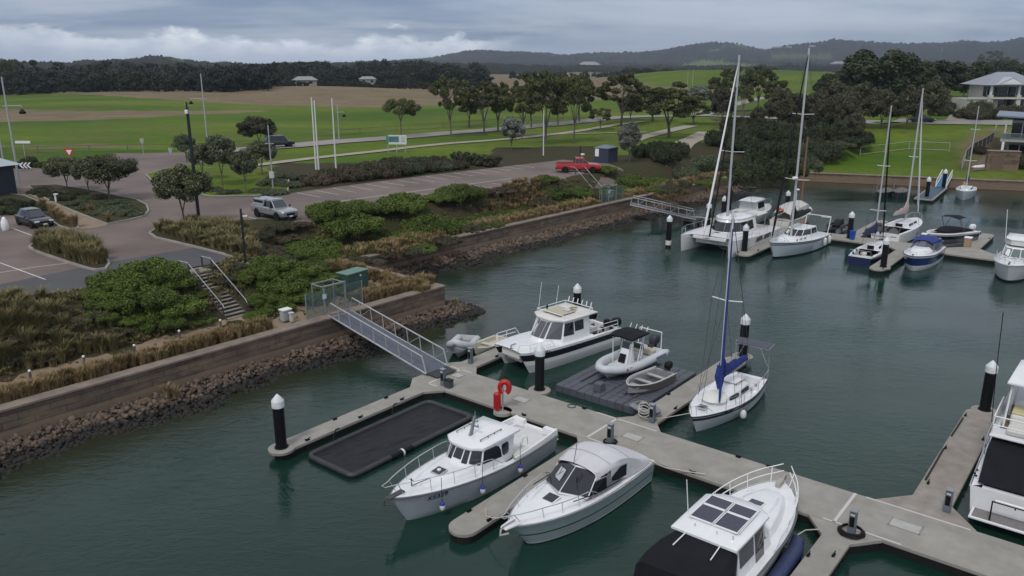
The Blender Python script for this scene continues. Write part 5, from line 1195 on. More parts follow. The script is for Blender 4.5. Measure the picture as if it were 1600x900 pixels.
# ---------------- 5 power catamaran ----------------
def powercat():
    r=boat('power_catamaran',-28.9,40.35,180-8,'white power catamaran with a black side stripe, roof rack and two dark outboards','motor boat')
    hulls=Hull(9.0,1.35,1.5,1.25,tw=1,rake=1.0,tm=.62,pw=2.4,q=.8,flare=.22)
    CATB=[(0,0),(.12,1),(.42,0),(.62,2),(.9,3)]
    for s in (1,-1): 
        o=hulls.build(r,CATB,[WHITE,STRIPE,M('pale_grey_hull',(.5,.52,.54),.35),WHITE2],yoff=s*1.12)
    hd=Hull(9.0,3.5,1.5,1.25,tw=1,rake=.2,tm=.78,pw=3.2,q=.9)
    # bridging deck between the hulls, blunt across the bows
    mb=MB(); n=14; tp=[];bt=[]
    for i in range(n+1):
        t=.28+(.985-.28)*i/n; w_=1.12+hulls.w(t)*.98; tp.append((hulls.x(t),w_,hulls.z(t)-.01)); 
    mb.loft([[(x,-w_,z) for x,w_,z in tp],[(x,-w_*.5,z+.05) for x,w_,z in tp],[(x,0,z+.07) for x,w_,z in tp],[(x,w_*.5,z+.05) for x,w_,z in tp],[(x,w_,z) for x,w_,z in tp]],closed=False)
    mb.build('deck',WHITE,r,smooth=40)
    MB().box((0,0,.85),(7.6,1.3,.5)).build('wing_deck',WHITE2,r); MB().box((3.9,0,1.15),(.5,1.6,.5)).build('fore_beam',WHITE2,r,bevel=.05)
    hc=Hull(9.0,3.55,1.5,1.25,tw=1,tm=.7); hc.cockpit(r,0,.30,.25,.75,WHITE,M('grey_cockpit_sole',(.3,.3,.31),.7),tr=.2)
    wh=House([(-1.7,1.42),(-.2,1.45),(.9,1.4),(1.95,.62),(2.1,.0001+.3)],[(-1.7,1.3),(-.2,1.3),(.55,1.22),(1.0,.55),(1.08,.28)],[1.3,1.3,1.35,1.42,1.45],2.72)
    wh.build(r,'cabin',WHITE,bevel=.05); wh.win(r,0,.40,.96,.42,.88,name='side_window',rad=.12); wh.win(r,1,.05,.97,.30,.88,name='side_window',rad=.1); wh.win(r,2,.10,.94,.18,.9,mat=M('grey_windscreen',(.07,.075,.085),.1,spec=.8),name='windscreen',rad=.12); wh.win(r,3,.1,.98,.18,.9,mat=M('grey_windscreen',(0,0,0)),name='windscreen',rad=.12); wh.win(r,0,.04,.96,.18,.9,mat=M('grey_windscreen',(0,0,0)),front=True,name='windscreen',rad=.12)
    wh.roof(r,'roof',WHITE2,over=.16,th=.12,crown=.05,aft=.5)
    MB().box((-.2,0,2.97),(1.5,1.6,.03)).build('roof_mat',M('sand_roof_mat',(.42,.38,.31),.8),r); MB().box((-.9,.3,3.02),(.9,.5,.03)).build('roof_panel',M('pale_panel',(.5,.5,.5),.4),r)
    mb=MB()
    for s in (1,-1):
        mb.tube([(.6,s*1.22,2.8),(.6,s*1.22,3.05),(-2.1,s*1.22,3.05),(-2.1,s*1.22,2.8)],.022,6)
    mb.tube([(-2.1,-1.22,3.05),(-2.1,1.22,3.05)],.022,6); mb.tube([(.6,-1.22,3.05),(.6,1.22,3.05)],.022,6)
    for y in (-1,-.6,-.2,.2,.6,1.0): mb.tube([(-2.15,y,3.02),(-2.25,y,3.35)],.035,6)
    mb.build('roof_rack',WPAINT,r)
    tubeo(r,'antenna',[[(.5,-1.2,2.9),(.1,-1.35,4.7)],[(-1.2,-1.25,2.9),(-1.5,-1.3,4.2)]],.014,WPAINT)
    MB().tube([(-.9,.6,3.05),(-.9,.35,3.1),(-1.1,.2,3.06),(-1.4,.5,3.08)],.05,6).build('coiled_rope',M('tan_rope',(.3,.22,.12),.9),r)
    MB().lathe([(.05,2.85),(.07,3.1),(.03,3.2)],n=8,c=(-.1,-1.0,0)).build('roof_lamp',BLACK,r)
    for s in (1,-1):
        tubeo(r,'bow_rail',[[(1.8,s*1.62,1.4),(2.2,s*1.62,1.95),(3.9,s*1.5,2.0),(4.35,s*1.1,2.0),(4.35,s*.85,1.5)],[(3.0,s*1.62,1.45),(3.0,s*1.58,1.97)],[(3.9,s*1.5,1.5),(3.9,s*1.5,2.0)],[(2.2,s*1.62,1.68),(3.9,s*1.5,1.75)]],.022,WPAINT)
        tubeo(r,'stern_rail',[[(-2.2,s*1.65,1.25),(-2.3,s*1.65,1.9),(-4.2,s*1.65,1.85),(-4.3,s*1.65,1.3)],[(-2.3,s*1.65,1.6),(-4.2,s*1.65,1.58)]],.02,WPAINT)
        outboard(r,-4.65,1.15,1.1,y=s*1.1)
    MB().tube([(4.2,.3,1.55),(4.35,.25,1.56),(4.0,-.1,1.6),(3.6,-.1,1.6)],.03,6).build('anchor',DKGREY,r)
    MB().lathe([(.001,0),(.22,.02),(.28,.2),(.2,.5),(.001,.56)],n=12,c=(-3.9,1.0,1.3)).build('black_drum',BLACK,r,smooth=50); MB().lathe([(.001,0),(.3,.02),(.32,.3),(.001,.38)],n=12,c=(-2.9,1.05,.8)).build('black_drum',BLACK,r,smooth=50)
    o=text('hull_number','VEX',.26,STRIPE,r,(2.55,1.82,1.32),(R(84),0,PI-.02)); o.location=(2.55,1.12+hulls.w(hulls.t(2.55))*.985+.012,1.30)
    MB().tube([(4.3,-1.1,1.4),(5.0,-1.9,.8),(5.4,-2.2,.6)],.03,5).build('mooring_line',DROPE,r)
    return r
powercat()
# ---------------- inflatables ----------------
def rib(name,u,v,hdg,z,L,B,label,tubem,r_=.24,cat='inflatable boat',hullm=None,floorm=None,scale=1,rake=.35):
    e=boat(name,u,v,hdg,label,cat,z=z); h=Hull(L,B-r_*1.2,.6,.52,tw=.96,rake=.5,tm=.55,pw=2.4,q=.85,flare=.5)
    pts=[];rs=[]
    n=12
    for i in range(n+1): t=-.02+.98*i/n; pts.append((h.x(t),h.w(max(t,0)),.55+rake*max(0,t-.5)**1.6*2)); rs.append(r_*(.55 if i==0 else 1)*(1-.15*max(0,t-.7)))
    bow=(L/2+.02,0,.55+rake*.66*1.05)
    full=pts+[(bow[0]-.1,h.w(.965)*.5,bow[2])]+[(bow[0]-.1,-h.w(.965)*.5,bow[2])]+[(x,-y,zz) for x,y,zz in pts[::-1]]; rr2=rs+[r_*.85,r_*.85]+rs[::-1]
    MB().tube(full,rr2,12).build('inflated_tube',tubem,e,smooth=60)
    hh=Hull(L*.95,B-r_*1.6,.5,.45,tw=.9,rake=.7,tm=.5,flare=.55); hh.build(e,[(0,0),(.5,0),(.95,0)],[hullm or WHITE],n=20)
    MB().add([(x,y*.96,.42+.0*x) for x,y,zz in pts]+[(x,-y*.96,.42) for x,y,zz in pts],[(i,i+1,n+2+i,n+1+i) for i in range(n)]).build('floor',floorm or DECK,e)
    MB().box((h.x(.05),0,.55),(.07,2*h.w(.05)-.1,.42)).build('transom',hullm or WHITE,e)
    return e,h
RIBT=M('white_tube_fabric',(.52,.54,.57),.45,col2=(.45,.47,.5),vs=2)
e,h=rib('rigid_inflatable_boat',-23.25,40.0,180-3,.5,5.7,2.35,'white rigid inflatable with a black canopy over its console and a dark outboard','x' and RIBT,r_=.27)
MB().frus([(-.2,-.38,.42),(.75,-.34,.42),(.75,.34,.42),(-.2,.38,.42)],[(-.05,-.32,1.45),(.35,-.28,1.45),(.35,.28,1.45),(-.05,.32,1.45)]).build('console',WHITE,e,bevel=.05); MB().quad((.78,-.24,.62),(.78,.24,.62),(.56,.22,1.12),(.56,-.22,1.12)).build('console_hatch',BLACK,e)
MB().quad((.37,-.27,1.42),(.37,.27,1.42),(.22,.25,1.8),(.22,-.25,1.8)).build('windshield',GLASS,e)
tubeo(e,'canopy_frame',[q for s in (1,-1) for q in ([(.75,s*.6,.5),(.65,s*.72,2.25)],[(-.45,s*.6,.5),(-.6,s*.72,2.25)],[(.0,s*.65,.5),(-.5,s*.7,2.2)])],.026,WPAINT)
MB().loft([[(.95,-.85,2.26),(.95,0,2.34),(.95,.85,2.26)],[(.1,-.9,2.34),(.1,0,2.42),(.1,.9,2.34)],[(-.95,-.85,2.26),(-.95,0,2.34),(-.95,.85,2.26)],[(-.95,-.85,2.2),(-.95,0,2.26),(-.95,.85,2.2)],[(.95,-.85,2.2),(.95,0,2.26),(.95,.85,2.2)]],closed=False).build('canopy',BCAN,e)
tubeo(e,'rod_holder',[[(-1.0,y,2.3),(-1.15,y,2.55)] for y in (-.6,-.2,.2,.6)],.025,WPAINT)
MB().box((-.85,0,.68),(.5,.75,.5)).build('helm_seat',WHITE2,e,bevel=.06); MB().box((-.9,0,.97),(.42,.72,.12)).build('seat_cushion',CREAM,e,bevel=.04); MB().box((-1.12,0,1.15),(.1,.72,.4)).build('backrest',DKGREY,e,bevel=.04)
MB().box((-2.0,0,.65),(.5,1.2,.35)).build('stern_bench',CREAM,e,bevel=.06)
tubeo(e,'stern_arch',[[(-2.35,-.85,.6),(-2.45,-.8,1.9),(-2.45,.8,1.9),(-2.35,.85,.6)]],.035,WPAINT); outboard(e,-2.85,.85,1.15,cowl=M('dark_blue_grey_cowl',(.03,.036,.045),.4))
o=text('registration','A 73',.26,STRIPE,e,(1.4,0,0),(0,0,0)); tt=h.t(1.5); o.location=(1.5,h.w(tt)+.255,.68); o.rotation_euler=(R(92),0,PI-.16)
MB().box((-1.75,h.w(.2)+.02+.24,.6),(1.1,.02,.2)).build('sponsor_panel',M('blue_grey_panel',(.16,.2,.3),.5),e)
MB().box((2.3,0,.62),(.5,.5,.1)).build('bow_locker',M('faded_red_vinyl',(.35,.2,.17),.7),e,bevel=.03)
TAUP=M('taupe_hull_aluminium',(.22,.20,.18),.45,metal=.3,col2=(.17,.155,.14),vs=3)
def tinny():
    e=boat('aluminium_dinghy',-20.85,38.2,180-6,'grey aluminium dinghy with a black outboard on the grey float dock','dinghy',z=.46)
    h=Hull(3.7,1.65,.72,.6,tw=.9,rake=.5,tm=.5,pw=2.2,flare=.35); h.build(e,[(0,0),(.25,0),(.6,0),(.95,0)],[TAUP],n=18,smooth=20)
    h.cockpit(e,.02,.985,.14,.2,ALU,M('dark_dinghy_floor',(.09,.085,.08),.7),tr=.1,ins=0,n=16,name='gunwale'); h.rub(e,M('pale_gunwale',(.5,.49,.46),.5),.035,dz=0,name='gunwale_trim')
    for x in (-.9,.2): MB().box((x,0,.45),(.28,1.3,.06)).build('thwart',ALU,e,bevel=.01)
    MB().box((1.25,0,.5),(.5,.8,.05)).build('bow_deck',ALU,e)
    outboard(e,-2.0,.62,.8)
tinny()
e,h=rib('folded_tender',-19.05,34.9,180+70,ZD+.02,1.7,.95,'small deflated grey inflatable tender lying on the pontoon by the hose reel pedestal','x' and GREYT,r_=.2,hullm=GREYT,floorm=GREYT); e.scale=(1,1,.55)
MB().box((.1,.1,.8),(.6,.5,.35),rz=.4).build('black_bag',BLACK,e,bevel=.1)
e,h=rib('pale_inflatable_dinghy',-33.9,36.6,180+28,.05,3.6,1.65,'pale grey inflatable dinghy lifted at the pontoon left of the power catamaran','x' and LGREY,r_=.25,hullm=LGREY,floorm=GREYT,rake=.9); e.rotation_euler=(0,R(-4),e.rotation_euler.z)
def cream():
    e=boat('cream_dinghy',-32.75,38.0,180+4,'small cream dinghy with a blunt bow lying beside the power catamaran','dinghy',z=.1)
    h=Hull(3.3,1.5,.62,.5,tw=.9,rake=.3,tm=.5,pw=3,q=.9); CRM=M('cream_gelcoat',(.48,.46,.38),.45); h.build(e,[(0,0),(.3,0),(.9,0)],[CRM],n=18); h.cockpit(e,.02,.96,.16,.22,CRM,tr=.12,ins=0,n=14,name='gunwale')
    MB().box((0,0,.4),(.3,1.2,.05)).build('thwart',CRM,e)
cream()
# ---------------- sailing rigs ----------------
def topz(e,x,y,py):
    """height at which something above local (x,y) of root e reaches the given height in the sky"""
    c,s_=math.cos(e.rotation_euler.z),math.sin(e.rotation_euler.z); X=e.location.x+x*c-y*s_; Y=e.location.y+x*s_+y*c
    lo,hi=0.,40.
    for _ in range(40):
        m_=(lo+hi)/2
        if pix(X,Y,m_)[1]>py: lo=m_
        else: hi=m_
    return lo
def rig(e,x,zb,zt,h,spread=(),boom=3.,boomz=1.1,cover=None,furl=None,furlr=.06,mat=None,r=.085,bowx=None,sternx=None,furlname='furled_headsail',boomy=0.,covr=.16,lean=0.):
    mat=mat or MASTM; X=lambda z:x-lean*(z-zb)
    MB().tube([(x,0,zb),(X(zt),0,zt)],[r,r*.8],10).build('mast',mat,e,smooth=60)
    for k,(z,w_) in enumerate(spread): MB().tube([(X(z)-.1,-w_,z+.06),(X(z),0,z),(X(z)-.1,w_,z+.06)],.03,6).build('spreader',WPAINT,e)
    st=[]; W_=h.B/2*.9
    for s in (1,-1):
        pts=[(x-.1,s*W_,h.Fs)]+[(X(z)-.1,s*w_,z+.06) for z,w_ in spread]+[(X(zt),0,zt-.1)]; st.append(pts); 
        if spread: st.append([(x+.3,s*W_*.9,h.Fs),(X(spread[0][0]),0,spread[0][0])])
    bx=bowx if bowx is not None else h.L/2-.1; sx_=sternx if sternx is not None else -h.L/2+.1
    st.append([(bx,0,h.Fb),(X(zt),0,zt-.15)]); st.append([(sx_,0,h.Fs+.1),(X(zt),0,zt-.02)])
    tubeo(e,'standing_rigging',st,.012,DKGREY,4)
    if furl: a=Vector((bx,0,h.Fb+.5)); b=Vector((X(zt),0,zt-.4)); MB().tube([a,a.lerp(b,.08),a.lerp(b,.5),a.lerp(b,.93),b],[furlr*.5,furlr*1.2,furlr,furlr*.6,furlr*.3],8).build(furlname,furl,e,smooth=60)
    if boom:
        z=zb+boomz; a=Vector((x-.1,0,z)); b=Vector((x-boom,boomy,z+.12)); MB().tube([a,b],.06,8).build('boom',mat,e)
        if cover:
            d=b-a; mb=MB(); secs=[]
            for k in range(9):
                t=k/8; p=a+d*(t*.94); hh=covr*(1.9-1.1*t)*(1 if k else 1.9)*(1+.12*math.sin(k*2.1)); ww=covr*(.8-.3*t)
                secs.append([(p.x,p.y+ww*q,p.z-.06+hh*u) for q,u in ((-.9,0),(-.8,.6),(-.2,1.1),(.2,1.1),(.8,.6),(.9,0),(0,-.25))])
            mb.loft(secs); mb.build('sail_cover',cover,e,smooth=50)
def yachtdeck(e,h,ck=.26,hs=.42,cabmat=None,cab=(-.6,2.2),cw=.8,ch=.42,win=True,winmat=None):
    h.deck(e,ck,1,cabmat or WHITE,camber=.05); h.cockpit(e,0,ck,.28,.4,cabmat or WHITE,DECK,tr=.3)
    a,b=cab; T=lambda x:max(h.w(h.t(x))-.4,.12); xs=[a,a+(b-a)*.4,a+(b-a)*.75,b]
    hb=[(x,min(cw,T(x))*k) for x,k in zip(xs,(1,1,.92,.5))]; ht=[(x-(.2 if i==3 else .1*i/2),y*.84) for i,(x,y) in enumerate(hb)]
    H_=House(hb,ht,[h.z(h.t(x))-.04 for x in xs],[h.z(h.t(x))+ch*k for x,k in zip(xs,(1.05,1,.8,.35))]); H_.build(e,'coachroof',cabmat or WHITE,bevel=.05,smooth=40)
    if win:
        for k in (0,1): H_.win(e,k,.10,.92,.35,.8,mat=winmat,name='cabin_window',rad=.5)
    return H_
# ---------------- 6 sailing boat with blue sail cover ----------------
def sail1():
    r=boat('sailing_boat',-16.5,38.9,180+1,'white sailing boat with bright blue sail cover and a solar panel at its stern','sailing boat')
    h=Hull(8.0,2.75,1.12,.86,tw=.72,rake=.8,tm=.42,pw=1.9,q=.78,flare=.28)
    h.build(r,[(0,0),(.16,1),(.30,0),(.33,0),(.9,0)],[M('cool_white_hull',(.56,.6,.64),.3,coat=.3),STRIPE]); h.rub(r,STRIPE,.03)
    H_=yachtdeck(r,h,ck=.30,cab=(-1.5,1.9),cw=.95,ch=.5); h.z
    MB().box((-1.1,0,1.5),(.9,1.0,.06)).build('sliding_hatch',WHITE,r,bevel=.02); tubeo(r,'companionway_rail',[[(-1.6,s*.5,1.5),(-.4,s*.45,1.55)] for s in (1,-1)],.03,M('teak_rail',(.2,.14,.09),.6))
    MB().loft([[(1.2+1.5*math.cos(a)*.55,.72*math.sin(a)*(1-.12*0),1.22+0*a) for a in [2*PI*k/16 for k in range(16)]],[(1.15+1.2*math.cos(a)*.5,.55*math.sin(a),1.42) for a in [2*PI*k/16 for k in range(16)]]]).build('raised_foredeck',M('warm_white_deck',(.64,.63,.6),.5),r,smooth=50)
    hatch(r,2.75,0,1.22,.5,.5,mat=GLASS)
    for x in (1.5,1.95): 
        for s in (1,-1): 
            o=MB().box((0,0,0),(.32,.03,.07)).build('hull_port',GLASS,r); t=h.t(x); o.location=(x,s*(h.w(t)+.005),.93); o.rotation_euler=(0,0,-s*.16)
    zt=topz(r,.6,0,330); rig(r,.6,1.35,zt,h,spread=((1.35+(zt-1.35)*.52,.85),),boom=3.3,boomz=.95,cover=BLUEC,covr=.3,boomy=.15,bowx=2.9,mat=M('white_mast',(.6,.62,.64),.4),r=.075)
    a=Vector((1.75,.5,1.25)); b=Vector((.62,.05,zt-.9)); MB().tube([a,a.lerp(b,.05),a.lerp(b,.4)+Vector((-.25,-.1,0)),a.lerp(b,.9),b],[.05,.075,.07,.045,.03],8).build('furled_jib',BLUEC,r,smooth=60)
    MB().loft([[(.67,-.12,1.5),(.67,.12,1.5)],[(.78,-.28,2.2),(.78,.28,2.2)],[(.7,-.2,2.9),(.7,.2,2.9)]],closed=False).build('mast_boot',BLUEC,r)
    o=MB().box((0,0,0),(.75,2.0,.04)).build('solar_panel',SOLAR,r,bevel=.005); o.location=(-3.75,.1,2.95); o.rotation_euler=(0,R(8),0); MB().box((0,0,-.03),(.8,2.06,.03)).build('panel_frame',ALU,o)
    tubeo(r,'panel_post',[[(-3.85,s*1.0,.9),(-3.8,s*1.0,2.9)] for s in (1,-1)]+[[(-3.8,.95,1.7),(-3.7,.4,2.9)],[(-3.8,-.95,1.7),(-3.7,-.4,2.9)]],.022,STEEL)
    h.rail(r,.86,1,h=.6,n=2,pulpit=.15,ins=.06,r=.016); tubeo(r,'stern_rail',[[(-3.9,1.0,.88),(-3.95,1.0,1.45),(-2.9,1.15,1.45),(-2.85,1.15,.9)],[(-3.9,-1.0,.88),(-3.95,-1.0,1.45),(-2.9,-1.15,1.45),(-2.85,-1.15,.9)]],.016,STEEL)
    for x in (-1.8,-.6,.7,1.9):
        for s in (1,-1): t=h.t(x); tubeo(r,'stanchion',[[(x,s*(h.w(t)-.08),h.z(t)),(x,s*(h.w(t)-.06),h.z(t)+.6)]],.014,STEEL)
    for s in (1,-1): tubeo(r,'lifeline',[[(x,s*(h.w(h.t(x))-.06),h.z(h.t(x))+.58) for x in (-2.9,-1.8,-.6,.7,1.9,3.0)]],.008,STEEL)
    fender(r,.6,h.w(.57)+.12,.4,l=.4,r=.17); MB().tube([(-.6,.5,1.3),(-.3,.8,1.3),(.2,.75,1.28),(.5,.8,1.25)],.03,5).build('coiled_sheet',DROPE,r)
    for x in (-.2,.5): MB().lathe([(.09,0),(.06,.12),(.09,.16)],n=10,c=(x-2,.95,1.0)).build('winch',STEEL,r)
    outboard(r,-4.15,.7,.6,y=-.5); MB().tube([(3.7,-.2,1.15),(4.5,-1.2,.9),(4.6,-2.3,.55)],.02,5).build('mooring_line',ROPE,r)
sail1()
# ---------------- 10 sailing catamaran ----------------
def sailcat():
    r=boat('sailing_catamaran',-34.15,78.9,180,'large white sailing catamaran with wraparound dark saloon windows','catamaran')
    hu=Hull(12.4,1.6,1.75,1.35,tw=.9,rake=.25,tm=.45,pw=2.3,q=.8,flare=.2)
    for s in (1,-1):
        hu.build(r,[(0,0),(.1,0),(.5,0),(.95,0)],[WHITE],yoff=s*2.55); hu.deck(r,.02,1,WHITE,yoff=s*2.55,camber=.08)
        for x0,x1 in ((-2.9,-.9),(-.7,1.1)):
            MB().add([(x0,s*3.34,.95),(x1,s*3.35,.88),(x1-.2,s*3.36,1.32),(x0+.35,s*3.36,1.38)],[(0,1,2,3)]).build('hull_window',GLASS,r)
    mb=MB(); mb.loft([[(x,-2.55,z),(x,-1.2,z+c),(x,0,z+c*1.3),(x,1.2,z+c),(x,2.55,z)] for x,z,c in ((-4.6,1.32,0),(-2,1.45,.05),(1.5,1.6,.1),(3.4,1.68,.1),(4.9,1.66,.06))],closed=False); mb.build('bridge_deck',DECK,r,smooth=40)
    MB().box((0,0,1.05),(8.6,3.6,.5)).build('wing_deck',WHITE,r); MB().box((4.9,0,1.5),(.35,3.6,.32)).build('forward_beam',WHITE,r,bevel=.04); MB().tube([(5.1,0,1.55),(6.6,0,1.75)],.06,8).build('bowsprit',ALU,r)
    tubeo(r,'bridle',[[(6.0,s*2.5,1.6),(6.6,0,1.75)] for s in (1,-1)],.02,ROPE)
    wh=House([(-2.6,1.9),(-.4,1.95),(1.2,1.7),(2.3,.9),(2.6,.3)],[(-2.6,1.55),(-.4,1.6),(.7,1.35),(1.5,.75),(1.75,.28)],1.5,2.95); wh.build(r,'saloon',WHITE,bevel=.06,smooth=40)
    for k in (0,1,2,3): wh.win(r,k,.01 if k else .40,.99,.20,.82,name='saloon_window',rad=.04)
    wh.win(r,0,.01,.99,.2,.82,front=True,name='saloon_window',rad=.04); wh.roof(r,'saloon_roof',WHITE,over=.04,th=.14,crown=.22,aft=.6)
    hatch(r,.2,.6,3.14,.5,.5,frame=WPAINT); hatch(r,3.3,0,1.8,.6,.6,frame=WPAINT,mat=DKGREY); hatch(r,3.0,1.6,1.78,.3,.3,frame=WPAINT,mat=DKGREY)
    MB().box((-4.2,0,2.9),(2.6,3.6,.08)).build('cockpit_bimini',WHITE2,r,bevel=.03); tubeo(r,'bimini_post',[[(-5.3,s*1.6,1.4),(-5.3,s*1.6,2.9)] for s in (1,-1)],.04,ALU)
    zt=topz(r,1.0,0,86); rig(r,1.0,3.0,zt,hu,spread=((3+(zt-3)*.42,1.25),),boom=5.2,boomz=1.7,cover=BLACK,covr=.5,bowx=6.4,furl=WPAINT,furlr=.10,r=.13)
    a=Vector((5.0,0,1.7)); b=Vector((1.2,0,zt*.84)); MB().tube([a,a.lerp(b,.5),b],[.08,.075,.04],8).build('staysail',BLACK,r,smooth=60)
    for s in (1,-1):
        tubeo(r,'side_rail',[[(5.9,s*2.6,1.75),(5.8,s*2.7,2.35),(3.9,s*3.2,2.3)],[(3.9,s*3.2,2.3),(-4.5,s*3.25,2.05)]]+[[(x,s*3.2,1.5),(x,s*3.22,2.2)] for x in (3.9,2,0,-2,-4)],.016,STEEL); tubeo(r,'bow_handrail',[[(5.0,s*2.7,1.7),(5.2,s*2.6,2.3),(6.1,s*2.5,2.3),(6.15,s*2.5,1.75)]],.02,STEEL)
    MB().tube([(4.5,.6,1.2),(4.2,1.0,.5),(3.5,1.6,.2)],.02,5).build('bow_rope',ROPE,r)
    MB().tube([(5.0,-.2,1.4),(3.5,.8,.35),(2.6,2.0,.15)],.02,5).build('anchor_bridle',ROPE,r)
sailcat()
# ---------------- 12 white sloop ----------------
def sloop():
    r=boat('sloop',-27.7,80.4,180-5,'white pilothouse sloop with white fenders and black sail cover beside the catamaran','sailing boat')
    h=Hull(10.9,3.5,1.75,1.2,tw=.82,rake=1.0,tm=.42,pw=2.0,q=.72,flare=.22)
    h.build(r,[(0,0),(.13,1),(.19,0),(.9,2)],[M('pale_blue_white_hull',(.52,.57,.62),.3,coat=.3),DKGREY,STRIPE]); h.deck(r,.20,1,WHITE); h.cockpit(r,0,.20,.35,.7,WHITE,DECK); h.rub(r,DKGREY,.03)
    tk=House([(-3,1.3),(0,1.35),(2.2,1.05),(3.6,.4)],[(-3,1.15),(0,1.15),(2.,.85),(3.2,.3)],[1.2,1.35,1.5,1.55],[1.7,1.8,1.78,1.72]); tk.build(r,'coachroof',WHITE,bevel=.05,smooth=40)
    for x in (.6,1.3,2.0): MB().lathe([(.001,0),(.11,0),(.11,.03),(.001,.03)],n=12,axis='y',c=(x,1.22-.12*(x-.6),1.6)).build('portlight',GLASS,r)
    wh=House([(-2.6,1.15),(-.9,1.2),(.9,.98),(1.35,.4)],[(-2.4,1.0),(-1.1,1.02),(.0,.82),(.25,.35)],1.7,2.42); wh.build(r,'wheelhouse',WHITE,bevel=.04); wh.win(r,0,.12,.95,.15,.85,rad=.3,name='side_window'); wh.win(r,1,.05,.96,.12,.85,rad=.1,name='windscreen'); wh.win(r,2,.05,.95,.12,.85,rad=.1,name='windscreen'); wh.win(r,0,.04,.96,.12,.85,front=True,name='windscreen')
    zt=topz(r,1.15,0,75); z=lambda k:1.8+(zt-1.8)*k
    rig(r,1.15,1.8,zt,h,spread=((z(.31),1.3),(z(.66),1.1)),boom=4.9,boomz=1.75,cover=BLACK,covr=.36,furl=BLACK,furlr=.10,r=.12,boomy=-.3)
    MB().lathe([(.001,0),(.28,.02),(.28,.16),(.001,.24)],n=14,c=(1.5,0,z(.31)+.12)).build('radar_dome',WPAINT,r,smooth=40)
    for x in (-4.4,-3.0): fender(r,x,h.w(h.t(x))+.16,.75,l=.75,r=.17)
    fender(r,-5.3,.9,.65,l=.8,r=.16)
    h.rail(r,.84,1,h=.65,n=2,ins=.06,pulpit=.15,mid=True); tubeo(r,'davit_arch',[[(-4.7,s*1.3,1.25),(-5.2,s*1.3,3.0)] for s in (1,-1)]+[[(-5.2,-1.3,3.0),(-5.2,1.3,3.0)],[(-4.7,1.3,3.0),(-3.0,1.2,3.3)],[(-5.2,1.3,3.0),(-4.7,1.3,3.0)]],.045,WPAINT)
    for s in (1,-1): tubeo(r,'lifeline',[[(h.x(t),s*(h.w(t)-.06),h.z(t)+.62) for t in (.1,.3,.5,.7,.85)]]+[[(h.x(t),s*(h.w(t)-.06),h.z(t)),(h.x(t),s*(h.w(t)-.06),h.z(t)+.62)] for t in (.1,.3,.5,.7)],.012,STEEL)
    MB().lathe([(.18,-.06),(.28,-.06),(.28,.06),(.18,.06)],n=14,axis='x',c=(-4.5,-1.3,1.9)).build('orange_lifebuoy',M('orange_plastic',(.5,.1,.02),.5),r)
sloop()
# ---------------- boats behind them ----------------
def covered():
    r=boat('covered_yacht',-33.0,94.6,0,'old yacht with a wooden mast under a pale boom tent behind the white sloop','sailing boat')
    h=Hull(9.6,3.1,1.5,1.1,tw=.75,rake=.8,flare=.22); h.build(r,[(0,0),(.15,0),(.9,1)],[WHITE2,STRIPE]); h.deck(r,.02,1,WHITE2); h.rub(r,WOODM,.03)
    MB().loft([[(x,-w_,1.3),(x,-w_*.9,z-.4),(x,0,z),(x,w_*.9,z-.4),(x,w_,1.3)] for x,w_,z in ((-4.3,1.1,2.2),(-2,1.35,2.7),(.5,1.35,2.8),(1.8,1.1,2.6))],closed=False).build('boom_tent',M('pale_tent',(.48,.47,.45),.8),r,smooth=30)
    zt=topz(r,1.9,0,214); rig(r,1.9,1.5,zt,h,boom=0,mat=WOODM,r=.12)
    MB().tube([(-4.3,.4,2.0),(-4.6,.2,2.5),(-4.5,-.3,2.3)],.12,8).build('orange_horseshoe_buoy',M('orange_plastic',(.5,.1,.02)),r,smooth=60)
    tubeo(r,'antenna_post',[[(-3.4,-1.2,1.4),(-3.4,-1.2,4.6)]],.03,WPAINT); MB().lathe([(.001,0),(.3,.02),(.25,.12),(.001,.16)],n=10,c=(-3.4,-1.2,4.6)).build('antenna_dome',WPAINT,r)
covered()
def cruiserfar():
    r=boat('hardtop_boat',-37.6,93.6,0,'white hardtop boat mostly hidden behind the large catamaran','motor boat')
    h=Hull(9,3.1,1.5,1.2); h.build(r,[(0,0),(.9,1)],[WHITE,STRIPE]); h.deck(r,.2,1,WHITE); h.cockpit(r,0,.2,.25,.5,WHITE)
    wh=House([(-2,1.2),(.6,1.15),(1.5,.6)],[(-2,1.05),(.1,1.0),(.7,.5)],1.3,2.7); wh.build(r,'wheelhouse',WHITE); wh.win(r,0,.1,.95,.35,.88,name='side_window'); wh.win(r,1,.1,.95,.3,.88,name='windscreen'); wh.roof(r,'roof',WHITE,over=.15,th=.12,aft=.6); h.rail(r,.5,1,n=4)
cruiserfar()
def tender2():
    e,h=rib('black_tender',-40.2,84.2,180+200,.1,3.4,1.6,'black inflatable tender moored behind the large catamaran','x' and M('black_tube_fabric',(.02,.02,.022),.5),r_=.24,hullm=DKGREY,floorm=DKGREY); outboard(e,-1.7,.75,.7)
tender2()
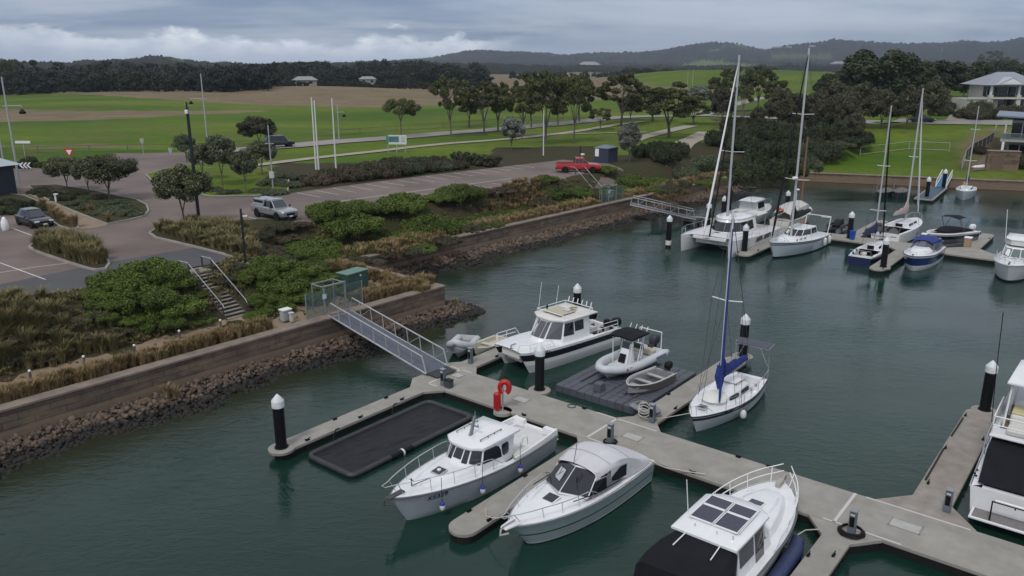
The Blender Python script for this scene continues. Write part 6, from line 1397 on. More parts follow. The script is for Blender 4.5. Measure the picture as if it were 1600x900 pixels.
def lift(u,v,n,label):
    e=boat('boat_lift',u,v,0,label,'boat lift'); mb=MB()
    for s in (-.75,.75):
        for y in (-1.3,1.3): mb=MB(); mb.box((y,s,.7),(.16,.16,1.5)); mb.build('upright',DKGREY,e)
        MB().box((0,s,1.25),(3.4,.2,.22)).build('side_beam',M('dark_lift_beam',(.035,.037,.04),.5),e); MB().box((0,s*1.25,.35),(3.6,.5,.5)).build('flotation_tank',BLACK,e,bevel=.08)
    for x in (-1.2,0,1.2): MB().box((x,0,.95),(.14,1.5,.14)).build('cross_beam',DKGREY,e)
    MB().loft([[(x,-w_,1.05),(x,-w_*.7,z),(x,w_*.7,z),(x,w_,1.05)] for x,w_,z in ((-1.3,.4,1.3),(-.5,.5,1.75),(.4,.45,1.9),(1.3,.2,1.4))]).build('covered_craft',BLACK,e,smooth=40)
    return e
lift(-26.8,91.3,1,'dark floating lift with a covered craft between the two far piles'); lift(-22.6,90.9,1,'dark floating lift with a covered craft left of the stern-on yacht')
# ---------------- 13 small navy yacht ----------------
def navy():
    r=boat('small_yacht',-20.6,81.6,0,'small navy hulled yacht with a blue sail cover, its stern towards the camera','sailing boat')
    h=Hull(7.6,2.6,1.15,.95,tw=.8,rake=.6,tm=.42,pw=1.9,q=.8,flare=.2); h.build(r,[(0,0),(.1,1),(.9,1)],[WHITE,NAVY]); yachtdeck(r,h,ck=.42,cab=(-.4,2.4),cw=.8,ch=.42,winmat=GLASS); 
    MB().box((-.42,0,1.15),(.04,.62,.55)).build('companionway',BLACK,r); MB().box((-2.6,0,1.0),(.5,.5,.25)).build('engine_box',WHITE2,r,bevel=.05)
    zt=topz(r,.7,0,165); z=lambda k:1.2+(zt-1.2)*k; rig(r,.7,1.2,zt,h,spread=((z(.26),.75),(z(.58),.6)),boom=3.4,boomz=1.5,cover=NAVYC,covr=.26,furl=BLACK,furlr=.08,boomy=.35,r=.08)
    for x,y in ((-3.0,.85),(-3.0,-.85),(-1.6,.95),(-1.6,-.95)): MB().lathe([(.10,0),(.06,.15),(.10,.2)],n=10,c=(x,y,.95)).build('winch',BLACK,r)
    h.rail(r,.85,1,n=2,ins=.06); tubeo(r,'stern_rail',[[(-3.7,.95,.95),(-3.75,.95,1.5),(-3.75,-.95,1.5),(-3.7,-.95,.95)]],.018,STEEL); tubeo(r,'tiller',[[(-3.6,0,1.0),(-2.6,.1,1.25)]],.03,WOODM)
NAVYC=M('navy_canvas',(.012,.018,.075),.8,col2=(.008,.012,.05),vs=3); navy()
# ---------------- 14 stern-on yacht ----------------
def sternon():
    r=boat('white_yacht',-21.0,94.5,-4,'white yacht moored stern-on with twin grey cockpit panels and a folded sand coloured sail','sailing boat')
    h=Hull(10.4,3.4,1.5,1.25,tw=.86,rake=.7,flare=.15); h.build(r,[(0,0),(.9,1)],[WHITE,STRIPE]); yachtdeck(r,h,ck=.36,cab=(-1,3.2),cw=1.05,ch=.45)
    for s in (1,-1): MB().lathe([(.001,0),(.5,.0),(.5,.06),(.001,.06)],n=20,axis='x',c=(-4.95,s*.72,1.32)).build('cockpit_panel',M('grey_panel',(.12,.12,.125),.6),r)
    tubeo(r,'wheel',[[(-4.2,.45*math.cos(a),1.6+.45*math.sin(a)) for a in [2*PI*k/16 for k in range(17)]]],.02,STEEL); MB().box((-1.05,0,1.35),(.05,.7,.6)).build('companionway',BLACK,r)
    MB().tube([(-5.23,1.35-1.5*k/26,.82+(.20*(1-k/5) if k<5 else .07)*math.sin(k*1.9)+.05*(k<5)) for k in range(27)],.03,5).build('transom_name',NAVY,r); text('transom_number','RM74',.24,NAVY,r,(-5.22,-.85,.9),(R(90),0,-PI/2))
    zt=topz(r,.9,0,138); rig(r,.9,1.5,zt,h,spread=((1.5+(zt-1.5)*.5,.5),),boom=4.2,boomz=1.3,cover=TANC,covr=.34,furl=WPAINT,furlr=.09,r=.1); h.rail(r,.85,1,n=2)
    tubeo(r,'pushpit',[[(-5.0,1.3,1.25),(-5.1,1.35,1.95),(-4.0,1.5,1.95)],[(-5.0,-1.3,1.25),(-5.1,-1.35,1.95),(-4.0,-1.5,1.95)]],.02,STEEL)
sternon()
# ---------------- 15 blue and white cruiser ----------------
def bluewhite():
    r=boat('blue_white_cruiser',-16.2,82.1,180,'blue and white sports cruiser with a blue canvas top at the far pontoon','motor boat')
    h=Hull(7.9,2.85,1.6,1.25,tw=.93,rake=1.1,tm=.5,pw=2.3,q=.72,flare=.24); h.build(r,[(0,0),(.14,0),(.16,1),(.66,0),(.95,0)],[WHITE,BLUEG]); h.deck(r,.0,1,WHITE,camber=.16); h.rub(r,DKGREY,.03)
    MB().loft([[(x,-w_,z),(x,-w_*.6,z+c),(x,w_*.6,z+c),(x,w_,z)] for x,w_,z,c in ((-.2,1.05,1.5,.35),(1.2,.95,1.52,.3),(2.4,.6,1.55,.16),(3.1,.2,1.58,.05))]).build('foredeck',WHITE,r,smooth=60)
    ws=House([(-2.6,1.2),(-1,1.2),(.2,1.05),(.9,.25)],[(-2.5,1.05),(-1.2,1.0),(-.5,.85),(-.15,.2)],1.5,2.35); ws.build(r,'clear_screens',M('hazy_screen',(.12,.125,.16),.25),r) if False else ws.build(r,'clear_screens',M('hazy_screen',(.12,.125,.16),.25)); 
    for k,(u0,u1) in ((2,(.08,.92)),(1,(.05,.48)),(1,(.53,.97)),(0,(.05,.95))): ws.win(r,k,u0,u1,.1,.9,mat=M('grey_screen',(.06,.062,.075),.12,spec=.8),name='screen_pane')
    MB().loft([[(x,-w_-.05,z-.4),(x,-w_,z-.12),(x,-w_*.6,z+.06),(x,0,z+.1),(x,w_*.6,z+.06),(x,w_,z-.12),(x,w_+.05,z-.4)] for x,w_,z in ((.0,.8,2.3),(-.6,.95,2.42),(-1.4,1.05,2.48),(-2.3,1.08,2.38),(-3.2,1.1,1.95),(-3.8,1.05,1.6))],closed=False).build('canvas_top',BLUEC,r,smooth=50)
    h.rail(r,.5,1,h=.35,n=4,ins=.2,mat=STEEL); MB().box((3.6,0,1.66),(.5,.1,.05)).build('anchor',DKGREY,r); MB().box((-2.6,-.5,2.52),(.6,.5,.1)).build('white_hatch',WPAINT,r,bevel=.02)
    MB().box((-4.15,0,.6),(.6,2.2,.08)).build('swim_platform',WHITE,r); return r
_r=bluewhite(); 
for o in list(bpy.data.objects):
    if o.name.startswith('clear_screens') and o.parent is None: o.parent=_r
# ---------------- 16 bowrider ----------------
def bowrider():
    r=boat('bowrider',-16.0,93.0,180-26,'dark bowrider with a white gunwale and raised black bimini on a floating dock','motor boat',z=.45)
    h=Hull(6.4,2.5,1.15,1.0,tw=.95,rake=.8,tm=.55,pw=2.4,q=.75,flare=.26); h.build(r,[(0,0),(.2,1),(.55,2),(.95,2)],[WHITE,STRIPE,M('grey_lower_hull',(.12,.12,.125),.5)]); h.cockpit(r,0,.97,.2,.35,WHITE,DKGREY,tr=.3,n=16,name='gunwale'); h.rub(r,WHITE,.09,dz=.0,name='white_gunwale')
    MB().loft([[(x,-w_,1.12),(x,-w_*.8,z),(x,w_*.8,z),(x,w_,1.12)] for x,w_,z in ((-2.4,1.0,1.25),(-.9,1.05,1.45),(.3,1.0,1.5),(1.4,.8,1.25))]).build('mooring_cover',BCAN,r,smooth=40)
    MB().loft([[(x,-1.05,z-.15),(x,0,z),(x,1.05,z-.15)] for x,z in ((-1.6,2.6),(-1.1,2.75),(-.4,2.8),(.2,2.65))],closed=False).build('bimini',BCAN,r,smooth=60); tubeo(r,'bimini_frame',[[(-.6,s*1.1,1.2),(-1.5,s*1.05,2.5)] for s in (1,-1)]+[[(-.6,s*1.1,1.2),(.1,s*1.05,2.55)] for s in (1,-1)],.03,DKGREY)
    outboard(r,-3.5,1.0,1.0,cowl=WPAINT); 
    e=boat('floating_boat_dock',-16.4,92.6,-26,'dark floating drive-on dock under the bowrider','floating dock'); MB().box((0,0,.2),(6.2,2.8,.5)).build('float',FLOATM,e,bevel=.08)
    for s in (-1,1): MB().box((0,s*.7,.55),(5.4,.25,.2)).build('bunk',BLACK,e)
    c=boat('tan_box',-13.9,91.3,0,'small tan locker with a white lid beside the bowrider','locker',z=.5); MB().box((0,0,.45),(.7,.6,.9)).build('body',M('tan_locker',(.35,.22,.14),.7),c,bevel=.03); MB().box((0,0,.94),(.8,.7,.1)).build('lid',WPAINT,c,bevel=.02)
bowrider()
# ---------------- 17 white cruiser right edge ----------------
def rightcruiser():
    r=boat('white_express_cruiser',-8.7,83.9,180,'white express cruiser with a tall antenna, cut off by the right edge of the photo','motor boat')
    h=Hull(9.6,3.3,1.75,1.35,tw=.93,rake=1.1,tm=.48,pw=2.4,q=.7,flare=.22); h.build(r,[(0,0),(.12,0),(.9,1)],[WHITE,STRIPE]); h.deck(r,0,1,WHITE,camber=.25); h.rub(r,WPAINT,.04)
    ws=House([(-2.8,1.35),(-.3,1.35),(.9,1.1),(1.5,.4)],[(-2.7,1.15),(-.6,1.12),(.15,.85),(.5,.3)],1.6,2.45); ws.build(r,'windscreen_frame',WPAINT,bevel=.02)
    for k in (0,1,2): ws.win(r,k,.05,.95,.12,.9,mat=M('green_tint_glass',(.10,.14,.14),.08,spec=.8),name='windscreen')
    ws.win(r,0,.03,.97,.12,.9,mat=M('green_tint_glass',(0,0,0)),front=True,name='windscreen')
    ht=House([(-3.2,1.2),(-.6,1.1),(.1,.6)],[(-3.2,1.2),(-.6,1.1),(.1,.6)],2.6,3.05); ht.build(r,'hardtop_skirt',WHITE2,bevel=.1); ht.roof(r,'hardtop',WHITE,over=.05,th=.1,crown=.08)
    for x,y in ((2.2,.0),(1.9,.7),(1.9,-.7)): hatch(r,x,y,1.93,.4,.4,frame=WPAINT,mat=DKGREY)
    h.rail(r,.5,1,h=.6,n=5,ins=.12,mid=True); tubeo(r,'antenna',[[(-1,-1.2,2.6),(-1.3,-1.5,5.6)]],.025,WPAINT); MB().box((4.4,0,1.82),(.8,.12,.1)).build('anchor',DKGREY,r)
rightcruiser()
# ---------------- 18 small far yacht, and dark craft beside the private dock ----------------
def smallfar():
    r=boat('moored_yacht',-21.1,130.1,180+6,'small white yacht moored beside the private blue dock','sailing boat')
    h=Hull(8.0,2.7,1.35,1.05,tw=.78,rake=.7,flare=.22); h.build(r,[(0,0),(.9,0)],[M('pale_blue_white_hull',(.5,.5,.5))]); yachtdeck(r,h,ck=.34,cab=(-.8,2.4),cw=.85,ch=.42); zt=topz(r,.4,0,166); z=lambda k:1.3+(zt-1.3)*k
    rig(r,.4,1.3,zt,h,spread=((z(.34),.8),(z(.72),.6)),boom=3.2,boomz=1,cover=NAVYC,covr=.3,r=.08,lean=.04); h.rail(r,.86,1,n=2); MB().lathe([(.001,0),(.35,.0),(.35,.3),(.001,.35)],n=10,axis='x',c=(-4.2,-.4,1.4)).build('yellow_buoy',M('dull_yellow',(.4,.3,.1),.7),r)
smallfar()
for u,v,hd,l in ((-28.6,124.5,6,'dark covered workboat beside the blue dock, nearest the dock'),(-30.4,123.0,2,'dark low lift frame left of the covered workboat')):
    e=boat('dark_boat',u,v,180+hd,l,'boat'); h=Hull(5,2.0,.9,.75,tw=.9,rake=.6); h.build(e,[(0,0)],[DKGREY],n=14); h.deck(e,0,1,M('worn_grey_cover',(.09,.09,.09),.8,col2=(.14,.13,.12)),camber=.35); MB().tube([(-1.8,-.8,.9),(-1.2,-.8,1.7),(1.2,-.7,1.6),(1.9,-.5,1.0)],.06,6).build('frame_bar',M('worn_grey_cover',(0,0,0)),e)
# ================================================================== VEHICLES
def wheel(parent,x,y,r=.33,w_=.22,rim=None):
    s=1 if y>0 else -1
    t=MB().lathe([(r*.55,-w_/2),(r*.92,-w_/2),(r,-w_/2+.04),(r,w_/2-.04),(r*.92,w_/2),(r*.55,w_/2)],n=20,axis='y').build('wheel',RUBBER,parent,smooth=40); t.location=(x,y,r)
    m_=MB().lathe([(.001,s*w_*.46),(r*.18,s*w_*.46),(r*.62,s*w_*.36),(r*.62,s*w_*.2)],n=20,axis='y'); m_.build('rim',rim or ALU,t,smooth=30)
    for k in range(5):
        a=2*PI*k/5; MB().box((r*.36*math.cos(a),s*w_*.47,r*.36*math.sin(a)),(r*.5,.02,r*.12),ry=-a).build('spoke',rim or ALU,t) if False else None
    return t
def car(name,p,rz,L,W,H,paint,label,cat,kind='hatch',z0=.30,rim=None,plate=True):
    """x forward"""
    e=empty(name,p,rz,label,cat); hl=L/2; hw=W/2; belt=H*.60 if kind!='van' else H*.52
    bon=belt*.98
    if kind=='hatch': st=[(-hl,.82,.45,belt*.93),(-hl+.12,.94,z0,belt*1.0),(-hl*.6,1,z0-.05,belt),(0,1,z0-.08,belt*.985),(hl*.45,1,z0-.05,belt*.95),(hl*.72,.97,z0-.05,belt*.88),(hl-.12,.88,z0,belt*.74),(hl,.74,z0+.12,belt*.62)]
    elif kind=='pickup': st=[(-hl,.94,.55,belt*.97),(-hl+.06,.97,.48,belt*.99),(-hl*.55,1,.42,belt),(0,1,.38,belt),(hl*.42,1,.4,belt*.985),(hl*.6,.99,.4,belt*.97),(hl-.15,.95,.42,belt*.90),(hl,.86,.48,belt*.80)]
    else: st=[(-hl,.92,.5,belt),(-hl+.08,.97,.4,belt),(0,1,.38,belt),(hl*.5,1,.4,belt),(hl*.75,.98,.4,belt*.95),(hl,.88,.45,belt*.85)]
    secs=[]
    for x,k,a,b in st:
        w_=hw*k; secs.append([(x,-w_*.92,a),(x,-w_,a+.12),(x,-w_*1.0,(a+b)/2+.05),(x,-w_*.97,b-.06),(x,-w_*.90,b),(x,0,b+.025),(x,w_*.90,b),(x,w_*.97,b-.06),(x,w_*1.0,(a+b)/2+.05),(x,w_,a+.12),(x,w_*.92,a)])
    MB().loft(secs).build('body',paint,e,smooth=32)
    if kind=='hatch': hb=[(-hl*.88,hw*.80),(-hl*.30,hw*.90),(hl*.12,hw*.90),(hl*.46,hw*.78)]; ht=[(-hl*.62,hw*.62),(-hl*.28,hw*.68),(hl*.02,hw*.68),(hl*.10,hw*.60)]
    elif kind=='pickup': hb=[(-hl*.20,hw*.88),(hl*.02,hw*.92),(hl*.22,hw*.92),(hl*.46,hw*.80)]; ht=[(-hl*.13,hw*.72),(hl*.0,hw*.75),(hl*.14,hw*.75),(hl*.22,hw*.68)]
    else: hb=[(-hl*.97,hw*.90),(-hl*.3,hw*.93),(hl*.2,hw*.93),(hl*.56,hw*.82)]; ht=[(-hl*.90,hw*.80),(-hl*.3,hw*.82),(hl*.15,hw*.82),(hl*.28,hw*.75)]
    g=House(hb,ht,belt-.02,H-.03); g.build(e,'cabin_frame',paint,bevel=.04)
    for k,(u0,u1) in ((0,(.12,.96)),(1,(.05,.95)),(2,(.05,.90))): g.win(e,k,u0,u1,.10,.86,rad=.15,name='side_window')
    g.win(e,0,.05,.95,.06,.92,front=True,name='windscreen',mat=M('car_windscreen',(.03,.035,.045),.05,spec=.9),rad=.1)
    a,b,c,d=[Vector(q) for q in (g.b[0],(g.b[0][0],-g.b[0][1],g.b[0][2]),(g.t[0][0],-g.t[0][1],g.t[0][2]),g.t[0])]; cen=(a+b+c+d)/4
    q=[cen+(v-cen)*.84+Vector((-.03,0,0)) for v in (a,b,c,d)]; MB().plate(q,.01).build('rear_window',GLASS,e)
    g.roof(e,'roof',paint,over=.0,th=.05,crown=.03)
    wr=.33 if kind=='hatch' else .39
    for x in (-hl*.60,hl*.64):
        for s in (1,-1):
            MB().lathe([(.001,-.02),(wr*1.17,-.02),(wr*1.17,.015),(.001,.015)],n=20,axis='y',c=(x,s*(hw-.005),wr+.01)).build('wheel_arch',BLACK,e); wheel(e,x,s*(hw-.08),wr,rim=rim)
    for s in (1,-1):
        MB().box((hl-.10,s*hw*.66,belt*.70),(.16,hw*.42,.14)).build('headlight',M('headlight_glass',(.6,.62,.65),.1),e,bevel=.03); MB().box((-hl+.02,s*hw*.80,belt*.80),(.08,.2,.22)).build('tail_light',M('red_lens',(.3,.01,.01),.2),e,bevel=.02)
        MB().box((hb[2][0]+hl*.16,s*(hw+.08),belt+.08),(.12,.2,.14)).build('wing_mirror',paint if kind!='pickup' else BLACK,e,bevel=.03)
        MB().box((0,s*hw*.995,.36 if kind=='hatch' else .44),(L*.44,.05,.1)).build('side_sill',BLACK,e)
        for x in (hl*.18,-hl*.16): MB().box((x,s*hw*1.0,belt-.16),(.16,.03,.03)).build('door_handle',paint,e)
        for x in (hl*.24,-hl*.02,-hl*.30): MB().box((x,s*hw*.998,belt*.68),(.012,.01,belt*.5)).build('door_seam',BLACK,e)
    MB().box((hl-.02,0,belt*.60),(.08,hw*.95,.2)).build('grille',BLACK,e,bevel=.02); MB().box((hl-.02,0,.40),(.10,hw*1.5,.16)).build('front_bumper',BLACK if kind!='hatch' else paint,e,bevel=.03); MB().box((-hl+.0,0,.48),(.12,hw*1.7,.16)).build('rear_bumper',BLACK,e,bevel=.03)
    if plate: MB().box((hl+.045,0,belt*.44),(.01,.36,.11)).build('number_plate',WPAINT,e)
    if kind=='pickup':
        x0,x1=-hl+.1,-hl*.24; MB().box(((x0+x1)/2,0,belt+.02),(x1-x0,W*.80,.035)).build('tray_liner',BLACK,e)
        for s in (1,-1): MB().box(((x0+x1)/2,s*hw*.86,belt+.05),(x1-x0,.1,.07)).build('tray_rail',paint,e,bevel=.02)
        MB().box((x0,0,belt+.04),(.08,W*.85,.08)).build('tailgate',paint,e,bevel=.02)
    return e
def hdg(a,b): return math.atan2(b.y-a.y,b.x-a.x)
def carpaint(n,c,m=.3): return M(n,c,.28,metal=m,coat=.8)
zc=ZP+.06
car('hatchback',P(55,352,zc),hdg(P(38,348,zc),P(74,358,zc)),4.3,1.76,1.47,carpaint('black_car_paint',(.012,.016,.022)),'black hatchback parked beside the tussocks left of the planter island','car')
_u=car('pickup_truck',P(430,340,zc),hdg(P(403,335,zc),P(448,345,zc)),5.35,1.88,1.82,carpaint('silver_paint',(.33,.345,.36),.5),'silver grey dual-cab pickup parked at the edge of the car park','pickup','pickup')
MB().frus([(-2.5,-.82,1.12),(-.6,-.82,1.12),(-.6,.82,1.12),(-2.5,.82,1.12)],[(-2.42,-.66,1.74),(-.62,-.68,1.76),(-.62,.68,1.76),(-2.42,.66,1.74)]).build('tray_canopy',carpaint('silver_paint',(0,0,0)),_u,bevel=.06)
for s in (1,-1): MB().box((-1.5,s*.76,1.47),(1.5,.06,.34),rx=-s*.22).build('canopy_window',GLASS,_u)
car('pickup_truck',P(903,268.5,zc),hdg(P(880,268,zc),P(923,268,zc)),5.9,2.05,1.95,carpaint('red_paint',(.42,.012,.012),.1),'bright red pickup parked in front of the dark blue shed','pickup','pickup',rim=BLACK)
pv=GP(437,229.5,.15); car('van',pv,hdg(GP(400,231),GP(470,227)) ,4.9,1.9,2.0,carpaint('dark_van_paint',(.02,.025,.035)),'dark people carrier driving along the road beyond the car park','van','van')
pk=GP(1440,190.5,.15); car('sedan',pk,hdg(GP(1400,191),GP(1480,191)),4.9,1.85,1.5,carpaint('black_car_paint',(0,0,0)),'black sedan with a pale bonnet on the road above the grassy bank','car')
# ================================================================== POLES, SIGNS, STREET FURNITURE
def zat(X,Y,py):
    lo,hi=0.,45.
    for _ in range(40):
        m_=(lo+hi)/2
        if pix(X,Y,m_)[1]>py: lo=m_
        else: hi=m_
    return lo
BLKP=M('black_post_paint',(.010,.012,.017),.4); SILP=M('galvanised_pole',(.38,.39,.40),.5,metal=.3); WHTP=M('white_pole_paint',(.62,.62,.60),.45)
def pole(px,pyb,pyt,r,mat,label,cat='pole',name='light_pole',taper=.6,group=None):
    p=GP(px,pyb); e=empty(name,p,0,label,cat,group); h_=zat(p.x,p.y,pyt)-p.z; MB().tube([(0,0,-.3),(0,0,h_)],[r,r*taper],10).build('shaft',mat,e,smooth=60); return e,h_
def lamparm(e,h_,dx,z,drop=.5,mat=None):
    MB().tube([(-dx*.25,0,z+.02),(dx,0,z+.06),(dx,0,z-drop*.3)],.05,6).build('arm',mat or SILP,e); MB().lathe([(.001,0),(.34,.0),(.38,.2),(.2,.42),(.06,.55),(.001,.55)],n=12,c=(dx,0,z-drop-.35)).build('lamp_head',BLACK,e,smooth=40)
e,h_=pole(312,353,168,.15,BLKP,'tall black lamp post in the planted bed beside the car park','lamp post','lamp_post',.85)
MB().tube([(0,0,h_),(0,0,h_+.45)],.07,8).build('finial',BLKP,e); MB().box((.0,-.18,h_-.35),(.24,.3,.34)).build('camera_housing',WPAINT,e,bevel=.04); MB().lathe([(.22,0),(.22,.1),(.17,.12)],n=12).build('base_plate',BLKP,e)
e,h_=pole(384,414,326,.075,BLKP,'short black lamp post on a white footing near the timber steps','lamp post','lamp_post',1.); MB().tube([(0,0,h_-.3),(.3,-.1,h_-.45)],.04,6).build('arm',BLKP,e); MB().box((.32,-.12,h_-.5),(.28,.18,.09)).build('lamp_head',WPAINT,e); MB().box((0,0,.1),(.7,.7,.14)).build('footing',M('pale_footing',(.5,.49,.47),.8),e)
e,h_=pole(906,268,228,.09,BLKP,'black lamp post standing in front of the red pickup','lamp post','lamp_post',1.); MB().box((.3,-.1,h_-1.1),(.5,.25,.2)).build('lamp_head',WPAINT,e)
e,h_=pole(31,291,120,.14,SILP,'leaning tall silver light pole by the dark blue building','light pole'); lamparm(e,h_,1.75,h_-2.4*1.0-.9)
e,h_=pole(325,228,115,.16,SILP,'silver light pole behind the roadside trees left of the van','light pole'); lamparm(e,h_,-2.2,h_-4.3)
e,h_=pole(8,268,150+14,.12,SILP,'thin silver pole at the left edge beyond the dark blue building','light pole')
e,h_=pole(427,299,195,.10,SILP,'slim pole with a grey box on it between the van and the silver pickup','pole','utility_pole'); MB().box((0,-.12,1.9),(.5,.3,.7)).build('meter_box',M('pale_box',(.5,.5,.48),.6),e); MB().tube([(-.5,0,h_*.72),(.5,0,h_*.72)],.03,5).build('crossbar',SILP,e)
for x_,l_ in ((494,'left'),(498,'middle')): pole(x_,265,152 if x_<496 else 157,.13,WHTP,'tall white flagpole on the lawn, the %s one of three'%l_,'flagpole','flagpole')
pole(525,263,153,.12,WHTP,'tall white flagpole on the lawn, the right one of three','flagpole','flagpole')
e,h_=pole(530,217,163,.14,SILP,'distant silver light pole beside the road behind the flagpoles','light pole'); lamparm(e,h_,1.2,h_-1.5)
e,h_=pole(849,243,172,.10,WHTP,'white pole standing on the mulch bank above the car park','light pole')
for x_,b_,t_,l_ in ((921,176,112,'silver light pole among the gums beside the road'),(901,166,136,'short distant pole behind the leaning gum'),(1072,168,112,'left one of two slim light poles on the park lawn'),(1080,166,108,'right one of two slim light poles on the park lawn'),(757,203,176,'short grey pole behind the young gum row')): pole(x_,b_,t_,.12,SILP,l_,'light pole')
# billboard
p=GP(620,238); e=empty('billboard',p,hdg(P(605,236,ZP),P(636,236,ZP)),'roadside billboard with a marina picture on the left and pale lettering panel','billboard'); s_=P(604,236,ZP); s2=P(636,236,ZP); W_=(s2-s_).length*.98
BZ=1.3; BH=zat(p.x,p.y,211)-p.z-BZ
MB().box((0,0,BZ+BH/2),(W_,.12,BH)).build('panel',M('billboard_white',(.6,.6,.6),.6),e); 
MB().box((-W_*.12,-.07,BZ+BH*.55),(W_*.5,.01,BH*.62)).build('picture',M('billboard_picture',(.02,.10,.15),.5,col2=(.12,.22,.2),vs=1.2),e); MB().box((-W_*.44,-.07,BZ+BH/2),(W_*.12,.012,BH)).build('green_strip',M('billboard_green',(.10,.28,.05),.5,col2=(.02,.12,.2),vs=.9),e)
for k in range(4): MB().box((W_*.33,-.07,BZ+BH*(.8-.17*k)),(W_*.2,.01,.09)).build('lettering_line',M('billboard_text',(.25,.27,.3),.6),e)
for x in (-W_*.42,0,W_*.42): MB().box((x,.05,BZ/2),(.12,.12,BZ)).build('post',SILP,e)
# road signs
def sign(px,pyb,pyt,label,shape,rz=0.):
    p=GP(px,pyb); e=empty('road_sign',p,rz,label,'sign'); h_=zat(p.x,p.y,pyt)-p.z; MB().tube([(0,0,-.1),(0,0,h_-.1)],.045,6).build('post',SILP,e)
    if shape=='giveway':
        MB().plate([(-.75,-.05,h_),(0,-.05,h_-1.3),(.75,-.05,h_)],.03).build('plate',M('sign_red',(.45,.02,.02),.5),e); MB().plate([(-.42,-.09,h_-.2),(0,-.09,h_-.92),(.42,-.09,h_-.2)],.02).build('plate_centre',WPAINT,e)
    elif shape=='arrow': MB().plate([(-.3,-.05,h_),(-.3,-.05,h_-.5),(0,-.05,h_-1.0),(.3,-.05,h_-.5),(.3,-.05,h_)],.03).build('plate',M('sign_back',(.3,.32,.3),.6),e)
    elif shape=='name': MB().box((0,-.05,h_),(2.2,.04,.35)).build('plate',WPAINT,e)
    return e
sign(112,262,232,'red and white give way sign by the roundabout','giveway'); sign(225,246,216,'grey shield shaped sign beside the traffic island','arrow'); sign(267,243,231,'small pale sign on the traffic island','arrow'); sign(41,255,222,'long white street name sign on a thin post at the roundabout','name')
p=GP(39,267); e=empty('chevron_sign',p,.05,'black chevron board with three white arrows at the roundabout','sign'); w_=(P(48,265,ZP)-P(30,265,ZP)).length; MB().box((0,0,.75),(w_,.08,.95)).build('board',BLACK,e); 
for k in range(3):
    x=-w_*.3+k*w_*.3; MB().add([(x+.25,-.05,1.15),(x-.15,-.05,.75),(x+.25,-.05,.35),(x+.5,-.05,.35),(x+.1,-.05,.75),(x+.5,-.05,1.15)],[(0,1,4,5),(1,2,3,4)]).build('arrow',WPAINT,e)
for x in (-w_*.4,w_*.4): MB().box((x,.06,.2),(.08,.08,.9)).build('post',SILP,e)
p=GP(88,318); e=empty('path_bollard_light',p,0,'white path light standing at the edge of the gravel path','light'); MB().tube([(0,0,0),(0,0,.95)],.09,10).build('stem',WPAINT,e); MB().box((.1,0,.98),(.42,.26,.1)).build('head',WPAINT,e,bevel=.02)
p=P(9,360,zc); e=empty('sculpture',p,0,'white rounded shape standing at the left edge near the black hatchback','sculpture'); MB().lathe([(.001,0),(.34,.05),(.45,.45),(.40,.95),(.22,1.3),(.16,1.45),(.001,1.5)],n=16).build('figure',WPAINT,e,smooth=60); MB().lathe([(.40,-.02),(.40,.0),(.001,.0)],n=16).build('base',SILP,e); e.scale=(.72,.72,.8)
# ---------------- buildings ----------------
ROOFC=M('pale_metal_roof',(.40,.44,.48),.5,col2=(.35,.39,.43),vs=1); CLADN=M('navy_cladding',(.028,.036,.055),.6,col2=(.022,.028,.045),vs=1.5)
pc=P(-56,316,ZP); e=empty('blue_building',pc,hdg(P(-60,309,ZP),P(25,318,ZP)),'corner of a dark blue building with a pale metal roof at the left edge','building')
MB().box((-5,3,1.6),(9.6,6,3.4)).build('wall',CLADN,e); 
for k in range(7): MB().box((-5,-.02,.45+k*.42),(9.64,.03,.03)).build('cladding_board',M('navy_board_edge',(.015,.02,.03),.6),e)
MB().frus([(-10.2,-.7,3.3),(.6,-.7,3.3),(.6,6.6,3.3),(-10.2,6.6,3.3)],[(-8,2.6,4.9),(-2.2,2.6,4.9),(-2.2,3.4,4.9),(-8,3.4,4.9)]).build('roof',ROOFC,e)
MB().box((-4.6,-.9,.06),(9,.8,.1)).build('plinth',CONC,e); MB().box((-4.2,-1.3,2.35),(5.,1.4,.12)).build('porch_roof',ROOFC,e)
pc=P(949,253,ZP); s0=P(928,254,ZP); s1=P(950,255.5,ZP); rz=hdg(s0,s1); w_=(s1-s0).length; e=empty('shed',s0,rz,'dark blue metal shed with a low pale roof behind the red pickup','shed'); hh=zat(s0.x,s0.y,231)-ZP
MB().box((w_/2,1.7,hh/2),(w_,3.4,hh)).build('wall',M('blue_grey_cladding',(.035,.045,.075),.6,col2=(.028,.036,.06),vs=1.5),e); MB().frus([(-.1,-.1,hh),(w_+.1,-.1,hh),(w_+.1,3.5,hh),(-.1,3.5,hh)],[(w_*.3,1.5,hh+.35),(w_*.7,1.5,hh+.35),(w_*.7,1.9,hh+.35),(w_*.3,1.9,hh+.35)]).build('roof',M('blue_grey_roof',(.11,.14,.2),.5),e); MB().box((.45,-.02,1.5),(.6,.03,1.1)).build('notice',WPAINT,e); MB().box((w_*.62,-.02,1.05),(1.0,.03,2.1)).build('door',M('shed_door',(.03,.038,.06),.5),e)
RENDER=M('cream_render',(.50,.48,.44),.8,col2=(.43,.41,.375),vs=.4); RENDD=M('grey_render',(.33,.32,.30),.8)
